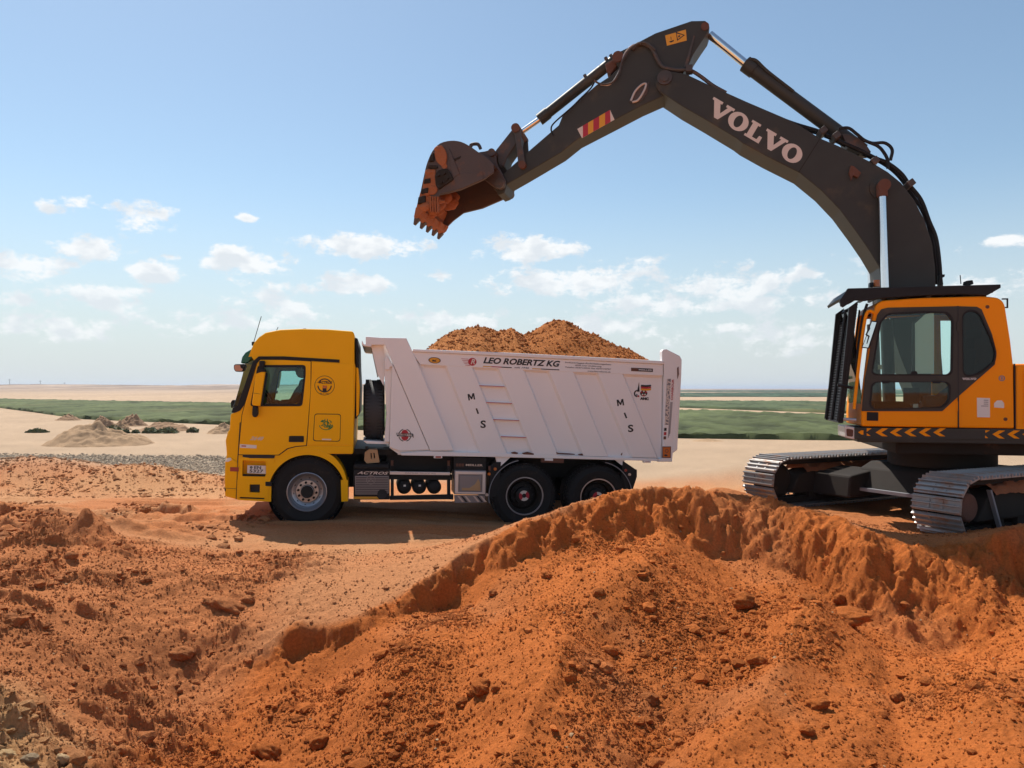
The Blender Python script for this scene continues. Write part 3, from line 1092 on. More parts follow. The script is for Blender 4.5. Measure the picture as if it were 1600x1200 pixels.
def heap(px, py, w_px, h_px, label, colr, seed, n=70):
    x, d = flat(px, py)
    rw, hh = w_px / 2 * d / F, h_px * d / F
    t = np.linspace(-1.15, 1.15, n)
    A, B = np.meshgrid(t, t)
    rad = np.sqrt((A * (1 + .2 * fbm(A * 2, B * 2, 2, seed))) ** 2 + B ** 2)
    base = np.maximum(0, 1 - rad ** 1.25) ** 1.05
    nz_ = fbm(A * 2.6 + seed, B * 2.6, 4, seed + 1)
    Z = hh * (base * (1 + .55 * nz_) + .22 * base ** .4 * fbm(A * 7, B * 7, 4, seed + 2)) - .06 * (base <= 0)
    cc = np.array(colr)[None] * (1 + .2 * nz_.reshape(-1, 1))
    o = link('spoil_heap', grid_mesh('spoil_heap', A * rw, B * rw * .8, Z, cc), 'soil', label=label, cat='earth heap', group='earth heaps on the plain beyond the track')
    o.location = (x, d + rw * .5, float(height(np.array([x]), np.array([d]))[0]) - .02)
    return o


TANH, BRNH = (.41, .265, .155), (.34, .21, .125)
heap(130, 697, 175, 35, 'broad tan heap nearest the gravel track on the left', TANH, 31)
heap(155, 668, 42, 16, 'small rounded heap behind the broad tan heap', BRNH, 33)
heap(182, 672, 36, 13, 'lowest pale heap in front of the field edge', TANH, 35)
heap(200, 666, 50, 18, 'dark brown heap against the green field', BRNH, 37)
heap(250, 674, 90, 16, 'long brown heap reaching toward the yellow cab', BRNH, 39)
heap(345, 678, 60, 15, 'tan heap just in front of the yellow cab', TANH, 43)
heap(102, 657, 40, 9, 'flat heap on the left beside the field corner', BRNH, 41)
heap(1110, 690, 60, 4, 'very low sand heap right of the truck tail', TANH, 45)


def crop(name, near, farb, label, base, h=.28, nr=60, nc=300, kind='stuff'):
    """A field: boundary rows given as photo points on the plain, crop canopy as an uneven sheet with sides."""
    nx, ny = zip(*[flat(*p) for p in near])
    fx2, fy2 = zip(*[flat(*p) for p in farb])
    s = np.linspace(0, 1, nc)

    def along(xs, ys):
        k = np.linspace(0, 1, len(xs))
        return np.interp(s, k, xs), np.interp(s, k, ys)
    ax, ay = along(nx, ny)
    bx, by = along(fx2, fy2)
    t = np.linspace(0, 1, nr)[:, None] ** 1.7
    X = ax[None] * (1 - t) + bx[None] * t
    Y = ay[None] * (1 - t) + by[None] * t
    e = np.minimum(np.minimum(np.linspace(0, 1, nr)[:, None], np.linspace(1, 0, nr)[:, None]) * nr, 1)
    jx = .35 * fbm(X * 1.2, Y * 1.2, 2, 5) * (e < 1)
    Z = height(X.ravel(), Y.ravel(), False).reshape(X.shape)
    n = fbm(X * 1.7, Y * .9, 4, 701)
    Z = np.where(e < 1, Z - .1, Z + h * (.75 + .5 * n))
    cc = np.array(base)[None] * (1 + .75 * fbm(X.ravel() / 2.0, Y.ravel() / 6.0, 5, 711) + .35 * n.ravel())[:, None]
    dry = sstep(.25, .7, fbm(X.ravel() / 9, Y.ravel() / 20, 3, 713))[:, None] * .35
    cc = cc * (1 - dry) + np.array([.20, .16, .075]) * dry
    o = link(name, grid_mesh(name, X, Y + jx, Z, np.clip(cc, .01, 1)), 'soil', kind=kind)
    o['label'] = label
    return o


crop('crop_field', [(-500, 628), (-200, 630), (0, 637), (130, 655), (350, 664), (562, 672), (800, 678), (1065, 685), (1310, 688), (2000, 692)],
     [(-500, 621), (-200, 622), (0, 624), (130, 626.5), (350, 631), (562, 634), (800, 638), (1065, 643), (1310, 652), (2000, 668)],
     'wide green crop field across the plain', (.085, .100, .042), nr=110, nc=520)
crop('crop_field', [(900, 633), (1065, 637), (1310, 646), (2100, 656)], [(900, 625), (1065, 626.5), (1310, 628), (2100, 630)],
     'second green field beyond the sandy strip on the right', (.075, .095, .045), nr=40)
for k, (a, b, c0, c1) in enumerate([(619.5, 617.2, 1000, 1700), (615.6, 613.8, 900, 1900), (612.7, 611.4, 1000, 2000), (610.6, 609.6, 900, 2000)]):
    crop('crop_field', [(c0, a), (c1, a + .6)], [(c0 - 20, b), (c1, b + .2)], ['nearest', 'second', 'third', 'farthest'][k] + ' thin hazy green strip under the right horizon', (.05, .08, .05), nr=14, nc=160)


def shrub(px, py, w_px, h_px, label, seed):
    x, d = flat(px, py)
    z = float(height(np.array([x]), np.array([d]))[0])
    w, h = w_px * d / F, h_px * d / F
    rg = np.random.default_rng(seed)
    root = empty('shrub', Matrix.Translation((x, d, z)), label, 'shrub', 'shrubs dotted along the sandy track')
    mb = MB()
    for k in range(9):
        tip = Vector((rg.uniform(-.42, .42) * w, rg.uniform(-.3, .3) * w, rg.uniform(.4, .8) * h))
        mb.cyl((tip.x * .2, tip.y * .2, -.03), tip, .018, .006, 5)
    mb.build('stem', 'stem', root)
    n = int(150 * max(1, w / h * .5))
    th = rg.uniform(-1, 1, n)
    c = np.stack([th * w * .5, rg.uniform(-.5, .5, n) * w * .5, 0 * th], -1)
    c[:, 2] = h * np.sqrt(np.maximum(.05, 1 - th ** 2)) * rg.uniform(.15, 1.0, n) * (.65 + .5 * np.abs(np.sin(th * 5 + seed)))
    s = .05 + .05 * rg.uniform(size=n)
    u = rg.normal(size=(n, 3))
    u /= np.linalg.norm(u, axis=1)[:, None]
    v = np.cross(u, rg.normal(size=(n, 3)))
    v /= np.linalg.norm(v, axis=1)[:, None]
    co = np.stack([c - u * s[:, None], c + v * s[:, None] * .5, c + u * s[:, None], c - v * s[:, None] * .5], 1).reshape(-1, 3)
    me = fast_mesh('foliage', co, np.arange(4 * n), 4, None, False)
    me.materials.append(M['leaf'])
    o = bpy.data.objects.new('foliage', me)
    COL.objects.link(o)
    o.parent = root
    return root


shrub(176, 676, 30, 10, 'dark shrub nearest the tan heap', 1)
shrub(197, 677, 10, 5, 'tiny shrub left of centre in the row of shrubs', 2)
shrub(212, 677, 11, 5, 'tiny shrub right of centre in the row of shrubs', 3)
shrub(236, 677, 26, 8, 'wide low shrub in the middle of the row', 4)
shrub(262, 677, 30, 9, 'widest dark shrub near the end of the row', 5)
shrub(301, 676, 16, 8, 'lone round shrub nearest the yellow cab', 6)
shrub(58, 676, 30, 5, 'flat green shrub at the far left of the row', 8)


def pole(px, py_top, d, label):
    x = (px - 800) / F * d
    z = float(height(np.array([x]), np.array([d]))[0])
    top = CAMZ + (HY - py_top) * d / F
    root = empty('utility_pole', Matrix.Translation((x, d, z)), label, 'utility pole', 'utility poles on the left horizon')
    MB().cyl((0, 0, -.5), (0, 0, top - z), .30, .18, 8).build('post', 'wood', root)
    MB().box((0, 0, top - z - 1.2), (3.2, .25, .25)).build('crossarm', 'wood', root)


pole(15, 592, 900, 'tall pole standing leftmost on the horizon ridge')
pole(63, 594, 900, 'pole between two others on the left horizon ridge')
pole(101, 597, 950, 'shortest pole on the left horizon ridge')
# ------------------------------------------------------------------ tipper truck
TY = 13.3
TR = Frame(Matrix.Translation((-1.1, TY, 0.0)) @ Matrix.Rotation(math.radians(10.0), 4, 'Z'))      # nose a little nearer than the tail
truck = empty('tipper_truck', TR.m, 'yellow cabbed tipper truck with white dump bed heaped with soil', 'truck')
NW, FW = -1.25, 1.25                          # near and far side planes of cab and bed
z1 = lambda l: [(330 + a / 3.53, 490 + b / 3.53) for a, b in l]      # points read off enlargements of the photo
z2 = lambda l: [(540 + a / 3.53, 490 + b / 3.53) for a, b in l]
z3 = lambda l: [(800 + a / 3.53, 490 + b / 3.53) for a, b in l]
z4 = lambda l: [(540 + a / 6.154, 680 + b / 6.154) for a, b in l]
z5 = lambda l: [(340 + a / 6.667, 660 + b / 6.667) for a, b in l]
z6 = lambda l: [(360 + a / 7.5, 500 + b / 7.5) for a, b in l]


def slope(a, b):
    p, q = TR.p3(*a, -1.25), TR.p3(*b, -1.25)
    return math.atan2(p.z - q.z, q.x - p.x)


def span(px, py, w):
    return abs(TR.q(px + w / 2, py, -1.25)[0] - TR.q(px - w / 2, py, -1.25)[0])


TILT = slope((657, 569.5), (972, 584))
SIDE = Matrix.Rotation(TILT, 3, 'Y') @ Matrix.Rotation(math.radians(90), 3, 'X')      # lettering on the near side


def tq(l, w=NW):
    return TR.pts(l, w)


def t_plate(name, pts, w0, w1, mat, parent, r=0.0, holes=(), bevel=0.0, label=None, ref=None):
    """A plate traced at the near face w0 (or ref) and running back to w1."""
    rw = w0 if ref is None else ref
    p = tq(pts, rw)
    if r:
        p = rounded(p, r)
    mb = MB()
    mb.prism(p, w0, w1, [rounded(tq(h, rw), hr) for h, hr in holes])
    return mb.build(name, mat, parent, bevel, label=label)


# --- cab shell: side outline extruded across, hollowed out, windows cut through
cab_px = z1([(78, 1000), (75, 850), (82, 800), (84, 770), (78, 700), (90, 655), (100, 640), (106, 560), (117, 535), (150, 430), (190, 275), (222, 190), (238, 158),
             (262, 130), (300, 104), (380, 88), (500, 83), (640, 86), (780, 97), (790, 112), (790, 270), (797, 300), (790, 560), (783, 775),
             (640, 775), (600, 772), (527, 765), (460, 772), (400, 800), (352, 870), (330, 940), (300, 1028), (150, 1030)])
mb = MB()
mb.prism(tq(cab_px), NW, FW)
cab = mb.build('cab_body', 'yellow', truck, .045, 3)
inner = MB().prism(tq(z1([(170, 740), (165, 560), (250, 262), (330, 240), (330, 170), (740, 170), (740, 740)])), NW + .055, FW - .055).build('c', 'yellow', truck)
win_px = z1([(222, 507), (262, 290), (517, 290), (517, 340), (498, 505)])
door_win = rounded(tq(win_px), [.04, .05, .06, .02, .06])
wcut = MB().prism(door_win, NW - .2, FW + .2).build('c', 'yellow', truck)
zc = lambda l: l
ws = tq(z1([(98, 556), (122, 549), (152, 505), (236, 258), (222, 236), (168, 246)]))
wscut = MB().prism([(a, b) for a, b in ws], NW - .2, FW + .2).build('c', 'yellow', truck)
wheelcut = MB().cyl(TR.p3(479.6, 768.7, NW) + Vector((0, -.3, 0)), TR.p3(479.6, 768.7, NW) + Vector((0, 3.1, 0)), .60, seg=48).build('c', 'yellow', truck)
rec = [MB().prism(tq(z5(l)), NW - .1, NW + dd).build('c', 'yellow', truck) for l, dd in (
    ([(262, 395), (505, 405), (505, 565), (258, 560)], .10), ([(335, 645), (442, 645), (440, 730), (334, 728)], .08), ([(230, 775), (490, 785), (485, 800), (232, 792)], .06))]
apply_bool(cab, [inner, wcut, wscut, wheelcut] + rec)
cab.data.materials.clear()
cab.data.materials.append(M['yellow'])
# inner lining of the cab is dark: floor, dash, rear wall
MB().prism(tq(z1([(175, 736), (172, 640), (200, 520), (262, 500), (300, 560), (300, 640), (330, 700), (730, 700), (730, 736)])), NW + .08, FW - .08).build('dashboard', 'interior', truck)
MB().prism(tq(z1([(700, 690), (715, 180), (735, 180), (735, 690)])), NW + .07, FW - .07).build('rear_lining', 'interior', truck)
MB().prism(tq(z1([(345, 178), (345, 245), (700, 262), (700, 178)])), NW + .07, FW - .07).build('headliner', 'interior', truck)
for sy_, nm in ((NW + .55, 'seat'), (FW - .6, 'seat')):
    mb = MB()
    mb.box((0, 0, .45), (.5, .5, .14)).box((.24, 0, .80), (.13, .48, .72), Matrix.Rotation(.15, 3, 'Y')).box((.33, 0, 1.25), (.10, .28, .2), Matrix.Rotation(.1, 3, 'Y'))
    o = mb.build(nm, 'fabric', truck, .04)
    p = TR.p3(470, 652, NW)
    o.location = (p.x + (.0 if sy_ < 0 else .45), sy_, p.z - .45)
# windscreen, black pillar trim, visor
t_plate('windscreen', z1([(113, 546), (122, 549), (152, 505), (236, 258), (190, 270), (150, 420)]), NW + .004, FW - .004, 'glass', truck, ref=NW, bevel=.01)
t_plate('pillar_trim', z1([(112, 545), (120, 520), (146, 508), (230, 264), (262, 236), (400, 236), (708, 254), (708, 271), (400, 253), (282, 254), (250, 275), (182, 505), (160, 535), (130, 548)]), NW - .012, NW + .05, 'black', truck, ref=NW, bevel=.004)
t_plate('pillar_trim', z1([(112, 545), (120, 520), (146, 508), (230, 264), (262, 236), (282, 254), (250, 275), (182, 505), (160, 535), (130, 548)]), FW - .05, FW + .012, 'black', truck, ref=NW)
t_plate('sun_visor', z1([(160, 274), (168, 240), (186, 215), (222, 194), (238, 200), (228, 238), (200, 274)]), NW + .02, FW - .02, 'green', truck, ref=NW, bevel=.02)
# door with its seal, window frame, glass
door_px = z1([(152, 776), (172, 560), (186, 505), (256, 272), (272, 255), (400, 256), (549, 264), (548, 420), (524, 726), (468, 730), (420, 742), (372, 778)])
t_plate('door_seal', z1([(148, 780), (168, 560), (182, 503), (253, 270), (270, 252), (400, 253), (553, 261), (552, 420), (528, 730), (470, 735), (424, 747), (376, 782)]), NW - .004, NW + .02, 'black', truck, ref=NW, holes=[(win_px, .05)])
door = t_plate('door', door_px, NW - .016, NW - .003, 'yellow', truck, ref=NW, r=.012, holes=[(win_px, .05)], bevel=.004)
wf_out = z1([(215, 512), (258, 284), (522, 283), (522, 340), (503, 511)])
wf_in = z1([(229, 500), (268, 296), (511, 296), (511, 340), (493, 498)])
t_plate('window_frame', wf_out, NW - .020, NW + .04, 'black', door, ref=NW, r=.05, holes=[(wf_in, .05)])
t_plate('window_glass', wf_in, NW + .010, NW + .014, 'glass', door, ref=NW, r=.05)
t_plate('window_frame', wf_out, FW - .04, FW + .02, 'black', truck, ref=NW, r=.05, holes=[(wf_in, .05)])
t_plate('window_glass', wf_in, FW - .014, FW - .010, 'glass', truck, ref=NW, r=.05)
t_plate('door_handle', z5([(746, 140), (900, 140), (900, 204), (742, 204)]), NW - .021, NW - .012, 'black', door, ref=NW, r=.012)
t_plate('crease', z5([(236, 110), (920, 128), (920, 131), (236, 113)]), NW - .018, NW - .014, 'yellow', door, ref=NW)
t_plate('crease', z5([(232, 222), (905, 234), (905, 237), (232, 225)]), NW - .018, NW - .014, 'yellow', door, ref=NW)
p = TR.p3(*z5([(410, 168)])[0], NW)
text('model_number', '2648', .075, 'hub', door, (p.x, NW - .017, p.z), SIDE, shear=.5, bold=.002, width=.20)
t_plate('sticker', z5([(235, 225), (408, 237), (406, 270), (235, 262)]), NW - .019, NW - .015, 'paper', door, ref=NW)
t_plate('sticker_mark', z5([(250, 238), (300, 240), (299, 252), (250, 250)]), NW - .0205, NW - .018, 'red', door, ref=NW)
# rear side panel with hatch, emblems
seam = z1([(555, 262), (715, 275), (788, 275), (790, 270), (783, 728), (524, 726)])
t_plate('side_panel', z1([(556, 266), (786, 279), (784, 724), (530, 722), (550, 420)]), NW - .013, NW + .01, 'yellow', truck, ref=NW, bevel=.004)
t_plate('lower_panel', z1([(530, 730), (782, 733), (781, 772), (640, 772), (526, 768)]), NW - .013, NW + .01, 'yellow', truck, ref=NW, bevel=.004)
t_plate('hatch_seal', z1([(570, 551), (716, 553), (712, 706), (561, 703)]), NW - .0155, NW - .012, 'black', truck, ref=NW, r=.045)
hatch = t_plate('hatch', z1([(573, 555), (713, 557), (709, 702), (565, 699)]), NW - .020, NW - .014, 'yellow', truck, ref=NW, r=.042)
t_plate('hatch_plate', z1([(612, 690), (662, 691), (662, 697), (612, 696)]), NW - .023, NW - .019, 'paper', hatch, ref=NW)


def ring(mb, c, r0, r1, w0, w1, a0=0, a1=360, n=40):
    pts = []
    for i in range(n + 1):
        t = math.radians(a0 + (a1 - a0) * i / n)
        pts.append((t, 0))
    for i in range(n):
        ta, tb = pts[i][0], pts[i + 1][0]
        q = [(c[0] + r * math.cos(t), c[1] + r * math.sin(t)) for r, t in ((r0, ta), (r1, ta), (r1, tb), (r0, tb))]
        mb.prism(q, w0, w1)
    return mb


ec = tq([(507.3, 602.3)])[0]
K = span(507, 602, 10) / 10
mb = MB()
ring(mb, ec, 15.0 * K, 15.7 * K, NW - .017, NW - .012)
ring(mb, ec, 9.6 * K, 11.2 * K, NW - .017, NW - .012, 28, 152)
ring(mb, ec, 9.4 * K, 11.2 * K, NW - .017, NW - .012, 182, 358)
mb.prism([(ec[0] - 3 * K, ec[1] - 10 * K), (ec[0] + 3 * K, ec[1] - 10 * K), (ec[0] + 3 * K, ec[1] - 4.5 * K), (ec[0] - 3 * K, ec[1] - 4.5 * K)], NW - .018, NW - .012)
mb.prism([(ec[0] - 14 * K, ec[1] + 4.4 * K), (ec[0] - 7 * K, ec[1] + 5.2 * K), (ec[0] - 7 * K, ec[1] + 4.2 * K)], NW - .018, NW - .012)
emb = mb.build('round_emblem', 'ink', truck)
MB().prism([(ec[0] - 3.4 * K, ec[1] - 4.5 * K), (ec[0] + 3.8 * K, ec[1] - 4.5 * K), (ec[0] + 3.8 * K, ec[1] - .3 * K), (ec[0] - 3.0 * K, ec[1] + .2 * K)], NW - .018, NW - .012).build('emblem_flame', 'orange_lamp', emb)
text('emblem_lettering', 'ACTROS', .055, 'ink', emb, (ec[0] + 1.5 * K, NW - .0165, ec[1] + 4.6 * K), SIDE, shear=.3, bold=.002, width=21 * K)
text('emblem_lettering', 'B-T-W', .03, 'ink', emb, (ec[0], NW - .0165, ec[1] - 13 * K), SIDE, width=13 * K)
# green calligraphic roundel: interlaced strokes
gc = tq([(510.0, 663.2)])[0]
mb = MB()
rg = random.Random(5)
for k in range(15):
    a, b = rg.uniform(-8, 8), rg.uniform(-6, 6)
    L0 = rg.uniform(3, 6)
    ar = [(gc[0] + (a + L0 * (t - .5)) * K, NW - .021, gc[1] + (b + 1.6 * math.sin(t * 5 + k) + .8 * rg.uniform(-1, 1)) * K) for t in np.linspace(0, 1, 6)]
    ar = [q for q in ar if (q[0] - gc[0]) ** 2 / (10.5 * K) ** 2 + (q[2] - gc[1]) ** 2 / (8.2 * K) ** 2 < 1]
    if len(ar) > 2:
        mb.tube(smooth_path(ar, 3), .0062, 5)
for a in (-2.6, 1.4):
    mb.tube([(gc[0] + a * K, NW - .021, gc[1] - 5 * K), (gc[0] + (a + .5) * K, NW - .021, gc[1] + 9 * K)], .0062, 5)
mb.tube(smooth_path([(gc[0] + 11 * K * math.cos(t), NW - .021, gc[1] + 8.5 * K * math.sin(t)) for t in np.linspace(3.3, 6.0, 9)], 3), .0055, 5)
mb.build('calligraphic_emblem', 'greenink', hatch)
# roof gutter, rear edge, roof hatch, aerials
t_plate('rear_fairing', z1([(793, 130), (808, 136), (812, 290), (818, 405), (814, 560), (797, 585), (791, 575), (797, 300)]), NW + .08, FW - .08, 'black', truck, ref=NW, bevel=.01)
t_plate('rear_fairing_panel', z1([(799, 295), (812, 300), (819, 405), (814, 556), (800, 570)]), NW + .04, NW + .2, 'yellow', truck, ref=NW, bevel=.01)
t_plate('roof_hatch', z1([(395, 76), (560, 73), (566, 84), (398, 86)]), -.35, .45, 'black', truck, ref=NW, bevel=.008)
t_plate('roof_rail', z1([(505, 81), (520, 80), (520, 86), (505, 87)]), NW + .05, NW + .12, 'chassis', truck, ref=NW)
for (px, py, qx, qy, w) in ((226, 165, 271, 12, NW + .1), (312, 88, 330, 50, -.4), (336, 86, 338, 60, -.2), (352, 86, 356, 68, .1)):
    a, b = TR.p3(*z1([(px, py)])[0], NW), TR.p3(*z1([(qx, qy)])[0], NW)
    a.y = b.y = w
    MB().tube([a, b], .0055, 6).build('aerial', 'chassis', truck)
p = TR.p3(*z1([(228, 164)])[0], NW)
MB().box((p.x, NW + .1, p.z), (.05, .05, .06)).build('aerial_mount', 'black', truck, .008)
# mirrors
mb = MB()
mir = t_plate('mirror_housing', z6([(300, 600), (330, 572), (400, 585), (408, 620), (350, 1010), (258, 1000), (250, 975)]), NW - .20, NW - .05, 'yellow', truck, ref=NW - .20, r=.02, bevel=.02)
t_plate('mirror_cap', z6([(300, 632), (305, 592), (330, 570), (400, 578), (412, 610), (360, 612)]), NW - .205, NW - .06, 'black', mir, ref=NW - .20, bevel=.01)
t_plate('mirror_back', z6([(412, 610), (425, 640), (372, 1005), (352, 1008)]), NW - .19, NW - .045, 'black', mir, ref=NW - .20, bevel=.01)
t_plate('mirror_seam', z6([(266, 853), (352, 866), (352, 870), (266, 857)]), NW - .203, NW - .19, 'ink', mir, ref=NW - .20)
t_plate('mirror_arm', z6([(340, 478), (400, 478), (402, 500), (385, 585), (340, 580)]), NW - .14, NW - .01, 'black', truck, ref=NW - .1, r=.02, bevel=.01)
t_plate('mirror_arm', z6([(262, 1005), (318, 1010), (322, 1110), (300, 1140), (272, 1138), (256, 1110)]), NW - .13, NW - .01, 'black', truck, ref=NW - .1, r=.025, bevel=.012)
fm = t_plate('front_mirror', z6([(42, 530), (60, 516), (165, 514), (178, 540), (150, 605), (60, 606), (40, 570)]), NW - .02, NW + .16, 'black', truck, ref=NW, r=.02, bevel=.02)
t_plate('mirror_glass', z6([(50, 535), (66, 528), (118, 530), (122, 560), (148, 575), (140, 597), (66, 598), (50, 570)]), NW - .026, NW - .018, 'peach', fm, ref=NW, r=.01)
t_plate('front_mirror', z6([(2, 965), (25, 935), (50, 940), (40, 980), (10, 1040)]), NW + .25, NW + .40, 'black', truck, ref=NW + .25, r=.02, bevel=.02)
# mirror seen through the far window
t_plate('far_mirror', z6([(512, 580), (585, 592), (588, 640), (560, 800), (498, 798)]), FW + .06, FW + .20, 'curtain', truck, ref=FW + .06, r=.03, bevel=.02)
t_plate('far_mirror', z6([(492, 825), (550, 828), (548, 862), (495, 862)]), FW + .06, FW + .16, 'black', truck, ref=FW + .06, r=.02, bevel=.02)
# front corner, steps, number plate
t_plate('bumper_corner', z5([(80, 395), (100, 368), (140, 360), (212, 415), (196, 800), (78, 770), (74, 600)]), NW - .018, NW + .35, 'yellow', truck, ref=NW, bevel=.02)
t_plate('bumper_seam', z5([(76, 680), (196, 688), (196, 692), (76, 684)]), NW - .020, NW + .01, 'ink', truck, ref=NW)
t_plate('headlamp_edge', z5([(76, 410), (100, 372), (140, 366), (150, 392), (110, 412)]), NW - .022, NW + .3, 'paper', truck, ref=NW, bevel=.01)
t_plate('side_marker', z5([(134, 464), (222, 466), (220, 510), (133, 508)]), NW - .024, NW + .01, 'red_lamp', truck, ref=NW, r=.006)
t_plate('fog_lamp', z5([(76, 690), (88, 690), (88, 715), (76, 712)]), NW - .021, NW + .1, 'black', truck, ref=NW)
t_plate('shut_line', z5([(232, 0), (240, 0), (212, 420), (196, 800), (190, 800), (205, 420)]), NW - .010, NW + .01, 'ink', truck, ref=NW)
step_frame = t_plate('step_panel', z5([(222, 362), (600, 380), (520, 610), (560, 640), (556, 826), (205, 806), (205, 600), (215, 590)]), NW - .012, NW + .05, 'yellow', truck, ref=NW,
                     holes=[(z5([(262, 395), (505, 405), (505, 565), (258, 560)]), .02), (z5([(335, 645), (442, 645), (440, 730), (334, 728)]), .01), (z5([(230, 775), (490, 785), (485, 800), (232, 792)]), .004)], bevel=.006)
t_plate('step_tread', z5([(262, 545), (503, 550), (503, 562), (262, 557)]), NW + .004, NW + .095, 'black', truck, ref=NW)
t_plate('step_gap', z5([(262, 335), (600, 345), (590, 372), (345, 372), (262, 358)]), NW - .0135, NW + .03, 'ink', truck, ref=NW, r=.008)
t_plate('step_hole', z5([(336, 646), (441, 646), (439, 729), (335, 727)]), NW + .06, NW + .075, 'ink', truck, ref=NW)
t_plate('step_tread', z5([(225, 770), (495, 780), (490, 804), (226, 797)]), NW + .02, NW + .08, 'ink', truck, ref=NW)
plate = t_plate('number_plate', z5([(308, 448), (500, 453), (500, 538), (306, 530)]), NW + .020, NW + .028, 'paper', truck, ref=NW, r=.006)
for body, (cx, cy), wd, sz in (('EN', (415, 473), 70, .062), ('5327', (402, 510), 140, .062)):
    p = TR.p3(*z5([(cx, cy)])[0], NW)
    text('plate_lettering', body, sz, 'ink', plate, (p.x, NW + .018, p.z), SIDE, bold=.0012, width=wd / 6.667 * K)
p = TR.p3(*z5([(348, 470)])[0], NW)
ring(MB(), (p.x, p.z), .006, .019, NW + .016, NW + .021, n=14).build('plate_crest', 'ink', plate)
# wheel arch
wc = tq([(479.6, 768.7)])[0]
mb = MB()
prof = []
for i in range(41):
    t = math.radians(8 + (186 - 8) * i / 40)
    k = 69.5 - 6.0 * (i < 10) * (1 - i / 10)
    prof.append((t, k * K, (59.5 if i > 3 else 59.5) * K))
outer = [(wc[0] + r * math.cos(t), wc[1] + r * math.sin(t)) for t, r, q in prof]
inn = [(wc[0] + q * math.cos(t), wc[1] + q * math.sin(t)) for t, r, q in prof]
right_leg = tq(z5([(1358, 820), (1288, 822)]))
left_leg = tq(z5([(565, 640), (500, 640)]))
for i in range(40):
    mb.prism([outer[i], outer[i + 1], inn[i + 1], inn[i]], NW - .022, NW + .42)
fender = mb.build('wheel_arch', 'yellow', truck)
t_plate('arch_skirt', [(a, b) for a, b in z5([(1358, 600), (1358, 820), (1290, 824), (1284, 600)])], NW - .020, NW + .40, 'yellow', truck, ref=NW)
t_plate('arch_trim', z5([(500, 615), (566, 617), (566, 664), (500, 660)]), NW - .024, NW + .2, 'black', truck, ref=NW, r=.008)
MB().lathe([(.58, 0), (.58, .5), (.30, .5)], (wc[0], NW + .02, wc[1]), 40).build('arch_liner', 'chassis', truck)
for o_ in (fender,):
    c_ = o_.copy(); COL.objects.link(c_); c_.parent = truck; c_.location.y = 2.5 - .40 + .022


# --- wheels
def tyre_mesh(R, r, w, lugs=True):
    e = .03
    prof = [(r, w * .10), (r + .012, .004), (r + (R - r) * .35, -.018), (r + (R - r) * .62, -.022), (R - .075, -.008), (R - .05, .006), (R - .022, .020), (R - .004, .045), (R, .07)]
    full = prof + [(a, w - b) for a, b in reversed(prof)]
    mb = MB().lathe(full, (0, 0, 0), 56)
    if lugs:
        n = 56
        for i in range(n):
            t = 2 * math.pi * i / n
            rot = Matrix.Rotation(-t, 3, 'Y')
            for s, yy in ((0, .035), (1, w - .035)):
                mb.box(rot @ Vector((R + .002, 0, 0)) + Vector((0, yy + .02 * (1 - 2 * s), 0)), (.018, .085, 2 * math.pi * R / n * .58), rot)
    return mb


def rim_mesh(r, depth, w, holes=10):
    prof = [(r + .010, .010), (r + .014, -.012), (r + .004, -.016), (r - .012, .0), (r - .022, .03), (r - .045, .05), (r - .05, depth * .75), (r * .60, depth), (r * .58, depth - .004), (.10, depth - .004)]
    return MB().lathe(prof, (0, 0, 0), 48)


def front_wheel(c, flip=False):
    root = tyre_mesh(.53, .292, .33).build('wheel', 'rubber', truck)
    rim = rim_mesh(.285, .11, .33).build('rim', 'steel', root)
    mb = MB().lathe([(.172, .102), (.168, .075), (.10, .072), (.10, .02), (.085, .012), (0.0, .012)], (0, 0, 0), 40)
    hub = mb.build('hub', 'hub', root)
    mb = MB().lathe([(.105, .07), (.102, .030), (.09, .006), (0.0, .004)], (0, 0, 0), 32)
    mb.build('hub_cap', 'chassis', root)
    mb = MB()
    for k in range(10):
        t = 2 * math.pi * (k + .3) / 10
        x, z = .137 * math.cos(t), .137 * math.sin(t)
        mb.cyl((x, .075, z), (x, .035, z), .019, .017, 8)
    mb.build('wheel_nuts', 'chassis', root)['kind'] = 'stuff'
    mb = MB()
    for k in range(10):
        t = 2 * math.pi * (k + .8) / 10
        x, z = .213 * math.cos(t), .213 * math.sin(t)
        mb.cyl((x, .092, z), (x, .10, z), .016, .016, 8)
    mb.build('rim_holes', 'ink', root)['kind'] = 'stuff'
    root.location = c
    return root


def rear_wheel(c):
    mb = tyre_mesh(.51, .292, .29)
    t2 = tyre_mesh(.51, .292, .29, False)
    mb.add([(a, b + .33, cc) for a, b, cc in t2.v], t2.f, True)
    root = mb.build('wheel', 'rubber', truck)
    prof = [(.302, .012), (.300, -.012), (.288, -.014), (.278, .004), (.270, .05), (.258, .14), (.235, .145), (.225, .20), (.215, .24), (.12, .25)]
    MB().lathe(prof, (0, 0, 0), 48).build('rim', 'trackdark', root)
    MB().lathe([(.300, -.008), (.306, -.018), (.290, -.018), (.284, -.008)], (0, 0, 0), 48, close=True).build('rim_edge', 'steel', root)
    MB().lathe([(.205, .245), (.20, .16), (.135, .15), (.13, .06), (.09, .04), (0, .04)], (0, 0, 0), 36).build('hub', 'chassis', root)
    mb = MB()
    for k in range(10):
        t = 2 * math.pi * k / 10
        x, z = .168 * math.cos(t), .168 * math.sin(t)
        mb.cyl((x, .17, z), (x, .125, z), .018, .016, 8)
    mb.build('wheel_nuts', 'chassis', root)['kind'] = 'stuff'
    root.location = c
    return root


def copy_tree(o, parent):
    c = o.copy()
    COL.objects.link(c)
    c.parent = parent
    for ch in o.children:
        d = copy_tree(ch, c)
    return c


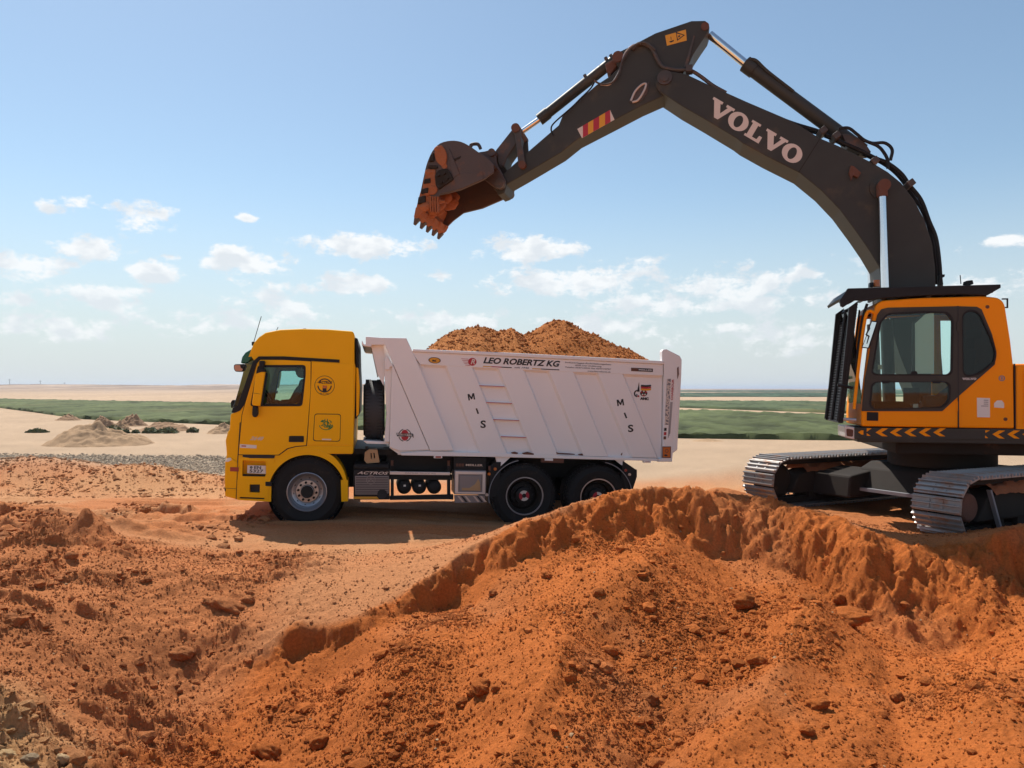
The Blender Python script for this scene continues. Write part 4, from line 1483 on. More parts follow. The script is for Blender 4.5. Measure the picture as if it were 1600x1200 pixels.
p = TR.p3(479.6, 768.7, NW + .03)
fw = front_wheel((p.x, NW + .03, p.z))
fw.rotation_euler = (0, .35, 0)
c_ = copy_tree(fw, truck)
c_.location = (p.x, FW - .03, p.z)
c_.rotation_euler = (0, .1, math.pi)
p = TR.p3(819.5, 775, NW + .02)
rw = rear_wheel((p.x, NW + .02, p.z))
mk = []
for s, cl in ((0, 'whiteink'), (1, 'red')):
    mb = MB()
    for k in range(2):
        ring(mb, (0, 0), .035, .083, .028, .036, 55 + 180 * k + 90 * s, 55 + 180 * k + 90 * s + 90, 8)
    mk.append(mb.build('hub_marking', cl, rw))
p2 = TR.p3(934.6, 777, NW + .02)
c_ = copy_tree(rw, truck)
c_.location = (p2.x, NW + .02, p2.z)
c_.rotation_euler = (0, .8, 0)
for q in (p, p2):
    c_ = copy_tree(rw, truck)
    c_.location = (q.x, FW - .02, q.z)
    c_.rotation_euler = (0, .3, math.pi)
for q in (p, p2, TR.p3(479.6, 768.7, NW)):
    MB().cyl((q.x, NW + .25, q.z), (q.x, FW - .25, q.z), .075, seg=12).build('axle', 'chassis', truck)
# spare wheel standing behind the cab, axis along the truck
sp = tyre_mesh(.485, .292, .29).build('spare_wheel', 'tread', truck)
sp.rotation_euler = (0, 0, math.radians(90))
p = TR.p3(*z2([(152, 532)])[0], NW + .62)
sp.location = (p.x + .16, NW + .62, p.z)
MB().lathe([(.30, .05), (.285, .02), (.28, .12), (.12, .14), (.0, .14)], (0, 0, 0), 36).build('rim', 'trackdark', sp)

# --- chassis: rails, tanks, boxes
def t_box(name, px0, py0, px1, py1, w0, w1, mat, bevel=.01, parent=truck, label=None):
    return t_plate(name, [(px0, py0), (px1, py0), (px1, py1), (px0, py1)], w0, w1, mat, parent, ref=NW, bevel=bevel, label=label)


for w in (-.45, .40):
    t_plate('chassis_rail', [(545, 712), (990, 727), (990, 758), (545, 742)], w, w + .08, 'chassis', truck, ref=NW)
t_plate('subframe', [(600, 704), (985, 722), (985, 734), (600, 716)], -.52, .52, 'chassis', truck, ref=NW)
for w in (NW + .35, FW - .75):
    t_plate('underbody_shadow_panel', [(605, 706), (780, 712), (780, 742), (605, 738)], w, w + .40, 'chassis', truck, ref=NW).name = 'underbody_shade'  # dark boxes put in as the shade beneath the bed
t_plate('engine_block', [(425, 705), (560, 705), (560, 770), (425, 775)], -.5, .5, 'chassis', truck, ref=NW)
t_plate('cab_floor', [(362, 705), (548, 706), (548, 712), (362, 712)], NW + .06, FW - .06, 'chassis', truck, ref=NW)
t_plate('front_beam', [(356, 745), (420, 745), (420, 778), (356, 776)], NW + .3, FW - .05, 'chassis', truck, ref=NW)
t_plate('deck', z1([(785, 752), (1000, 760), (1000, 790), (785, 782)]), NW + .25, FW - .1, 'chassis', truck, ref=NW)
# battery box with lettering and ribbed step
bb = t_plate('battery_box', z4([(76, 330), (424, 330), (424, 622), (76, 622)]), NW + .02, NW + .62, 'black', truck, ref=NW, bevel=.012)
t_plate('box_lid', z4([(76, 278), (420, 282), (424, 332), (76, 328)]), NW + .0, NW + .62, 'chassis', bb, ref=NW, bevel=.03)
sp_ = t_plate('step_plate', z4([(90, 392), (416, 392), (416, 562), (330, 572), (92, 572)]), NW + .004, NW + .03, 'tank', bb, ref=NW, bevel=.006)
mb = MB()
for k in range(10):
    yy = 404 + k * 16.5
    q = tq(z4([(98, yy), (408, yy), (408, yy + 5), (98, yy + 5)]))
    mb.prism(q, NW - .002, NW + .006)
mb.build('ribs', 'chassis', sp_)
K = span(600, 740, 10) / 10
p = TR.p3(*z4([(243, 428)])[0], NW)
mb = ring(MB(), (p.x, p.z), .062, .072, NW - .006, NW + .004, n=28)
for k in range(3):
    t = math.radians(90 + 120 * k)
    mb.prism([(p.x + .066 * math.cos(t), p.z + .066 * math.sin(t)), (p.x + .01 * math.cos(t + 1.2), p.z + .01 * math.sin(t + 1.2)), (p.x + .01 * math.cos(t - 1.2), p.z + .01 * math.sin(t - 1.2))], NW - .006, NW + .004)
mb.build('star_badge', 'tank', sp_)
p = TR.p3(*z4([(262, 366)])[0], NW)
text('box_lettering', 'ACTROS', .06, 'alu', bb, (p.x, NW + .018, p.z), SIDE, shear=.35, bold=.001, width=300 / 6.154 * K)
t_plate('amber_strip', z4([(80, 592), (300, 592), (320, 614), (80, 614)]), NW + .012, NW + .03, 'amber', bb, ref=NW)
p = TR.p3(*z4([(352, 566)])[0], NW)
MB().cyl((p.x, NW + .0, p.z), (p.x, NW + .12, p.z), .075, seg=20).build('cap', 'ink', bb)
# side guard and air tanks
t_plate('side_guard', z4([(425, 350), (1006, 358), (1006, 388), (425, 382)]), NW + .03, NW + .07, 'alu', truck, ref=NW, bevel=.006)
p = TR.p3(*z4([(720, 369)])[0], NW)
text('guard_lettering', 'DAIMLER TRUCK AG', .03, 'greyink', truck, (p.x, NW + .029, p.z), SIDE, width=300 / 6.154 * K)
t_plate('lower_guard', z4([(425, 590), (1040, 575), (1040, 625), (980, 622), (425, 628)]), NW + .05, NW + .12, 'black', truck, ref=NW, bevel=.006)
for cx in (565, 710, 855):
    p = TR.p3(*z4([(cx, 502)])[0], NW + .12)
    at_ = MB().lathe([(0, .0), (.055, .005), (.098, .03), (.112, .06), (.112, .62), (.09, .66), (0, .66)], (p.x, NW + .12, p.z), 28).build('air_tank', 'chassis', truck)
    if cx < 800:
        MB().box((p.x + .005, NW + .119, p.z + .028), (.035, .01, .028)).build('tank_label', 'paper', at_)
for cx in (450, 998):
    t_plate('post', z4([(cx - 12, 250), (cx + 12, 250), (cx + 10, 300), (cx - 14, 300)]), NW + .10, NW + .16, 'rust', truck, ref=NW)
    t_plate('guard_post', z4([(cx - 15, 300), (cx + 15, 300), (cx + 15, 615), (cx - 15, 615)]), NW + .08, NW + .16, 'chassis', truck, ref=NW)
t_plate('side_frame', z4([(425, 386), (1030, 392), (1030, 440), (425, 432)]), NW + .10, NW + .5, 'chassis', truck, ref=NW)
# tool box
tb = t_plate('tool_box', z4([(1048, 338), (1354, 342), (1350, 575), (1044, 570)]), NW + .01, NW + .5, 'tank', truck, ref=NW, bevel=.01)
t_plate('box_frame', z4([(1055, 345), (1346, 350), (1342, 568), (1052, 563)]), NW - .004, NW + .03, 'alu', tb, ref=NW, holes=[(z4([(1085, 375), (1318, 378), (1314, 548), (1082, 545)]), .004)], bevel=.004)
t_plate('box_door', z4([(1098, 388), (1306, 391), (1302, 540), (1096, 537)]), NW - .002, NW + .02, 'tank', tb, ref=NW, bevel=.006)
t_plate('door_patch', z4([(1290, 450), (1298, 535), (1120, 530), (1118, 505), (1190, 508), (1245, 470), (1275, 420)]), NW - .004, NW + .0, 'jerry', tb, ref=NW)
cp = t_plate('step_apron', z4([(1046, 578), (1346, 580), (1340, 650), (1052, 655)]), NW + .012, NW + .06, 'tank', tb, ref=NW, bevel=.006)
for k, mt in ((0, 'hub'), (1, 'ink'), (2, 'hub')):
    for x0 in (1075, 1225):
        a = x0 + k * 34
        t_plate('apron_stripe', z4([(a, 586), (a + 18, 586), (a + 66, 642), (a + 46, 645)]), NW + .009, NW + .02, mt, cp, ref=NW)
t_plate('box_backing', z4([(1044, 215), (1356, 222), (1354, 345), (1044, 340)]), NW + .06, NW + .5, 'black', truck, ref=NW)
for k in range(3):
    t_plate('badge_block', z4([(1065 + k * 27, 276), (1088 + k * 27, 276), (1088 + k * 27, 304), (1065 + k * 27, 304)]), NW + .055, NW + .07, 'rust', truck, ref=NW)
p = TR.p3(*z4([(1242, 292)])[0], NW)
text('maker_lettering', 'MEILLER', .042, 'hub', truck, (p.x, NW + .057, p.z), SIDE, bold=.001, width=170 / 6.154 * K)
# mud guards over the bogie, lamps
for (q, a0, a1) in ((TR.p3(819.5, 775, NW), 100, 190), (TR.p3(934.6, 777, NW), -12, 78)):
    mb = MB()
    for i in range(18):
        ta, tb_ = math.radians(a0 + (a1 - a0) * i / 18), math.radians(a0 + (a1 - a0) * (i + 1) / 18)
        mb.prism([(q.x + r * math.cos(t), q.z + r * math.sin(t)) for r, t in ((.575, ta), (.59, ta), (.59, tb_), (.575, tb_))], NW + .0, NW + .6)
    mb.build('mudguard', 'chassis', truck)
    mb = MB()
    for i in range(18):
        ta, tb_ = math.radians(a0 + (a1 - a0) * i / 18), math.radians(a0 + (a1 - a0) * (i + 1) / 18)
        mb.prism([(q.x + r * math.cos(t), q.z + r * math.sin(t)) for r, t in ((.57, ta), (.582, ta), (.582, tb_), (.57, tb_))], NW - .008, NW + .0)
    mb.build('mudguard_edge', 'greyink', truck)
t_plate('lamp_bracket', z5([(0, 0)]) and [(773, 722), (783, 722), (780, 775), (764, 778), (766, 730)], NW + .02, NW + .3, 'chassis', truck, ref=NW)
for (cx, cy, mt) in ((1438, 325, 'orange_lamp'), (1380, 372, 'orange_lamp'), (1358, 573, 'hub')):
    p = TR.p3(*z4([(cx, cy)])[0], NW)
    MB().cyl((p.x, NW - .01, p.z), (p.x, NW + .03, p.z), .024, seg=14).build('marker_lamp', mt, truck)
t_plate('marker_plate', z4([(1374, 296), (1394, 296), (1394, 340), (1374, 340)]), NW + .0, NW + .02, 'rust', truck, ref=NW)
tl = t_plate('tail_bracket', [(974, 720), (996, 735), (996, 745), (990, 764), (990, 770), (978, 766), (972, 745)], NW + .02, NW + .5, 'chassis', truck, ref=NW, bevel=.006)
for (cx, cy, mt) in ((978, 735, 'red_lamp'), (984, 741.5, 'hub')):
    p = TR.p3(cx, cy, NW)
    MB().cyl((p.x, NW + .0, p.z), (p.x, NW + .04, p.z), .022, seg=14).build('tail_lamp', mt, tl)
t_box('tail_lamp', 990.5, 734, 996.5, 746, NW + .04, NW + .4, 'red_lamp', .006, tl)
t_plate('rear_beam', [(960, 740), (992, 742), (990, 752), (960, 750)], NW + .2, FW - .2, 'chassis', truck, ref=NW)
# rusty sill under the bed and mud flaps
t_plate('sill_plate', [(846, 716), (881, 717), (881, 723.5), (846, 722.5)], NW + .0, NW + .06, 'rust', truck, ref=NW)
t_plate('sill_bracket', [(851, 716), (864, 716.4), (864, 720), (851, 719.6)], NW - .01, NW + .02, 'white', truck, ref=NW, bevel=.003)
for (a, b, c2, d2) in ((678, 711, 691, 716), (1005.5, 719.5, 1017, 723)):
    t_box('reflector_block', a, b, c2, d2, NW - .004, NW + .06, 'white', .004)
    t_box('reflector', a + 2.5, b + 1.8, c2 - 2, d2 - .8, NW - .008, NW + .0, 'red_lamp', .001)

# --- dump bed
z7 = lambda l: [(560 + a / 5.4545, 500 + b / 5.4545) for a, b in l]       # enlargement of the bed front
bed_px = z7([(265, 1092), (350, 1150)]) + [(775, 713.5), (1035, 720), (1036.5, 566), (900, 559), (660, 548.5)] + z7([(535, 250), (285, 380)])
bed = t_plate('dump_bed', bed_px, NW + .055, NW + .11, 'white', truck, ref=NW)
bed.name = 'bed_side'
t_plate('bed_side', bed_px, FW - .11, FW - .055, 'white', truck, ref=NW)
t_plate('bed_floor', [(622, 706), (1035, 716), (1035, 721), (622, 711)], NW + .06, FW - .06, 'white', truck, ref=NW)
t_plate('bed_front', z7([(205, 200), (240, 205), (345, 640), (300, 1090), (265, 1085), (290, 640)]), NW + .10, FW - .06, 'white', truck, ref=NW)
can = t_plate('canopy', z7([(62, 140), (205, 150), (235, 212), (215, 214), (110, 214), (62, 210)]), NW - .01, FW + .01, 'white', truck, ref=NW, bevel=.012)
t_plate('canopy_lip', z7([(30, 175), (38, 185), (45, 205), (110, 210), (110, 228), (45, 222), (28, 205)]), NW - .012, FW + .012, 'white', can, ref=NW, bevel=.006)
t_plate('canopy_wall', z7([(108, 214), (118, 214), (172, 470), (162, 470)]), NW + .3, FW - .3, 'white', can, ref=NW)
t_plate('canopy_gusset', z7([(106, 212), (255, 212), (330, 392), (275, 440), (222, 480), (215, 560), (168, 470)]), NW + .12, NW + .15, 'white', truck, ref=NW)
# slanted front stiffener and front corner panel, each a pressed sheet proud of the side
t_plate('front_stiffener', [(596.6, 527.5), (634.9, 528.2), (644.8, 549.5), (654.7, 572), (709, 703.6), (672.5, 704.6)], NW - .014, NW + .06, 'white', truck, ref=NW, bevel=.010)
t_plate('corner_panel', z7([(288, 395), (298, 390), (604, 1106), (350, 1116), (265, 1085), (275, 700)]), NW + .0, NW + .06, 'white', truck, ref=NW, bevel=.008)
t_plate('front_post', z7([(222, 395), (288, 395), (275, 700), (265, 1042), (222, 1042), (240, 800)]), NW + .06, NW + .30, 'white', truck, ref=NW, bevel=.008)
t_plate('hinge_block', z7([(240, 300), (268, 345), (300, 395), (270, 400), (262, 425), (230, 425), (222, 340)]), NW + .01, NW + .12, 'white', truck, ref=NW, bevel=.01)
t_plate('spare_shelf', z7([(36, 1030), (220, 1040), (262, 1042), (262, 1062), (70, 1058)]), NW + .1, NW + 1.0, 'white', truck, ref=NW, bevel=.006)
t_plate('wheel_carrier', z7([(200, 480), (225, 530), (215, 1040), (190, 1040), (190, 700)]), NW + .25, NW + .8, 'chassis', truck, ref=NW, bevel=.01)
# top rail, lettering band, lower rail
t_plate('top_rail', [(645, 545.2), (660, 546), (800, 551.5), (1036, 564), (1036, 569.2), (800, 557), (644, 549.6)], NW - .028, NW + .10, 'white', truck, ref=NW, bevel=.010)
t_plate('lettering_band', [(644, 549.8), (800, 557.2), (1036, 569.4), (1036, 587), (960, 584), (800, 577), (657, 569.5), (650, 560)], NW + .0, NW + .06, 'white', truck, ref=NW, bevel=.004)
t_plate('lower_rail', [(626, 707.5), (668, 705), (775, 708), (1028, 716.5), (1028, 720.5), (840, 715.5), (775, 714), (627, 711.5)], NW - .006, NW + .07, 'white', truck, ref=NW, bevel=.006)
t_plate('bed_skirt', [(774, 712), (800, 713), (783, 728.5), (778, 728.5)], NW + .03, NW + .07, 'white', truck, ref=NW)
t_plate('bed_skirt', [(958, 716), (977, 717), (976, 727), (972, 727)], NW + .03, NW + .07, 'white', truck, ref=NW)
# slanted ribs: raised panels with chamfered flanks between the recessed bays
top_y = lambda x: 569.5 + (x - 657) * .0462
bot_y = lambda x: 705.5 + (x - 668) * .0275
edges_top = [655, 697.5, 737, 779.5, 817, 858, 895, 934.5, 972.5]
SH = 54.0
ribs = [(697.5, 737), (779.5, 817), (858, 895), (934.5, 972.5)]
for a, b in ribs:
    n_ = NW + .004
    p0 = tq([(a, top_y(a)), (b, top_y(b)), (b + SH, bot_y(b + SH)), (a + SH, bot_y(a + SH))])
    p1 = tq([(a - 3.5, top_y(a)), (b + 3.5, top_y(b)), (b + SH + 3.5, bot_y(b + SH)), (a + SH - 3.5, bot_y(a + SH))])
    vs = [(x, n_, z) for x, z in p0] + [(x, NW + .057, z) for x, z in p1]
    fs = [(0, 1, 2, 3), (7, 6, 5, 4)] + [(i, (i + 1) % 4, 4 + (i + 1) % 4, 4 + i) for i in range(4)]
    MB().add(vs, fs).build('side_rib', 'white', truck, .004)
# sloping upper sill of every bay: catches the light thrown back by the ground
for a, b in ((662, 697.5), (737, 779.5), (817, 858), (895, 934.5), (972.5, 1033)):
    x0, x1 = a, b
    q = tq([(x0, top_y(x0) - .8), (x1, top_y(x1) - .8)])
    q2 = tq([(x0 + 1.6, top_y(x0) + 4.2), (x1 + (1.6 if x1 < 1030 else 0), top_y(x1) + 4.2)])
    vs = [(q[0][0], NW + .002, q[0][1]), (q[1][0], NW + .002, q[1][1]), (q2[1][0], NW + .056, q2[1][1]), (q2[0][0], NW + .056, q2[0][1]), (q[0][0], NW + .057, q[0][1]), (q[1][0], NW + .057, q[1][1])]
    MB().add(vs, [(0, 1, 2, 3), (0, 4, 5, 1), (4, 3, 2, 5), (0, 3, 4), (1, 5, 2)]).build('bay_sill', 'white', truck)
# steps in the second bay
for k, (xa, xb, yy) in enumerate(((748, 789, 603), (758.5, 801, 629.2), (770, 812, 656), (782, 823.5, 682.6))):
    ru = t_plate('rung', [(xa, yy - 1.4), (xb, yy + .3), (xb, yy + 2.4), (xa, yy + .7)], NW + .012, NW + .07, 'white', truck, ref=NW, bevel=.003)
    t_plate('rung_edge', [(xa + .6, yy - 1.0), (xb - .6, yy + .7), (xb - .6, yy + 1.7), (xa + .6, yy + .0)], NW + .0085, NW + .02, 'red', ru, ref=NW)
# tail post and tailgate
tp = t_plate('tail_post', [(1034, 549), (1036, 546), (1041, 545.4), (1062, 556), (1065, 562), (1064.5, 585), (1058, 703), (1051, 708), (1050, 721.5), (1028, 721.5), (1028.5, 717), (1036, 716), (1037.5, 590), (1037.2, 569), (1034, 567)], NW - .012, NW + .10, 'white', truck, ref=NW, bevel=.010)
t_plate('tail_post', [(1034, 549), (1036, 546), (1041, 545.4), (1062, 556), (1065, 562), (1064.5, 585), (1058, 703), (1051, 708), (1050, 721.5), (1028, 721.5), (1028.5, 717), (1036, 716), (1037.5, 590), (1037.2, 569), (1034, 567)], FW - .10, FW + .01, 'white', truck, ref=NW, bevel=.008)
t_plate('tailgate', [(1044, 572), (1056, 574), (1054, 712), (1040, 712)], NW + .10, FW - .10, 'white', truck, ref=NW, bevel=.01)
t_plate('tail_edge', [(1056, 600), (1061.5, 600), (1058, 702), (1051, 706), (1052, 690)], NW - .018, NW + .04, 'white', tp, ref=NW, bevel=.008)
t_plate('latch', [(1057.5, 575), (1059.5, 573), (1060, 585), (1058, 592)], NW - .022, NW + .0, 'rust', tp, ref=NW)
t_plate('hinge_foot', [(1026.5, 716), (1030, 718), (1030, 722), (1026.5, 720)], NW - .002, NW + .05, 'ink', tp, ref=NW)
# rust along the lower rail
for l in ([(798, 707), (804, 705.6), (810, 707.5), (808, 709.6), (800, 709)], [(815, 708), (824, 705.8), (834, 708.5), (834, 710.8), (818, 710)],
          [(868.5, 706.5), (874, 707.6), (890, 708.4), (899, 709.4), (897, 710.6), (880, 710), (870, 709)], [(903, 709.6), (910, 708.6), (911, 711.6), (904, 711.2)],
          [(970, 710), (972.5, 707), (971.5, 712)]):
    t_plate('rust_patch', l, NW - .0085, NW + .01, 'rust', truck, ref=NW, r=.01)
# lettering on the bed
def t_text(name, body, px, py, wpx, size, mat, parent=truck, w=NW - .002, rot=0.0, **kw):
    p = TR.p3(px, py, NW)
    b = Matrix.Rotation(math.radians(rot), 3, 'Y') @ SIDE
    return text(name, body, size, mat, parent, (p.x, w, p.z), b, width=span(px, py, wpx) if wpx else None, **kw)


t_text('haulier_lettering', 'LEO ROBERTZ KG', 815.6, 566.3, 120, .128, 'ink', shear=.28, bold=.0045)
t_text('small_lettering', 'seit 1946', 815, 574.6, 23, .036, 'greyink', shear=.2, bold=.001)
for (xa, xb, mt) in ((754.5, 768, 'gold'), (768, 783.5, 'red'), (783.5, 799.5, 'ink'), (831.5, 845.5, 'gold'), (845.5, 874, 'ink')):
    ya, yb = 571.6 + (xa - 754.5) * .047, 571.6 + (xb - 754.5) * .047
    t_plate('underline', [(xa, ya), (xb, yb), (xb, yb + 1.4), (xa, ya + 1.4)], NW - .0025, NW + .002, mt, truck, ref=NW)
for k, (body, wd, yy) in enumerate((('Industriegas-Rohrleitungsbau', 72, 568.0), ('4020 Linz Umfahrung', 42, 571.7), ('Telefon 02471/2036 Fax 02471/4737', 72, 575.4), ('www.leo-robertz.de', 36, 580.6))):
    t_text('small_lettering', body, 919 + (17 if k == 3 else 0), yy, wd, .030, 'greyink', bold=.0008, shear=.15)
p = TR.p3(679, 563, NW)
oval = MB().prism([(p.x + .092 * math.cos(t), p.z + .046 * math.sin(t) - .05 * .092 * math.cos(t)) for t in np.linspace(0, 2 * math.pi, 32, endpoint=False)], NW - .004, NW + .002).build('oval_badge', 'amber', truck)
mb = MB()
for i in range(32):
    ta, tb_ = 2 * math.pi * i / 32, 2 * math.pi * (i + 1) / 32
    mb.prism([(p.x + a * math.cos(t), p.z + a * .5 * math.sin(t) - .05 * a * math.cos(t)) for a, t in ((.082, ta), (.096, ta), (.096, tb_), (.082, tb_))], NW - .006, NW - .003)
mb.prism([(p.x - .03, p.z + .012), (p.x, p.z), (p.x + .035, p.z + .016), (p.x + .012, p.z - .008), (p.x + .035, p.z - .022), (p.x - .04, p.z - .018)], NW - .006, NW - .003)
mb.build('oval_rim', 'ink', oval)
p = TR.p3(738, 565.3, NW)
disc = MB().prism([(p.x + .066 * math.cos(t), p.z + .062 * math.sin(t)) for t in np.linspace(0, 2 * math.pi, 28, endpoint=False)], NW - .004, NW + .002).build('round_logo', 'red', truck)
t_text('logo_letter', 'R', 738.5, 565.5, None, .115, 'whiteink', disc, NW - .0045, shear=.25, bold=.003)
for k in range(5):
    t_plate('speed_line', [(720.5 + k * 1.6, 560.2 + k * 2.5), (732 + k * .6, 560.8 + k * 2.5), (732 + k * .6, 561.6 + k * 2.5), (720.5 + k * 1.6, 560.8 + k * 2.5)], NW - .0035, NW + .002, 'red', disc, ref=NW)
mp_ = t_plate('maker_badge', [(986, 574.5), (1020, 576), (1020, 581.2), (986, 579.8)], NW - .004, NW + .002, 'ink', truck, ref=NW)
t_plate('badge_tab', [(986, 574.5), (997, 575), (997, 580.2), (986, 579.8)], NW - .0055, NW - .003, 'rust', mp_, ref=NW)
t_text('maker_lettering', 'MEILLER', 1008.5, 578.2, 21, .036, 'alu', mp_, NW - .005, bold=.001)
MM = [(0, 0), (0, 1), (.26, 1), (.5, .46), (.74, 1), (1, 1), (1, 0), (.79, 0), (.79, .60), (.57, .12), (.43, .12), (.21, .60), (.21, 0)]
for body, px, py, r_ in (('M', 736.5, 620, -12), ('I', 745.8, 642.3, -22), ('M', 969.4, 629, -10), ('I', 977.4, 649.2, -24)):
    sx, sy = (10.5, 10.0) if body == 'M' else (2.5, 9.0)
    ca, sa = math.cos(math.radians(r_ + 2)), math.sin(math.radians(r_ + 2))
    l = MM if body == 'M' else [(0, 0), (0, 1), (1, 1), (1, 0)]
    t_plate('letter', [(px + (u - .5) * sx * ca + (v - .5) * sy * sa, py + (u - .5) * sx * sa - (v - .5) * sy * ca) for u, v in l], NW + .0015, NW + .006, 'ink', truck, ref=NW)
for body, px, py, r_ in (('S', 755, 663.5, -2), ('S', 985.5, 670, -6)):
    t_text('letter', body, px, py, 8.5, .160, 'ink', truck, NW + .002, rot=r_, bold=.004)
# round badge on the corner panel
p = TR.p3(632.6, 680, NW)
bd = MB()
for s in (1, -1):
    bd.prism([(p.x + .055 * math.cos(t), p.z + s * (.022 + .062 * math.sin(t))) for t in np.linspace(0, math.pi, 12)], NW - .004, NW + .002)
bd = bd.build('corner_badge', 'red', truck)
mb = MB()
for a0, a1 in ((15, 75), (105, 165), (195, 255), (285, 345)):
    ring(mb, (p.x, p.z), .088, .100, NW - .004, NW + .002, a0, a1, 8)
for s in (1, -1):
    mb.prism([(p.x - .12, p.z + .026 * s + .012), (p.x + .12, p.z + .026 * s), (p.x + .12, p.z + .019 * s), (p.x - .12, p.z + .019 * s + .012)], NW - .005, NW + .001)
mb.prism([(p.x - .135, p.z + .05), (p.x - .115, p.z + .01), (p.x - .09, p.z - .005), (p.x - .12, p.z - .012)], NW - .005, NW + .001)
mb.prism([(p.x + .135, p.z - .05), (p.x + .115, p.z - .01), (p.x + .09, p.z + .005), (p.x + .13, p.z + .02)], NW - .005, NW + .001)
mb.build('badge_ring', 'ink', bd)
t_text('badge_lettering', 'ROBERTZ', 632.6, 679.8, 20, .042, 'rust', bd, NW - .004, bold=.001)
# flag roundels and letters in the last bay
w_ = NW + .050
p = TR.p3(1007.5, 614.5, NW)
mb = MB().prism([(p.x + .062 * math.cos(t), p.z + .05 * math.sin(t)) for t in np.linspace(0, 2 * math.pi, 24, endpoint=False)], w_, w_ + .01)
mb.prism(tq([(997, 612), (1000.2, 597), (1001, 612)]), w_, w_ + .01)
ring(mb, TR.q(997.6, 615, NW), .040, .060, w_, w_ + .01, 95, 265, 12)
fl = mb.build('flag_emblem', 'ink', truck)
for k, mt in enumerate(('ink', 'red', 'amber')):
    t_plate('flag_stripe', [(1003.6, 601.2 + k * 2.9), (1011, 601.8 + k * 2.9), (1019, 601.2 + k * 2.9), (1018.6, 603.9 + k * 2.9), (1011, 604.7 + k * 2.9), (1002.6, 604.1 + k * 2.9)], w_ - .002, w_ + .004, mt, fl, ref=NW)
for a, b, mt in ((1004, 613, 'red'), (1007.5, 618, 'red'), (1011, 613, 'red'), (1005.5, 616.5, 'whiteink'), (1009.5, 616.5, 'whiteink'), (1007.5, 611.5, 'whiteink'), (999, 619, 'red'), (996.5, 617, 'greyink')):
    q = TR.p3(a, b, NW)
    MB().cyl((q.x, w_ - .004, q.z), (q.x, w_ + .004, q.z), .015, seg=10).build('emblem_dot', mt, fl)
t_text('emblem_lettering', 'ANC', 1008.5, 623.2, 13.5, .055, 'ink', fl, w_, bold=.004)
# vertical strip on the tail post
vr = Matrix.Rotation(math.radians(-90 + 3.5), 3, 'Y')
KT = span(1043, 627, 10) / 10


def v_text(name, body, px, py, wpx, size, mat, **kw):
    p = TR.p3(px, py, NW)
    return text(name, body, size, mat, tp, (p.x, NW - .0155, p.z), vr @ Matrix.Rotation(math.radians(90), 3, 'X'), width=wpx * KT, **kw)


t_plate('strip_panel', [(1041.8, 592), (1047.8, 592), (1044, 663.8), (1038.2, 663.8)], NW - .0145, NW - .010, 'greyink', tp, ref=NW)
v_text('strip_lettering', 'TRANSPORT', 1043.3, 627.8, 68, .082, 'whiteink', bold=.003, shear=.2)
v_text('strip_lettering', 'CHARBOUR', 1050.2, 609, 31, .05, 'red', bold=.001)
for k in range(3):
    t_plate('strip_line', [(1047.0 + k * 1.3, 628), (1047.8 + k * 1.3, 628), (1044.0 + k * 1.3, 684 - 3 * k), (1043.2 + k * 1.3, 684 - 3 * k)], NW - .0145, NW - .010, 'greyink', tp, ref=NW)
for k, mt in enumerate(('ink', 'red', 'rust')):
    t_plate('strip_square', [(1037.4 - k * .4, 668.5 + k * 6.6), (1041.2 - k * .4, 668.5 + k * 6.6), (1040.9 - k * .4, 673.2 + k * 6.6), (1037.1 - k * .4, 673.2 + k * 6.6)], NW - .0145, NW - .010, mt, tp, ref=NW)
hz = t_plate('hazard_plate', [(1034.5, 697.5), (1047.8, 697.5), (1047.5, 715.5), (1034.2, 715.5)], NW - .016, NW - .010, 'orange_lamp', tp, ref=NW)
t_plate('plate_border', [(1034.5, 697.5), (1047.8, 697.5), (1047.5, 715.5), (1034.2, 715.5)], NW - .018, NW - .014, 'rust', hz, ref=NW, holes=[([(1035.6, 698.8), (1046.8, 698.8), (1046.5, 714.2), (1035.4, 714.2)], 0)])
mb = ring(MB(), TR.q(1041.2, 704.5, NW), .022, .030, NW - .0175, NW - .015, n=16)
mb.prism(tq([(1036.5, 711.5), (1040, 709), (1043, 712), (1040, 713)]), NW - .0175, NW - .015)
mb.build('plate_sign', 'ink', hz)


# --- load
load = empty('soil_load', TR.m, 'two peaked heap of orange soil filling the white dump bed', 'soil heap')
LP_ = [(646, 562), (662, 552), (690, 528), (712, 515.5), (728, 514), (748, 509.5), (765, 514), (778, 517), (792, 514), (800, 510), (809, 518), (817, 525.5), (830, 521), (850, 508), (868, 501), (884, 500.5), (900, 507), (930, 522), (970, 541), (1004, 557), (1040, 574)]
RDG = [TR.q(a, b, -.15) for a, b in LP_]
RIM = [TR.q(a, 546 + (a - 660) * .0487, NW) for a in range(640, 1050, 10)]
bx0, bx1 = TR.q(640, 560, NW)[0], TR.q(1035, 560, NW)[0]
vv = np.linspace(-1, 1, 130)
Xl, V_ = np.meshgrid(np.linspace(bx0, bx1, 300), vv)
wv_ = V_ * (FW - .08)
side_rim = np.interp(Xl, [a for a, b in RIM], [b for a, b in RIM])
ridge_z = np.interp(Xl, [a for a, b in RDG], [b for a, b in RDG])
cross = np.clip(1 - np.abs(V_) ** 1.25, 0, 1)
nz_ = fbm(Xl * 3, wv_ * 3, 4, 811) * .035 + fbm(Xl * 13, wv_ * 13, 3, 813) * .014
Zl = (side_rim - .10) * (1 - cross) + np.maximum(ridge_z, side_rim - .1) * cross + nz_ * (.4 + cross)
lc = np.array([.46, .17, .048])[None] * (1 + .18 * fbm(Xl.ravel() * 2, wv_.ravel() * 2, 3, 815)[:, None])
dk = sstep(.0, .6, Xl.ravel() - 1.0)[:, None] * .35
lc = lc * (1 - dk) + np.array([.40, .12, .025]) * dk
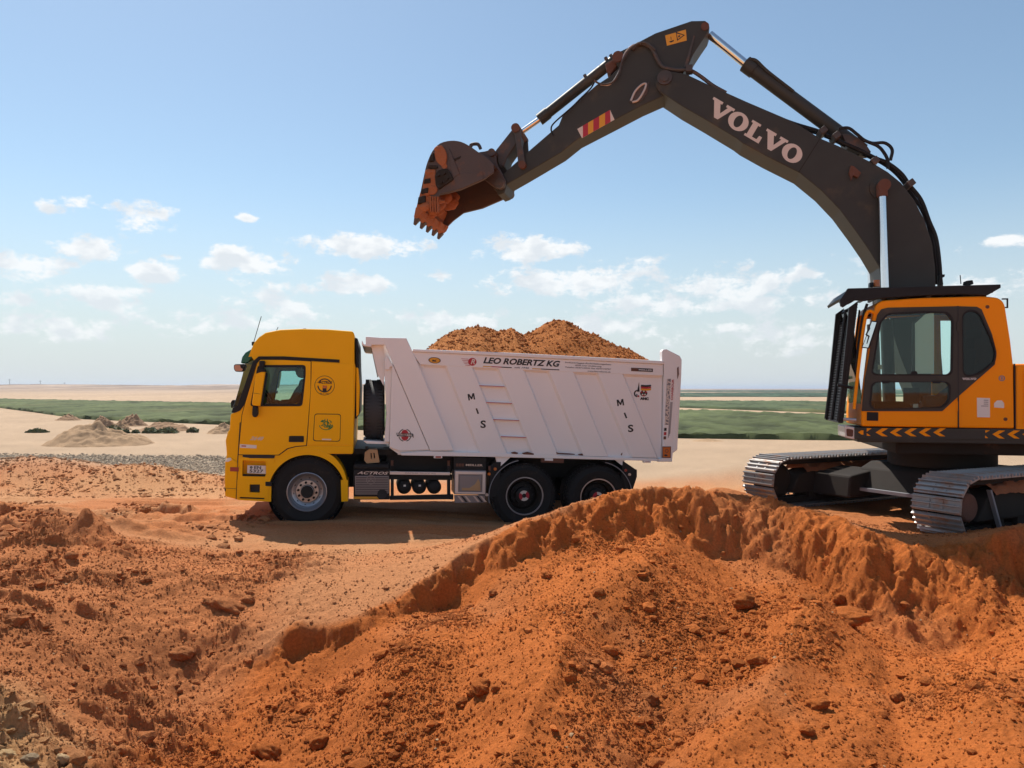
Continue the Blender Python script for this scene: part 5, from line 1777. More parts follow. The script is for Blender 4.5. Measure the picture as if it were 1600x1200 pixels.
me = grid_mesh('heaped_soil', Xl, wv_, Zl, lc)
me.materials.append(M['soil'])
o = bpy.data.objects.new('heaped_soil', me)
COL.objects.link(o)
o.parent = load
NL = 7000
lx = RNG.uniform(bx0 + .05, bx1 - .05, NL)
lv = RNG.uniform(-.95, .3, NL)
iu = np.clip(((lx - bx0) / (bx1 - bx0) * 299).astype(int), 0, 299)
iv = np.clip(((lv + 1) / 2 * 129).astype(int), 0, 129)
lz = Zl[iv, iu]
o = scatter('load_clods', lx, lv * (FW - .08), np.clip(.006 * (1 - RNG.uniform(size=NL)) ** (-1 / 2.3), .006, .032), np.array([[.42, .145, .04]]) * RNG.uniform(.8, 1.15, (NL, 1)), z=lz, sink=.25, flat=.85, tmpl=OCT, jit=.2)
o.parent = load
o.name = 'clods'

# --- jerrycan on the deck
jm = TR.m @ Matrix.Translation(TR.p3(588, 724.5, NW + .2))
jc = empty('jerrycan', jm, 'tan plastic jerrycan wedged behind the yellow cab', 'jerrycan')
JF = Frame(jm)
zj = lambda l: JF.pts(z4(l), -.11)
MB().prism(rounded(zj([(185, 165), (225, 138), (305, 140), (328, 262), (205, 272), (178, 240)]), .012), -.11, .11, [rounded(zj([(238, 172), (250, 172), (254, 225), (243, 226)]), .004), rounded(zj([(266, 170), (279, 170), (284, 222), (272, 224)]), .004)]).build('can_body', 'jerry', jc, .008)
a = zj([(208, 140)])[0]
MB().cyl((a[0], 0, a[1] - .01), (a[0] - .01, 0, a[1] + .045), .025, seg=12).build('cap', 'ink', jc)

# --- driver, seen in profile through the door glass
def skin_figure(name, verts, edges, mat, parent, sub=1):
    me = bpy.data.meshes.new(name)
    me.from_pydata([v[0] for v in verts], edges, [])
    o = bpy.data.objects.new(name, me)
    COL.objects.link(o)
    o.parent = parent
    sk = o.modifiers.new('skin', 'SKIN')
    sk.use_smooth_shade = True
    for i, v in enumerate(verts):
        me.skin_vertices[0].data[i].radius = (v[1], v[1] if len(v) < 3 else v[2])
    me.skin_vertices[0].data[0].use_root = True
    ss = o.modifiers.new('sub', 'SUBSURF')
    ss.levels = ss.render_levels = sub
    me.materials.append(M[mat])
    return o


dp = TR.p3(472, 648, NW + .5)
drv = empty('person', TR.m @ Matrix.Translation(Vector((dp.x, NW + .52, dp.z - .06))), 'driver in dark shirt seated at the wheel of the yellow cab', 'person')
HH = .62
V = [((0.06, 0, .10), .15), ((.07, 0, .30), .16, .15), ((.05, 0, .47), .15, .12), ((.04, 0, .56), .065), ((.02, 0, .64), .07),
     ((-.02, -.19, .47), .065), ((-.14, -.24, .26), .050), ((-.36, -.14, .24), .036), ((-.02, .19, .47), .065), ((-.14, .24, .26), .050), ((-.36, .14, .26), .036),
     ((-.02, -.11, .06), .09), ((-.40, -.13, .10), .068), ((-.45, -.13, -.28), .050), ((-.02, .11, .06), .09), ((-.40, .13, .10), .068), ((-.45, .13, -.28), .050)]
E = [(0, 1), (1, 2), (2, 3), (3, 4), (2, 5), (5, 6), (6, 7), (2, 8), (8, 9), (9, 10), (0, 11), (11, 12), (12, 13), (0, 14), (14, 15), (15, 16)]
skin_figure('body', V, E, 'shirt', drv)
hb, hf = ICO3
hv = hb * np.array([.098, .075, .122])
face = hv.copy()
fr_ = hb[:, 0] < -.3
prof_ = .022 * np.exp(-((hb[:, 2] + .05) / .14) ** 2) * np.exp(-(hb[:, 1] / .22) ** 2) + .008 * np.exp(-((hb[:, 2] + .45) / .12) ** 2) + .012 * np.exp(-((hb[:, 2] + .82) / .2) ** 2)
face[:, 0] -= np.where(fr_, prof_, 0)
for nm, vv_, mt in (('head', face, 'skin'), ('hair', hv * 1.07 + np.array([.012, 0, .016]), 'hair')):
    f_ = hf if nm == 'head' else hf[(hb[hf].mean(1)[:, 2] > .15) | (hb[hf].mean(1)[:, 0] > .35)]
    me = fast_mesh(nm, vv_ + np.array([.0, 0, .76]), f_.ravel(), 3)
    me.materials.append(M[mt])
    o = bpy.data.objects.new(nm, me)
    COL.objects.link(o)
    o.parent = drv
for s in (-1, 1):
    mb = MB().cyl((.01, s * .074, .74), (.01, s * .086, .75), .028, .022, 10)
    mb.build('ear', 'skin', drv)
for s in (-1, 1):
    mb = MB()
    base = Vector((-.36, s * .14, .25))
    mb.cyl(base, base + Vector((-.07, 0, .02)), .032, .036, 8)
    for k in range(4):
        y0 = (k - 1.5) * .019
        mb.tube(smooth_path([base + Vector((-.06, y0, .02)), base + Vector((-.11, y0, .035)), base + Vector((-.125, y0, .005)), base + Vector((-.10, y0, -.015))], 3), .0085, 6)
    mb.tube([base + Vector((-.03, -s * .03, .01)), base + Vector((-.07, -s * .05, .0)), base + Vector((-.10, -s * .045, -.005))], .009, 6)
    mb.build('hand', 'skin', drv)
rw_ = Matrix.Translation((dp.x - .47, NW + .52, dp.z + .20)) @ Matrix.Rotation(math.radians(-28), 4, 'Y')
mb = MB()
N_ = 28
mb.tube([(rw_ @ Vector((0, .22 * math.cos(t), .22 * math.sin(t)))) for t in np.linspace(0, 2 * math.pi, N_)], .016, 6)
for t in (0, 2.1, 4.2):
    mb.tube([rw_ @ Vector((0, 0, 0)), rw_ @ Vector((0, .22 * math.cos(t), .22 * math.sin(t)))], .012, 5)
mb.build('steering_wheel', 'black', truck)
# ------------------------------------------------------------------ tracked excavator
EC = Vector((6.2, 11.1, .22))
EX = Frame(Matrix.Translation(EC) @ Matrix.Rotation(math.radians(167.0), 4, 'Z'))       # local X forward, Y to its left (towards us)
exc = empty('excavator', EX.m, 'yellow tracked excavator with dark grey boom raised over the truck', 'excavator')
y1 = lambda l: [(1330 + a / 4.615, 460 + b / 4.615) for a, b in l]
y2 = lambda l: [(1290 + a / 4.0, 420 + b / 4.0) for a, b in l]
y3 = lambda l: [(1290 + a / 4.618, 440 + b / 4.618) for a, b in l]
y6 = lambda l: [(630 + a / 5.926, 190 + b / 5.926) for a, b in l]
y7 = lambda l: [(880 + a / 4.444, 10 + b / 4.444) for a, b in l]
y8 = lambda l: [(1160 + a / 3.87, 160 + b / 3.87) for a, b in l]
yb = lambda l: [(635 + a / 7.056, 210 + b / 7.059) for a, b in l]


def e_plate(name, pts, w0, w1, mat, parent=None, r=0.0, holes=(), bevel=0.0, ref=None):
    rw = w0 if ref is None else ref
    p = EX.pts(pts, rw)
    if r:
        p = rounded(p, r)
    return MB().prism(p, w0, w1, [rounded(EX.pts(h, rw), hr) for h, hr in holes]).build(name, mat, parent or exc, bevel)


def e_tube(name, px, w, r, mat, parent=None, n=6, seg=8):
    """Hose or bar through photo points at local distances w (one or one each)."""
    ws = w if isinstance(w, (list, tuple)) else [w] * len(px)
    P = [EX.p3(a, b, c) for (a, b), c in zip(px, ws)]
    return MB().tube(smooth_path(P, n) if len(P) > 2 else P, r, seg).build(name, mat, parent or exc)


CN, CF = 1.50, .48                            # near and far side planes of the cab
# --- undercarriage, turned a little against the upper works
UM = EX.inv @ (Matrix.Translation(EC) @ Matrix.Rotation(math.radians(180 + 26.57), 4, 'Z'))


def u_build(mb, name, mat, parent, bevel=0.0):
    mb.v = [tuple(UM @ Vector(v)) for v in mb.v]
    return mb.build(name, mat, parent, bevel)


RT, CXT, CZT = .335, 1.80, .395              # pitch radius, wheel centres, height of the axle line above the root
per = 4 * CXT + 2 * math.pi * RT
NSH = 48
pitch = per / NSH
sh = MB()
sh.prism([(-pitch * .5, .0), (pitch * .44, .0), (pitch * .44, .014), (pitch * .36, .02), (-pitch * .5, .016)], -.30, .30)
for gx in (-.40, -.05, .30):
    sh.prism([(gx * pitch - .014, .015), (gx * pitch + .014, .015), (gx * pitch + .007, .046), (gx * pitch - .007, .046)], -.298, .298)
for s_ in (-.055, .055):
    for gx in (-.2, .14):
        sh.cyl((gx * pitch, s_ * 1.5, .01), (gx * pitch, s_ * 1.5, .03), .014, seg=6)
shoe_me = sh.mesh('track_shoe')
shoe_me.materials.append(M['shoe'])


def on_track(s):
    s = s % per
    if s < 2 * CXT:
        return CXT - s, CZT + RT, math.pi / 2
    s -= 2 * CXT
    if s < math.pi * RT:
        t = math.pi / 2 + s / RT
        return -CXT + RT * math.cos(t), CZT + RT * math.sin(t), t
    s -= math.pi * RT
    if s < 2 * CXT:
        return -CXT + s, CZT - RT, -math.pi / 2
    s -= 2 * CXT
    t = -math.pi / 2 + s / RT
    return CXT + RT * math.cos(t), CZT + RT * math.sin(t), t


for side, lat in ((1, 1.40), (-1, -1.40)):
    mb = MB()
    ring_o = [on_track(per * i / 96) for i in range(96)]
    for y0, y1_ in ((lat - .11, lat - .05), (lat + .05, lat + .11)):
        po = [(x, z) for x, z, t in ring_o]
        pi_ = [(x - .09 * math.cos(t), z - .09 * math.sin(t)) for x, z, t in ring_o]
        for i in range(96):
            j = (i + 1) % 96
            mb.prism([po[i], po[j], pi_[j], pi_[i]], y0, y1_)
    track = u_build(mb, 'track', 'trackdark', exc)
    for k in range(NSH):
        x, z, t = on_track(per * (k + .5) / NSH)
        o = bpy.data.objects.new('track_shoe', shoe_me)
        COL.objects.link(o)
        o.parent = track
        o.matrix_local = UM @ Matrix.Translation((x, lat, z)) @ Matrix.Rotation(math.pi / 2 - t, 4, 'Y')
    mb = MB().prism([(CXT - .10, CZT - .17), (CXT - .30, CZT + .10), (CXT - .55, CZT + .15), (-CXT + .4, CZT + .15), (-CXT + .2, CZT - .17)], lat - .20, lat + .20)
    u_build(mb, 'side_frame', 'trackdark', track, .02)
    for s_, nm in ((1, 'idler'), (-1, 'sprocket')):
        c = (s_ * CXT, lat, CZT)
        mb = MB().lathe([(.0, -.09), (.20, -.09), (.245, -.05), (.262, -.05), (.262, .05), (.245, .05), (.20, .09), (.0, .09)], c, 32)
        u_build(mb, nm, 'trackdark', track)
        mb = MB().lathe([(.0, .18), (.14, .18), (.165, .16), (.17, .09)] if side > 0 else [(.17, -.09), (.165, -.16), (.14, -.18), (0, -.18)], c, 32)
        u_build(mb, 'hub_cover', 'rust', track)
    for k in range(7):
        mb = MB().lathe([(0, -.17), (.07, -.17), (.085, -.12), (.07, -.1), (.07, .1), (.085, .12), (.07, .17), (0, .17)], (-1.25 + k * .41, lat, CZT - .21), 16)
        u_build(mb, 'track_roller', 'trackdark', track)
    mb = MB().prism([(CXT - .30, CZT + .20), (CXT - .27, CZT + .20), (CXT - .47, CZT - .26), (CXT - .50, CZT - .26)], lat + side * .20, lat + side * .25)
    u_build(mb, 'guide_strut', 'greyink', track)
    # soil lying on the side frame
    A, B = np.meshgrid(np.linspace(-1.5, 1.5, 90), np.linspace(-1, 1, 16))
    Zs = CZT + .13 + (.14 + .10 * fbm(A * 2.2 + 9 * side, B, 3, 901)) * np.clip(1 - np.abs(B) ** 1.6, 0, 1) + .035 * fbm(A * 9, B * 3, 3, 903)
    P_ = np.stack([A - .1, lat + B * .24, Zs], -1).reshape(-1, 3)
    P_ = (np.array(UM.to_3x3()) @ P_.T).T + np.array(UM.translation)
    idx = np.arange(A.size).reshape(A.shape)
    q = np.stack([idx[:-1, :-1], idx[:-1, 1:], idx[1:, 1:], idx[1:, :-1]], -1).reshape(-1)
    me = fast_mesh('soil_cake', P_, q, 4)
    me.materials.append(M['caked'])
    o = bpy.data.objects.new('soil_cake', me)
    COL.objects.link(o)
    o.parent = track
# car body between the tracks
mb = MB().prism([(-.95, .28), (.95, .28), (.75, .62), (.55, .70), (-.55, .70), (-.75, .62)], -.75, .75)
mb.prism([(.35, .22), (1.25, .20), (1.2, .52), (.6, .60)], -1.22, -.55)
mb.prism([(.35, .22), (1.25, .20), (1.2, .52), (.6, .60)], .55, 1.22)
mb.prism([(-.35, .22), (-1.25, .20), (-1.2, .52), (-.6, .60)], -1.22, -.55)
mb.prism([(-.35, .22), (-1.25, .20), (-1.2, .52), (-.6, .60)], .55, 1.22)
u_build(mb, 'car_body', 'trackdark', exc, .03)
mb = MB().prism([(.95, .30), (1.02, .30), (1.02, .345), (.95, .345)], -1.2, 1.2)
u_build(mb, 'cross_pipe', 'greyink', exc)
MB().cyl((0, 0, .68), (0, 0, .90), .70, seg=48).cyl((0, 0, .90), (0, 0, 1.02), .82, seg=48).build('slew_ring', 'trackdark', exc, .01)

# --- upper frame: deck with skirt
deck_top, deck_bot = EX.q(1450, 670.5, CN)[1], EX.q(1450, 692.5, CN)[1]
f0 = EX.q(1340, 680, CN)[0]
MB().prism([(f0, deck_bot), (f0, deck_top), (-2.7, deck_top), (-2.7, deck_bot)], CF - .02, CN - .012).build('deck_frame', 'boom', exc, .015)
MB().prism([(.75, deck_bot), (.75, deck_top), (-2.7, deck_top), (-2.7, deck_bot)], -1.5, CF - .03).build('deck_frame', 'boom', exc, .015)
MB().prism([(.9, deck_bot - .16), (.9, deck_bot + .01), (-1.0, deck_bot + .01), (-1.0, deck_bot - .16)], -1.0, 1.25).build('deck_underside', 'trackdark', exc, .02)
sk = e_plate('skirt_panel', y1([(25, 960), (1260, 972), (1260, 1050), (25, 1042)]), CN, CN - .03, 'boom', bevel=.004)
chev = MB()
for k in range(5):
    x = 175 + k * 104
    chev.prism(EX.pts(y1([(x, 995), (x + 50, 962 + 2), (x + 92, 964 + 2), (x + 42, 996), (x + 88, 1024), (x + 46, 1022)]), CN), CN + .002, CN - .002)
for k in range(3):
    x = 1018 + k * 108
    chev.prism(EX.pts(y1([(x, 1008), (x + 48, 980), (x + 92, 982), (x + 42, 1010), (x + 88, 1040), (x + 48, 1038)]), CN), CN + .002, CN - .002)
for tri in ([(50, 994), (72, 980), (88, 980), (88, 1012), (72, 1010)], [(112, 964), (148, 966), (112, 990)], [(112, 1000), (140, 1020), (112, 1018)], [(966, 980), (1000, 980), (968, 998)], [(966, 1018), (988, 1036), (966, 1036)]):
    chev.prism(EX.pts(y1(tri), CN), CN + .002, CN - .002)
c_ = chev.build('chevron_marking', 'exyellow', sk)
c_['kind'] = 'stuff'
e_plate('front_step', y3([(138, 1040), (212, 1050), (212, 1140), (140, 1125)]), CN - .02, CN - .5, 'alu', r=.02, bevel=.01)
e_plate('step_rust', y3([(150, 1060), (200, 1068), (198, 1120), (152, 1115)]), CN - .015, CN - .03, 'rust', r=.02)

# --- cab
cab_o = y1([(75, 952), (75, 845), (98, 620), (150, 200), (158, 130), (178, 75), (220, 44), (500, 24), (950, 12), (1058, 22), (1092, 44), (1110, 75), (1150, 330), (1172, 520), (1178, 968)])
door_w = y1([(148, 560), (158, 500), (208, 200), (262, 140), (540, 126), (690, 130), (730, 180), (724, 560), (700, 582), (170, 580)])
low_w = y1([(134, 800), (148, 655), (172, 632), (690, 632), (710, 660), (704, 770), (655, 815), (160, 830)])
rear_w = y1([(800, 150), (840, 116), (900, 122), (930, 150), (1015, 330), (1040, 420), (1030, 490), (920, 572), (830, 592), (804, 560)])
ex_cab = MB().prism(rounded(EX.pts(cab_o, CN), .03), CN, CF).build('cab', 'exyellow', exc, .03, 3)
cuts = [MB().prism(EX.pts(y1([(110, 920), (200, 130), (240, 75), (1040, 55), (1120, 500), (1130, 930)]), CN), CN - .05, CF + .05).build('c', 'exyellow', exc)]
for w_ in (door_w, low_w, rear_w):
    cuts.append(MB().prism(rounded(EX.pts(w_, CN), .04), CN + .2, CN - .2).build('c', 'exyellow', exc))
cuts.append(MB().prism(EX.pts(y1([(120, 880), (160, 420), (215, 130), (745, 100), (755, 560), (755, 880)]), CN), CF + .2, CF - .2).build('c', 'exyellow', exc))
cuts.append(MB().prism(EX.pts(y1([(820, 140), (920, 140), (1020, 400), (940, 570), (830, 570)]), CN), CF + .2, CF - .2).build('c', 'exyellow', exc))
fx = EX.q(1345, 560, CN)[0]
cuts.append(MB().box((fx, (CN + CF) / 2, EX.q(1345, 560, CN)[1] + .02), (.5, .80, 1.22)).build('c', 'exyellow', exc))
apply_bool(ex_cab, cuts)
ex_cab.data.materials.clear()
ex_cab.data.materials.append(M['exyellow'])
sur = y1([(76, 842), (100, 605), (150, 300), (188, 145), (215, 108), (262, 96), (765, 86), (905, 90), (938, 108), (1012, 285), (1042, 400), (1034, 506), (768, 738), (655, 842)])
sf = e_plate('window_surround', sur, CN + .012, CN - .02, 'boom', ref=CN, r=.01, holes=[(door_w, .04), (low_w, .04), (rear_w, .04)], bevel=.003)
for w_, nm in ((door_w, 'door_glass'), (low_w, 'door_glass'), (rear_w, 'side_glass')):
    e_plate(nm, w_, CN - .006, CN - .011, 'glassdark' if nm == 'side_glass' else 'exglass', sf, ref=CN, r=.04)


def seal(name, pts, grow):
    P = rounded(EX.pts(pts, CN), .04)
    c = Vector((sum(a for a, b in P) / len(P), sum(b for a, b in P) / len(P)))
    Q = [tuple(c + (Vector(p) - c) * (1 - grow / max(.05, (Vector(p) - c).length))) for p in P]
    R_ = [tuple(c + (Vector(p) - c) * (1 + .012 / max(.05, (Vector(p) - c).length))) for p in P]
    mb = MB()
    n = len(P)
    for i in range(n):
        j = (i + 1) % n
        mb.prism([R_[i], R_[j], Q[j], Q[i]], CN + .016, CN - .02)
    return mb.build(name, 'black', sf)


seal('window_seal', door_w, .014)
seal('window_seal', low_w, .012)
seal('window_seal', rear_w, .012)
e_plate('door_gap', y1([(764, 84), (772, 84), (776, 962), (768, 962)]), CN + .014, CN - .01, 'ink', ref=CN)
e_plate('panel_gap', y1([(1176, 500), (1182, 500), (1186, 972), (1180, 972)]), CN + .003, CN - .03, 'ink', ref=CN)
e_plate('slider_frame', y1([(440, 200), (530, 132), (536, 138), (456, 206), (458, 575), (438, 575)]), CN - .012, CN - .025, 'boom', sf, ref=CN)
e_plate('slider_catch', y1([(432, 555), (470, 552), (484, 580), (430, 580)]), CN + .002, CN - .012, 'black', sf, ref=CN)
for a in (250, 615):
    e_plate('clip', y1([(a - 35, 622), (a + 32, 622), (a + 22, 642), (a - 25, 642)]), CN + .018, CN - .008, 'black', sf, ref=CN)
e_plate('door_hinge', y1([(757, 768), (776, 768), (776, 842), (757, 842)]), CN + .012, CN, 'exyellow', exc, ref=CN, bevel=.004)
e_plate('door_hinge', y1([(757, 200), (776, 200), (776, 270), (757, 270)]), CN + .022, CN, 'boom', exc, ref=CN, bevel=.004)
e_plate('door_handle', y1([(113, 848), (195, 850), (194, 912), (112, 910)]), CN + .010, CN - .02, 'black', exc, ref=CN, r=.01, bevel=.004)
e_plate('sticker', y1([(906, 745), (1000, 748), (1000, 887), (908, 885)]), CN + .003, CN, 'paper', exc, ref=CN)
e_plate('sticker', y1([(1030, 815), (1030, 785), (1052, 764), (1085, 764), (1102, 785), (1102, 820)]), CN + .003, CN, 'paper', exc, ref=CN)
mb = MB()
for k in range(4):
    mb.prism(EX.pts(y1([(955 - 20 * (k == 3), 760 + k * 14), (988, 761 + k * 14), (988, 766 + k * 14), (955 - 20 * (k == 3), 765 + k * 14)]), CN), CN + .005, CN + .002)
mb.build('sticker_print', 'greyink', exc)
q = EX.q(*y1([(1086, 605)])[0], CN)
mb = ring(MB(), q, .024, .036, CN + .003, CN - .002, n=16)
mb.prism([(q[0] + .012 * math.cos(t), q[1] + .018 * math.sin(t)) for t in np.linspace(0, 6.28, 10)[:-1]], CN + .003, CN - .002)
mb.build('round_emblem', 'greyink', exc)
for a, b in ((1112, 900), (982, 90)):
    q = EX.p3(*y1([(a, b)])[0], CN)
    MB().cyl(q + Vector((0, .006, 0)), q + Vector((0, -.03, 0)), .022, seg=14).build('lock', 'rust', exc)
e_plate('paper_note', y1([(832, 255), (938, 252), (936, 312), (834, 314)]), CN - .013, CN - .016, 'curtain', sf, ref=CN)
e_plate('door_speaker', y1([(382, 674), (495, 674), (495, 790), (382, 790)]), CN - .013, CN - .05, 'interior', sf, ref=CN)
e_plate('paper_note', y1([(194, 508), (224, 508), (223, 540), (194, 540)]), CN - .013, CN - .016, 'curtain', sf, ref=CN)
# interior
c0 = EX.q(1440, 640, CN)
mb = MB()
c0 = (c0[0] - .22, c0[1])
mb.box((c0[0] - .12, .98, c0[1] + .02), (.5, .48, .14)).box((c0[0] - .40, .98, c0[1] + .42), (.14, .46, .74), Matrix.Rotation(-.12, 3, 'Y')).box((c0[0] - .47, .98, c0[1] + .86), (.1, .28, .18))
mb.box((c0[0] - .1, .70, c0[1] + .10), (.5, .10, .16)).box((c0[0] - .1, 1.26, c0[1] + .10), (.5, .10, .16))
mb.build('operator_seat', 'fabric', exc, .03)
e_plate('cab_floor', y1([(110, 905), (1130, 915), (1130, 935), (110, 930)]), CN - .06, CF + .06, 'interior', exc, ref=CN)
e_plate('lower_lining', y1([(118, 780), (760, 780), (1125, 800), (1125, 908), (112, 905)]), CF + .075, CF + .055, 'interior', exc, ref=CN)
e_plate('rear_lining', y1([(1000, 560), (1115, 480), (1125, 905), (770, 905), (770, 740)]), CN - .07, CF + .07, 'interior', exc, ref=CN)
e_plate('headliner', y1([(240, 82), (1035, 62), (1045, 92), (240, 112)]), CN - .07, CF + .07, 'interior', exc, ref=CN)
e_plate('console', y1([(150, 780), (210, 770), (230, 905), (140, 905)]), CN - .3, CF + .3, 'interior', exc, ref=CN, bevel=.02)
e_plate('painted_reflection', y1([(462, 210), (536, 142), (575, 134), (600, 134), (600, 572), (464, 572)]), CN - .013, CN - .016, 'paper', sf, ref=CN)  # pale panel: bright reflection in the door glass, put in as colour
MB().box((fx + .03, (CN + CF) / 2, EX.q(1345, 560, CN)[1] + .02), (.006, .84, 1.24), Matrix.Rotation(.10, 3, 'Y')).build('windscreen', 'exglass', exc)
# front guard of slats, roof guard, handrail, mirror
P0, P1 = EX.q(*y2([(112, 955)])[0], CN), EX.q(*y2([(204, 228)])[0], CN)
GP = EX.pts(y2([(150, 240), (205, 200), (112, 965), (80, 962)]), CN)
guard = MB().prism(GP, CN - .02, CN - .07).build('front_guard', 'black', exc)
MB().prism(GP, CF + .02, CF + .07).build('guard_post', 'black', guard)
for k in range(42):
    t = k / 41
    a = Vector(P0).lerp(Vector(P1), t)
    MB().box((a.x + .02, (CN + CF) / 2, a.y), (.045, CN - CF - .02, .020), Matrix.Rotation(.9, 3, 'Y')).build('slat', 'black', guard)
for w_ in (CN - .05, .99, CF + .05):
    a, b = EX.p3(*y2([(108, 955)])[0], CN), EX.p3(*y2([(202, 230)])[0], CN)
    MB().tube([Vector((a.x + .05, w_, a.z)), Vector((b.x + .05, w_, b.z))], .022, 8).build('guard_bar', 'black', guard)
e_tube('guard_brace', y2([(75, 725), (170, 745)]), [CN - .02, CN - .02], .02, 'black')
e_tube('guard_brace', y2([(110, 940), (190, 945)]), [CN - .02, CN - .02], .022, 'alu')
roof = e_plate('roof_guard', y2([(90, 195), (140, 122), (1095, 97), (1096, 118), (1012, 166), (850, 158), (620, 166), (330, 184), (250, 200), (175, 195), (112, 240), (95, 232)]), CN + .03, CN - .03, 'black', bevel=.006)
e_plate('roof_guard_plate', y2([(100, 180), (145, 128), (1090, 103), (1090, 115), (145, 140), (108, 195)]), CN - .03, CF - .06, 'black', roof, ref=CN)
for k in range(14):
    a = 180 + k * 66
    e_plate('guard_slat', y2([(a, 130 - (a - 140) * .026), (a + 14, 130 - (a - 140) * .026), (a + 14, 160 - (a - 140) * .014), (a, 160 - (a - 140) * .014)]), CN - .03, CF - .04, 'black', roof, ref=CN)
for a in (355, 640, 985):
    e_plate('guard_foot', y2([(a, 150), (a + 26, 150), (a + 26, 186), (a, 188)]), CN - .03, CN - .10, 'boom', roof, ref=CN)
e_plate('work_lamp', y2([(130, 190), (160, 165), (190, 185), (160, 215), (135, 215)]), CN - .1, CN - .28, 'trackdark', ref=CN - .1, r=.02, bevel=.01)
e_tube('handrail', y3([(352, 228), (320, 212), (296, 232), (275, 330), (245, 560), (222, 760), (205, 920)]), CN + .03, .020, 'exyellow')
mi = e_plate('wing_mirror', y3([(330, 283), (374, 288), (312, 484), (260, 478)]), CN + .05, CN + .09, 'black', r=.01, bevel=.006)
e_plate('mirror_glass', y3([(334, 290), (366, 294), (306, 476), (267, 471)]), CN + .094, CN + .088, 'mirror', mi, ref=CN + .09)
e_plate('mirror_dark_shape', y3([(316, 300), (322, 340), (298, 380), (318, 392), (300, 450), (294, 448), (306, 398), (286, 384), (306, 340)]), CN + .097, CN + .093, 'ink', mi, ref=CN + .09)  # dark zigzag shape laid over the mirror glass
e_tube('guard_brace', y3([(300, 160), (270, 260), (235, 480), (215, 640)]), CN - .02, .018, 'black')
e_tube('guard_brace', y3([(245, 205), (228, 330), (200, 560)]), CN - .15, .012, 'black')
e_plate('grab_handle', y2([(1104, 184), (1142, 184), (1142, 245), (1118, 245), (1118, 238), (1134, 238), (1134, 192), (1104, 192)]), CN - .1, CN - .12, 'black')
# roof furniture
e_tube('aerial', y2([(846, 95), (841, 40)]), CN - .3, .006, 'black')
e_plate('beacon', y2([(876, 96), (880, 74), (920, 70), (926, 96)]), CN - .3, CN - .42, 'black', r=.01, bevel=.008)
q = EX.p3(*y2([(318, 112)])[0], .9)
MB().cyl(q, q + Vector((0, 0, .09)), .045, .04, seg=14).build('beacon', 'orange_lamp', exc)
e_plate('lamp_block', y2([(276, 112), (278, 86), (298, 84), (300, 112)]), .95, .85, 'black')
# engine housing, doors, counterweight
hz0, hz1 = EX.q(1590, 672.5, CN)[1], EX.q(1590, 571, CN)[1]
fb = EX.q(1587.5, 620, CN)[0]
MB().prism([(fb, hz0), (fb, hz1), (fb - 1.6, hz1 + .02), (fb - 1.6, hz0)], CN - .004, CF - .02).build('engine_housing', 'exyellow', exc, .02)
MB().prism([(fb - .25, hz0), (fb - .25, hz1 + .05), (fb - 1.6, hz1 + .05), (fb - 1.6, hz0)], .44, -1.48).build('engine_housing', 'exyellow', exc, .03)
MB().prism([(1.0, hz0), (.95, hz0 + .03), (-.1, hz0 + .05), (-.1, hz0)], -.55, -1.48).build('fuel_housing', 'boom', exc, .01)
for k in range(2):
    x = fb - .08 - k * .74
    MB().prism(rounded([(x, hz0 + .06), (x, hz1 - .05), (x - .68, hz1 - .05), (x - .68, hz0 + .06)], .04), CN + .008, CN - .01).build('side_door', 'exyellow', exc, .004)
cw = [(fb - 1.62, hz0 - .1), (fb - 1.62, hz1 - .02), (fb - 2.2, hz1 - .02), (fb - 2.45, hz1 - .25), (fb - 2.5, hz0 + .1), (fb - 2.3, hz0 - .1)]
MB().prism(cw, CN - .05, -1.45).build('counterweight', 'boom', exc, .08, 4)
MB().cyl((fb - 1.2, -.6, hz1), (fb - 1.2, -.6, hz1 + .45), .07, seg=16).build('exhaust_stack', 'rust', exc)

# --- boom
BN = .32
up_ = y7([(700, 440), (860, 472)]) + [(1105, 131), (1165, 158), (1240, 190)] + y8([(470, 216), (580, 262), (790, 366), (880, 420), (960, 485), (1040, 590), (1100, 705), (1148, 850), (1166, 1000), (1169, 1110)]) + [(1470, 540), (1478, 640)]
lo_ = [(1440, 640), (1408, 560), (1388, 500)] + y8([(840, 1110), (830, 1000), (770, 900), (700, 798), (590, 650), (480, 535), (345, 425), (150, 328), (0, 245)]) + y7([(1200, 914), (980, 782), (820, 690), (745, 640), (668, 590), (640, 540), (650, 470)])
boom = e_plate('boom', up_ + lo_, BN, -BN, 'boom', bevel=.012)
# flange edges under the boom side, pivot bosses, weld seam
q = EX.p3(*y7([(705, 497)])[0], BN)
mb = MB().cyl(q + Vector((0, .03, 0)), q + Vector((0, -.70, 0)), .11, seg=24)
mb.build('boom_pin', 'boomdusty', exc)
MB().cyl(q + Vector((0, .045, 0)), q + Vector((0, .0, 0)), .065, seg=20).build('pin_cap', 'boomdusty', boom)
e_plate('weld_seam', y8([(466, 220), (470, 222), (342, 424), (338, 422)]), BN + .004, BN - .004, 'trackdark', boom)
q = EX.p3(1378, 293, BN)
MB().cyl(q + Vector((0, .16, 0)), q + Vector((0, -.85, 0)), .085, seg=20).build('cylinder_pin', 'rust', exc)
MB().cyl(q + Vector((0, .02, 0)), q + Vector((0, -.01, 0)), .17, seg=28).build('pin_boss', 'boom', boom)
e_plate('cable_bracket', y8([(655, 380), (675, 385), (720, 425), (700, 455), (670, 440), (660, 470), (645, 425)]), BN + .05, BN - .01, 'rust', boom, bevel=.006)
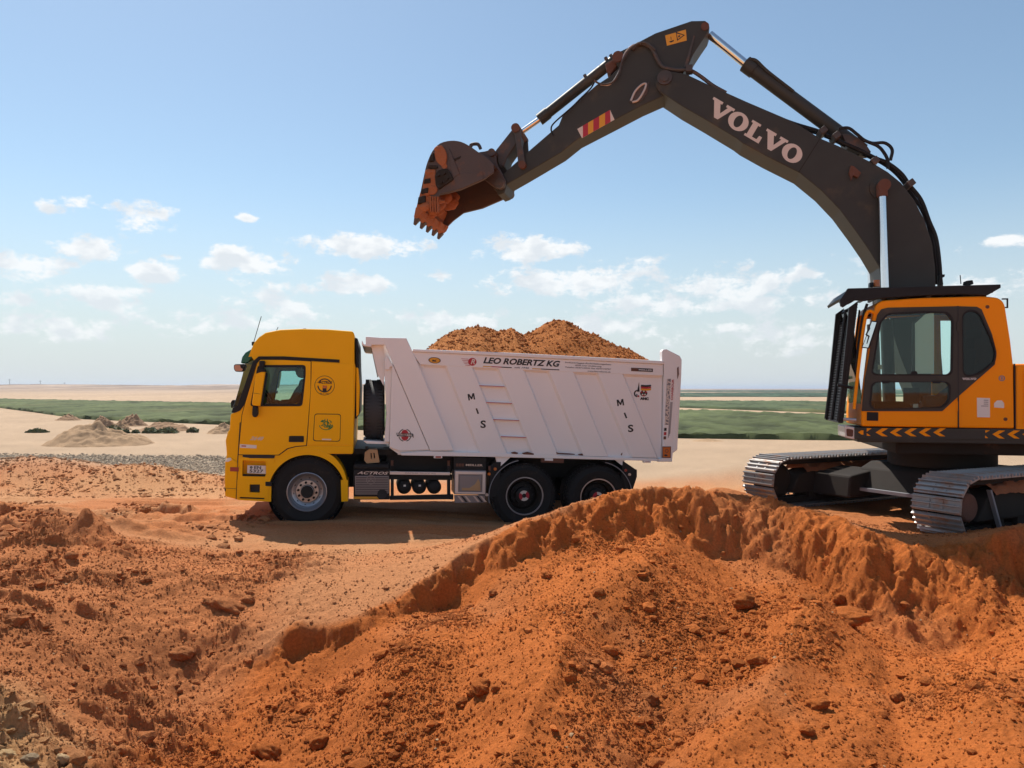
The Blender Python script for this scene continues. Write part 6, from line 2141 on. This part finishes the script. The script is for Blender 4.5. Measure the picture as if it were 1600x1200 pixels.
for s_ in (BN + .09, -BN - .09):
    a, b = EX.p3(1378, 296, BN + .09), EX.p3(1384, 470, BN + .09)
    a.y = b.y = s_
    d_ = (b - a).normalized()
    MB().cyl(a, a + d_ * 1.9, .053, seg=20).build('cylinder_rod', 'chrome', exc)
    MB().cyl(a + d_ * -.06, a + d_ * .10, .075, seg=16).build('rod_eye', 'rust', exc)
    MB().cyl(a + d_ * 1.85, a + d_ * 3.1, .085, seg=20).build('boom_cylinder', 'boom', exc)
# lettering on the boom, built as slab letters
DIRX, DIRY = Vector((.8612, .5083)), Vector((.5083, -.8612))
ORG = Vector((1101.5, 175.0))


def boom_pts(l, x0, sx, sy=27.5):
    return [tuple(ORG + DIRX * (x0 + u * sx) + DIRY * (v * sy)) for u, v in l]


VV = [(0, 1), (.47, 1), (.47, .85), (.39, .85), (.58, .36), (.75, .85), (.66, .85), (.66, 1), (1.04, 1), (1.04, .85), (.95, .85), (.62, 0), (.44, 0), (.08, .85), (0, .85)]
LL = [(0, 1), (.54, 1), (.54, .86), (.42, .86), (.42, .15), (.70, .15), (.74, .40), (.92, .40), (.92, 0), (0, 0), (0, .14), (.10, .14), (.10, .86), (0, .86)]
OO = [(.5 + .5 * math.cos(t), .5 + .53 * math.sin(t)) for t in np.linspace(0, 2 * math.pi, 32, endpoint=False)]
OI = [(.5 + .20 * math.cos(t), .5 + .36 * math.sin(t)) for t in np.linspace(0, 2 * math.pi, 24, endpoint=False)]


def slab_word(place, w, mat, parent, sc=1.0):
    for ch, x0, sx in (('V', 0, 37), ('O', 36, 33), ('L', 70.5, 29), ('V', 97, 37), ('O', 133.5, 33)):
        if ch == 'O':
            mb = MB().prism(EX.pts(place(OO, x0, sx), w), w + .002, w - .004, [EX.pts(place(OI, x0, sx), w)])
        else:
            mb = MB().prism(EX.pts(place(VV if ch == 'V' else LL, x0, sx), w), w + .002, w - .004)
        mb.build('letter', mat, parent)


slab_word(boom_pts, BN, 'whiteink', boom)
slab_word(lambda l, x0, sx: [(1503.6 + (x0 + u * sx) * .131, 593.6 - v * 3.3) for u, v in l], CN + .0125, 'alu', sf)
# hoses along the boom
e_tube('hose', y8([(-120, -45), (100, 48), (300, 125), (470, 178), (560, 225), (700, 285), (800, 335), (880, 368), (960, 430), (1010, 500), (1080, 590), (1130, 720), (1170, 820), (1190, 960), (1200, 1110)]), .18, .030, 'black')
e_tube('hose', y8([(-120, -35), (100, 60), (300, 140), (480, 195), (600, 250), (760, 325), (860, 375), (940, 440), (1000, 520), (1080, 640), (1130, 760), (1160, 900), (1180, 1100)]), .02, .028, 'black')
e_tube('hose', y8([(580, 160), (640, 155), (690, 190), (740, 230), (820, 265), (860, 310), (880, 355), (880, 400)]), .22, .024, 'black')
e_tube('hose', y8([(700, 210), (780, 245), (860, 245), (905, 285), (895, 350)]), .14, .024, 'black')
e_tube('hose', y7([(480, 300), (520, 262), (570, 262), (620, 300), (660, 380), (700, 425), (780, 440), (860, 440), (900, 452), (960, 490), (1040, 550), (1130, 600)]), .28, .030, 'boomdusty')
e_tube('hose', y7([(260, 545), (320, 545), (360, 500), (400, 420), (425, 330), (480, 270), (540, 258)]), .30, .010, 'hub')
e_tube('hose', y7([(215, 515), (250, 535), (300, 540), (350, 520), (390, 455), (410, 380), (470, 290), (560, 250), (640, 300)]), .31, .016, 'boomdusty')
e_tube('hose', y6([(1390, 130), (1370, 70), (1400, 10)]) + y7([(60, 700), (120, 640), (190, 570), (225, 510)]), .29, .013, 'black')
for a, b in ((480, 185), (560, 215), (790, 365), (1005, 500)):
    q = EX.p3(*y8([(a, b)])[0], .2)
    MB().box(q, (.10, .30, .09), Matrix.Rotation(.6, 3, 'Y')).build('hose_clamp', 'boomdusty', boom, .01)
e_plate('hose_clamp', y8([(1195, 1040), (1225, 1040), (1222, 1055), (1210, 1060), (1215, 1100), (1195, 1105)]), .25, .12, 'black', boom)
q = EX.p3(*y7([(875, 440)])[0], .28)
MB().box(q, (.10, .16, .10)).build('hose_clamp', 'boomdusty', boom, .01)

# --- arm (stick) with its cylinder
AN = .24
arm_o = y7([(890, 100), (985, 98), (1010, 115), (1016, 145), (1005, 180), (960, 245), (905, 330), (868, 410), (840, 450), (790, 545), (720, 605), (690, 625), (540, 692), (350, 792), (100, 922)]) + \
    [(877, 238), (835, 263)] + y6([(1100, 500), (960, 580), (935, 660), (880, 680), (850, 620), (905, 510), (940, 470), (1150, 282), (1440, 32)]) + \
    y7([(0, 745), (230, 545), (330, 480), (390, 420), (372, 400), (358, 360), (372, 322), (440, 290), (520, 248), (640, 185)])
arm = e_plate('arm', arm_o, AN, -AN, 'boom', bevel=.012)
q = EX.p3(*y7([(380, 352)])[0], AN)
MB().cyl(q + Vector((0, .03, 0)), q + Vector((0, -.5, 0)), .085, seg=20).build('cylinder_pin', 'rust', exc)
q = EX.p3(*y7([(985, 140)])[0], AN)
MB().cyl(q + Vector((0, .02, 0)), q + Vector((0, -.5, 0)), .06, seg=20).build('cylinder_pin', 'rust', exc)
e_plate('web_edge', y7([(905, 200), (915, 205), (865, 400), (850, 420), (840, 415)]), AN + .02, AN - .01, 'boomdusty', arm)
lab = e_plate('warning_label', y7([(708, 202), (852, 160), (858, 236), (720, 273)]), AN + .004, AN - .002, 'amber', arm)
mb = MB()
mb.prism(EX.pts(y7([(782, 178), (845, 200), (792, 240)]), AN), AN + .006, AN + .003, [EX.pts(y7([(788, 188), (834, 201), (796, 230)]), AN)])
mb.prism(EX.pts(y7([(735, 245), (768, 234), (768, 242), (748, 252)]), AN), AN + .006, AN + .003)
mb.prism(EX.pts(y7([(745, 212), (749, 210), (752, 232), (748, 233)]), AN), AN + .006, AN + .003)
mb.prism(EX.pts(y7([(798, 206), (812, 200), (812, 212), (800, 216)]), AN), AN + .006, AN + .003)
mb.build('label_print', 'ink', lab)
st = e_plate('striped_plate', y7([(98, 851), (325, 718), (356, 786), (130, 914)]), AN + .004, AN - .002, 'whiteink', arm)
A0, A1, B0, B1 = Vector((98, 851)), Vector((325, 718)), Vector((130, 914)), Vector((356, 786))
for s0, s1, mt in ((.10, .26, 'red'), (.26, .42, 'amber'), (.42, .60, 'red'), (.60, .78, 'amber'), (.78, .95, 'red')):
    sh_ = .07
    pts = [A0.lerp(A1, s0 + sh_), A0.lerp(A1, min(1, s1 + sh_)), B0.lerp(B1, s1 - sh_), B0.lerp(B1, max(0, s0 - sh_))]
    e_plate('stripe', y7([tuple(p) for p in pts]), AN + .006, AN + .003, mt, st)
e_tube('lifting_handle', y7([(470, 655), (500, 590), (545, 545), (575, 540), (560, 590), (520, 650), (480, 665)]), AN + .03, .018, 'hub', arm)
e_plate('arm_bracket', y7([(455, 660), (500, 580), (560, 540), (600, 520), (585, 600), (545, 655), (490, 675)]), AN + .015, AN - .01, 'boomdusty', arm, bevel=.006)


def ram(p_rod, p_joint, p_end, r_rod, r_bar, name, w=0.0, collar=True):
    a, j, b = EX.p3(*p_rod, w), EX.p3(*p_joint, w), EX.p3(*p_end, w)
    d = (b - j).normalized()
    bar = MB().cyl(j, b, r_bar, seg=24).cyl(j - d * .02, j + d * .16, r_bar * 1.14, seg=24).build(name, 'boom', exc)
    MB().cyl(a, j + d * .05, r_rod, seg=20).build('rod', 'chrome', bar)
    return bar


ram((1109, 54), (1166, 101), (1348, 236), .062, .105, 'arm_cylinder')
e_plate('cylinder_lug', y8([(600, 190), (640, 130 + 60), (730, 225), (780, 300), (700, 300), (640, 270)]), .16, -.16, 'boomdusty', boom, bevel=.01)
e_tube('cylinder_pipe', y7([(1290, 365), (1340, 375), (1420, 450), (1600, 590)]), .10, .022, 'boom')
ram(y6([(1090, 100)])[0], y7([(-160, 783)])[0], y7([(372, 360)])[0], .045, .085, 'bucket_cylinder')
for a, b in ((160, 500), (305, 380), (340, 362), (270, 435)):
    q = EX.p3(*y7([(a, b)])[0], .0)
    MB().box(q, (.05, .12, .11), Matrix.Rotation(.5, 3, 'Y')).build('hose_fitting', 'boomdusty', exc, .008)
e_plate('hose_flange', y7([(290, 395), (345, 365), (375, 410), (330, 470), (300, 450)]), .16, -.16, 'rust', bevel=.02)

# --- linkage
for s_ in (1, -1):
    lw = .30 * s_
    p_ = EX.pts(y6([(1000, 60), (1020, 20), (1058, 15), (1085, 60), (1095, 200), (1132, 380), (1115, 432), (1078, 424), (1062, 380), (1036, 130)]), .30)
    MB().prism(p_, lw, lw - .05 * s_).build('rocker_link', 'boomdusty', exc, .012)
e_plate('bucket_link', y6([(1000, 80), (1045, 60), (1075, 110), (1060, 190), (960, 330), (930, 420), (890, 400), (850, 270)]), .20, -.20, 'boomdusty', bevel=.02)
q = EX.p3(*y6([(1042, 60)])[0], .3)
MB().cyl(q + Vector((0, .03, 0)), q + Vector((0, -.66, 0)), .07, seg=18).build('link_pin', 'rust', exc)
q = EX.p3(*y6([(1102, 400)])[0], .3)
MB().cyl(q + Vector((0, .03, 0)), q + Vector((0, -.66, 0)), .06, seg=18).build('link_pin', 'rust', exc)

# --- bucket
BW = .66
shell_px = [(88, 900), (118, 790), (150, 650), (185, 490), (222, 330), (285, 185), (370, 98), (490, 68), (600, 80), (700, 130), (800, 200), (900, 270), (960, 330)]
shell = [tuple(v) for v in smooth_path([Vector((a, b)) for a, b in EX.pts(yb(shell_px), BW)], 3)]
mouth = EX.pts(yb([(960, 420), (850, 500), (600, 610), (370, 668), (250, 760), (150, 860)]), BW)
buck = MB().prism(shell + mouth, BW, BW - .04).build('bucket', 'bucket', exc, .006)
MB().prism(shell + mouth, -BW, -BW + .04).build('side_plate', 'bucket', buck, .006)
cen = Vector(EX.q(*yb([(520, 420)])[0], BW))
inner_ = [tuple(Vector(p) + (cen - Vector(p)).normalized() * .035) for p in shell]
mb = MB()
for i in range(len(shell) - 1):
    mb.prism([shell[i], shell[i + 1], inner_[i + 1], inner_[i]], BW - .04, -BW + .04)
mb.build('shell', 'bucket', buck)
cake = [tuple(Vector(p) + (cen - Vector(p)).normalized() * (.05 + .03 * math.sin(i * 1.7))) for i, p in enumerate(shell)]
mb = MB()
for i in range(0, len(shell) - 6):
    mb.prism([inner_[i], inner_[i + 1], cake[i + 1], cake[i]], BW - .05, -BW + .05)
mb.build('soil_cake', 'caked', buck)
# thick cutting edge along the mouth of each side, lip, teeth with adapters
mo = EX.pts(yb([(850, 497), (600, 606), (370, 664), (372, 560), (585, 430), (845, 415)]), BW)
for s_ in (1, -1):
    w_ = (BW + .012) * s_
    MB().prism(mo, w_, w_ - .06 * s_).build('side_edge', 'bucket', buck, .008)
    lipp = EX.pts(yb([(82, 905), (150, 640), (200, 640), (300, 690), (425, 735), (260, 800), (150, 880)]), BW)
    if s_ > 0:
        MB().prism(lipp, w_ * .985, w_ * .985 - .07 * s_).build('corner_plate', 'caked', buck, .01)
lip = EX.pts(yb([(80, 912), (112, 800), (175, 830), (150, 905), (105, 935)]), BW)
MB().prism(lip, BW - .02, -BW + .02).build('lip', 'caked', buck, .012)
for k in range(5):
    c = BW - .07 - k * (2 * BW - .14) / 4
    ad = MB().prism(EX.pts(yb([(78, 915), (100, 800), (190, 830), (160, 890), (112, 925)]), BW), c + .07, c - .07).build('tooth_adapter', 'caked', buck, .015)
    tip = EX.pts(yb([(84, 890), (135, 925), (82, 992), (62, 975)]), BW)
    tw = EX.pts(yb([(84, 890), (135, 925), (80, 995), (64, 985)]), BW)
    a_, b_, c2, d2 = tw
    vs = [(a_[0], c + .055, a_[1]), (b_[0], c + .055, b_[1]), (c2[0], c + .030, c2[1]), (d2[0], c + .030, d2[1]),
          (a_[0], c - .055, a_[1]), (b_[0], c - .055, b_[1]), (c2[0], c - .030, c2[1]), (d2[0], c - .030, d2[1])]
    MB().add(vs, [(0, 1, 2, 3), (7, 6, 5, 4), (0, 4, 5, 1), (1, 5, 6, 2), (2, 6, 7, 3), (3, 7, 4, 0)]).build('tooth', 'bucket', buck, .008)
# soil stuck to the near side, side cutter, wear blocks
e_plate('soil_patch', yb([(300, 200), (335, 130), (385, 112), (430, 170), (448, 240), (432, 330), (390, 352), (330, 300)]), BW + .03, BW - .01, 'caked', buck, r=.05, bevel=.014)
e_plate('soil_patch', yb([(225, 388), (318, 380), (325, 470), (345, 620), (300, 668), (215, 655), (175, 600), (190, 500)]), BW + .022, BW - .01, 'caked', buck, r=.04, bevel=.012)
e_plate('soil_patch', yb([(380, 330), (420, 300), (452, 350), (430, 385), (390, 370)]), BW + .02, BW - .01, 'caked', buck, r=.03, bevel=.008)
sc_ = e_plate('side_cutter', yb([(345, 392), (440, 368), (470, 400), (520, 490), (440, 545), (350, 606), (318, 560), (308, 450)]), BW + .055, BW - .01, 'trackdark', buck, r=.03, bevel=.02)
for a, b in ((355, 450), (420, 430), (450, 490), (385, 530)):
    q = EX.p3(*yb([(a, b)])[0], BW + .05)
    MB().cyl(q, q + Vector((0, .035, 0)), .028, seg=6).build('bolt', 'trackdark', sc_)
for l in ([(228, 335), (340, 338), (335, 372), (238, 372)], [(196, 492), (265, 480), (262, 535), (188, 545)], [(168, 600), (240, 585), (238, 645), (158, 655)], [(130, 690), (205, 672), (205, 745), (118, 770)], [(268, 222), (300, 200), (300, 290), (245, 300)]):
    e_plate('wear_block', yb(l), BW + .040, BW - .05, 'trackdark', buck, bevel=.01)
mb = MB()
for k in range(4):
    a = 268 + k * 26
    mb.prism(EX.pts(yb([(a, 690), (a + 12, 690), (a + 14, 860), (a + 2, 860)]), BW), BW + .045, BW - .02)
mb.build('soil_ridges', 'caked', buck)
e_plate('side_ridge', yb([(455, 150), (475, 160), (590, 440), (560, 450), (520, 480), (505, 470)]), BW + .02, BW - .01, 'bucket', buck, bevel=.008)
e_plate('side_crust', yb([(520, 270), (600, 235), (590, 262), (535, 290)]), BW + .012, BW - .01, 'trackdark', buck, bevel=.006)
# ears and lifting eye
for w0, w1 in ((.34, .28), (-.28, -.34)):
    p_ = EX.pts(yb([(790, 195), (860, 185), (940, 163), (978, 190), (1000, 330), (1090, 505), (1082, 560), (1000, 600), (935, 560), (850, 490), (880, 300)]), .34)
    MB().prism(p_, w0, w1).build('ear', 'bucket', buck, .012)
for (a, b), r_ in (((945, 205), .06), ((1030, 545), .075)):
    q = EX.p3(*yb([(a, b)])[0], .34)
    MB().cyl(q + Vector((0, .05, 0)), q + Vector((0, -.73, 0)), r_, seg=20).build('ear_pin', 'boomdusty', buck)
e_tube('lifting_eye', yb([(712, 140), (712, 118), (745, 106), (785, 108), (805, 130), (818, 160)]), .3, .028, 'bucket', buck)

# lumps of soil caked on the bucket's side, lip and floor
for i, (a, b, w_, r_) in enumerate(((250, 420, BW, .055), (270, 500, BW, .05), (290, 590, BW, .05), (230, 640, BW, .06), (360, 170, BW, .06), (400, 240, BW, .05), (300, 760, BW, .06), (210, 800, BW, .07), (360, 780, BW - .3, .09),
                                     (300, 830, BW - .15, .08), (260, 860, BW - .4, .10), (330, 820, BW - .6, .11), (350, 790, BW - .9, .10), (420, 700, BW - .5, .10), (470, 760, BW - .8, .12), (500, 700, BW - 1.0, .10))):
    c = EX.p3(*yb([(a, b)])[0], w_)
    V_i, F_i = ICO3
    n_i = .30 * (ridged(V_i[:, 0] * 1.6 + i * 3.3 + V_i[:, 2], V_i[:, 1] * 1.6 + V_i[:, 2] * .8, 3, 950 + i) - .5) + .15 * fbm(V_i[:, 0] * 6 + V_i[:, 2] * 3, V_i[:, 1] * 6 + i, 3, 970)
    me = fast_mesh('caked_lump', V_i * (1 + n_i)[:, None] * np.array([r_ * 1.3, r_ * .55, r_]) + np.array(c), F_i.ravel(), 3)
    me.materials.append(M['caked'])
    o = bpy.data.objects.new('caked_lump', me)
    COL.objects.link(o)
    o.parent = buck
# ------------------------------------------------------------------ dusty air over the plain
hm_, hnt, hp = new_mat('dusty_air')
hnt.nodes.remove(hp)
hv_ = hnt.nodes.new('ShaderNodeVolumePrincipled')
hv_.inputs['Color'].default_value = (.72, .80, .95, 1)
hv_.inputs['Density'].default_value = 0.00022
hv_.inputs['Anisotropy'].default_value = 0.3
hnt.links.new(hv_.outputs[0], [n for n in hnt.nodes if n.type == 'OUTPUT_MATERIAL'][0].inputs['Volume'])
M['haze'] = hm_
hzb = MB().box((0, 4600, 6.5), (19600 * 9, 9800, 23)).build('haze', 'haze')
hzb['kind'] = 'stuff'
hzb['label'] = 'thin dusty haze over the whole plain'
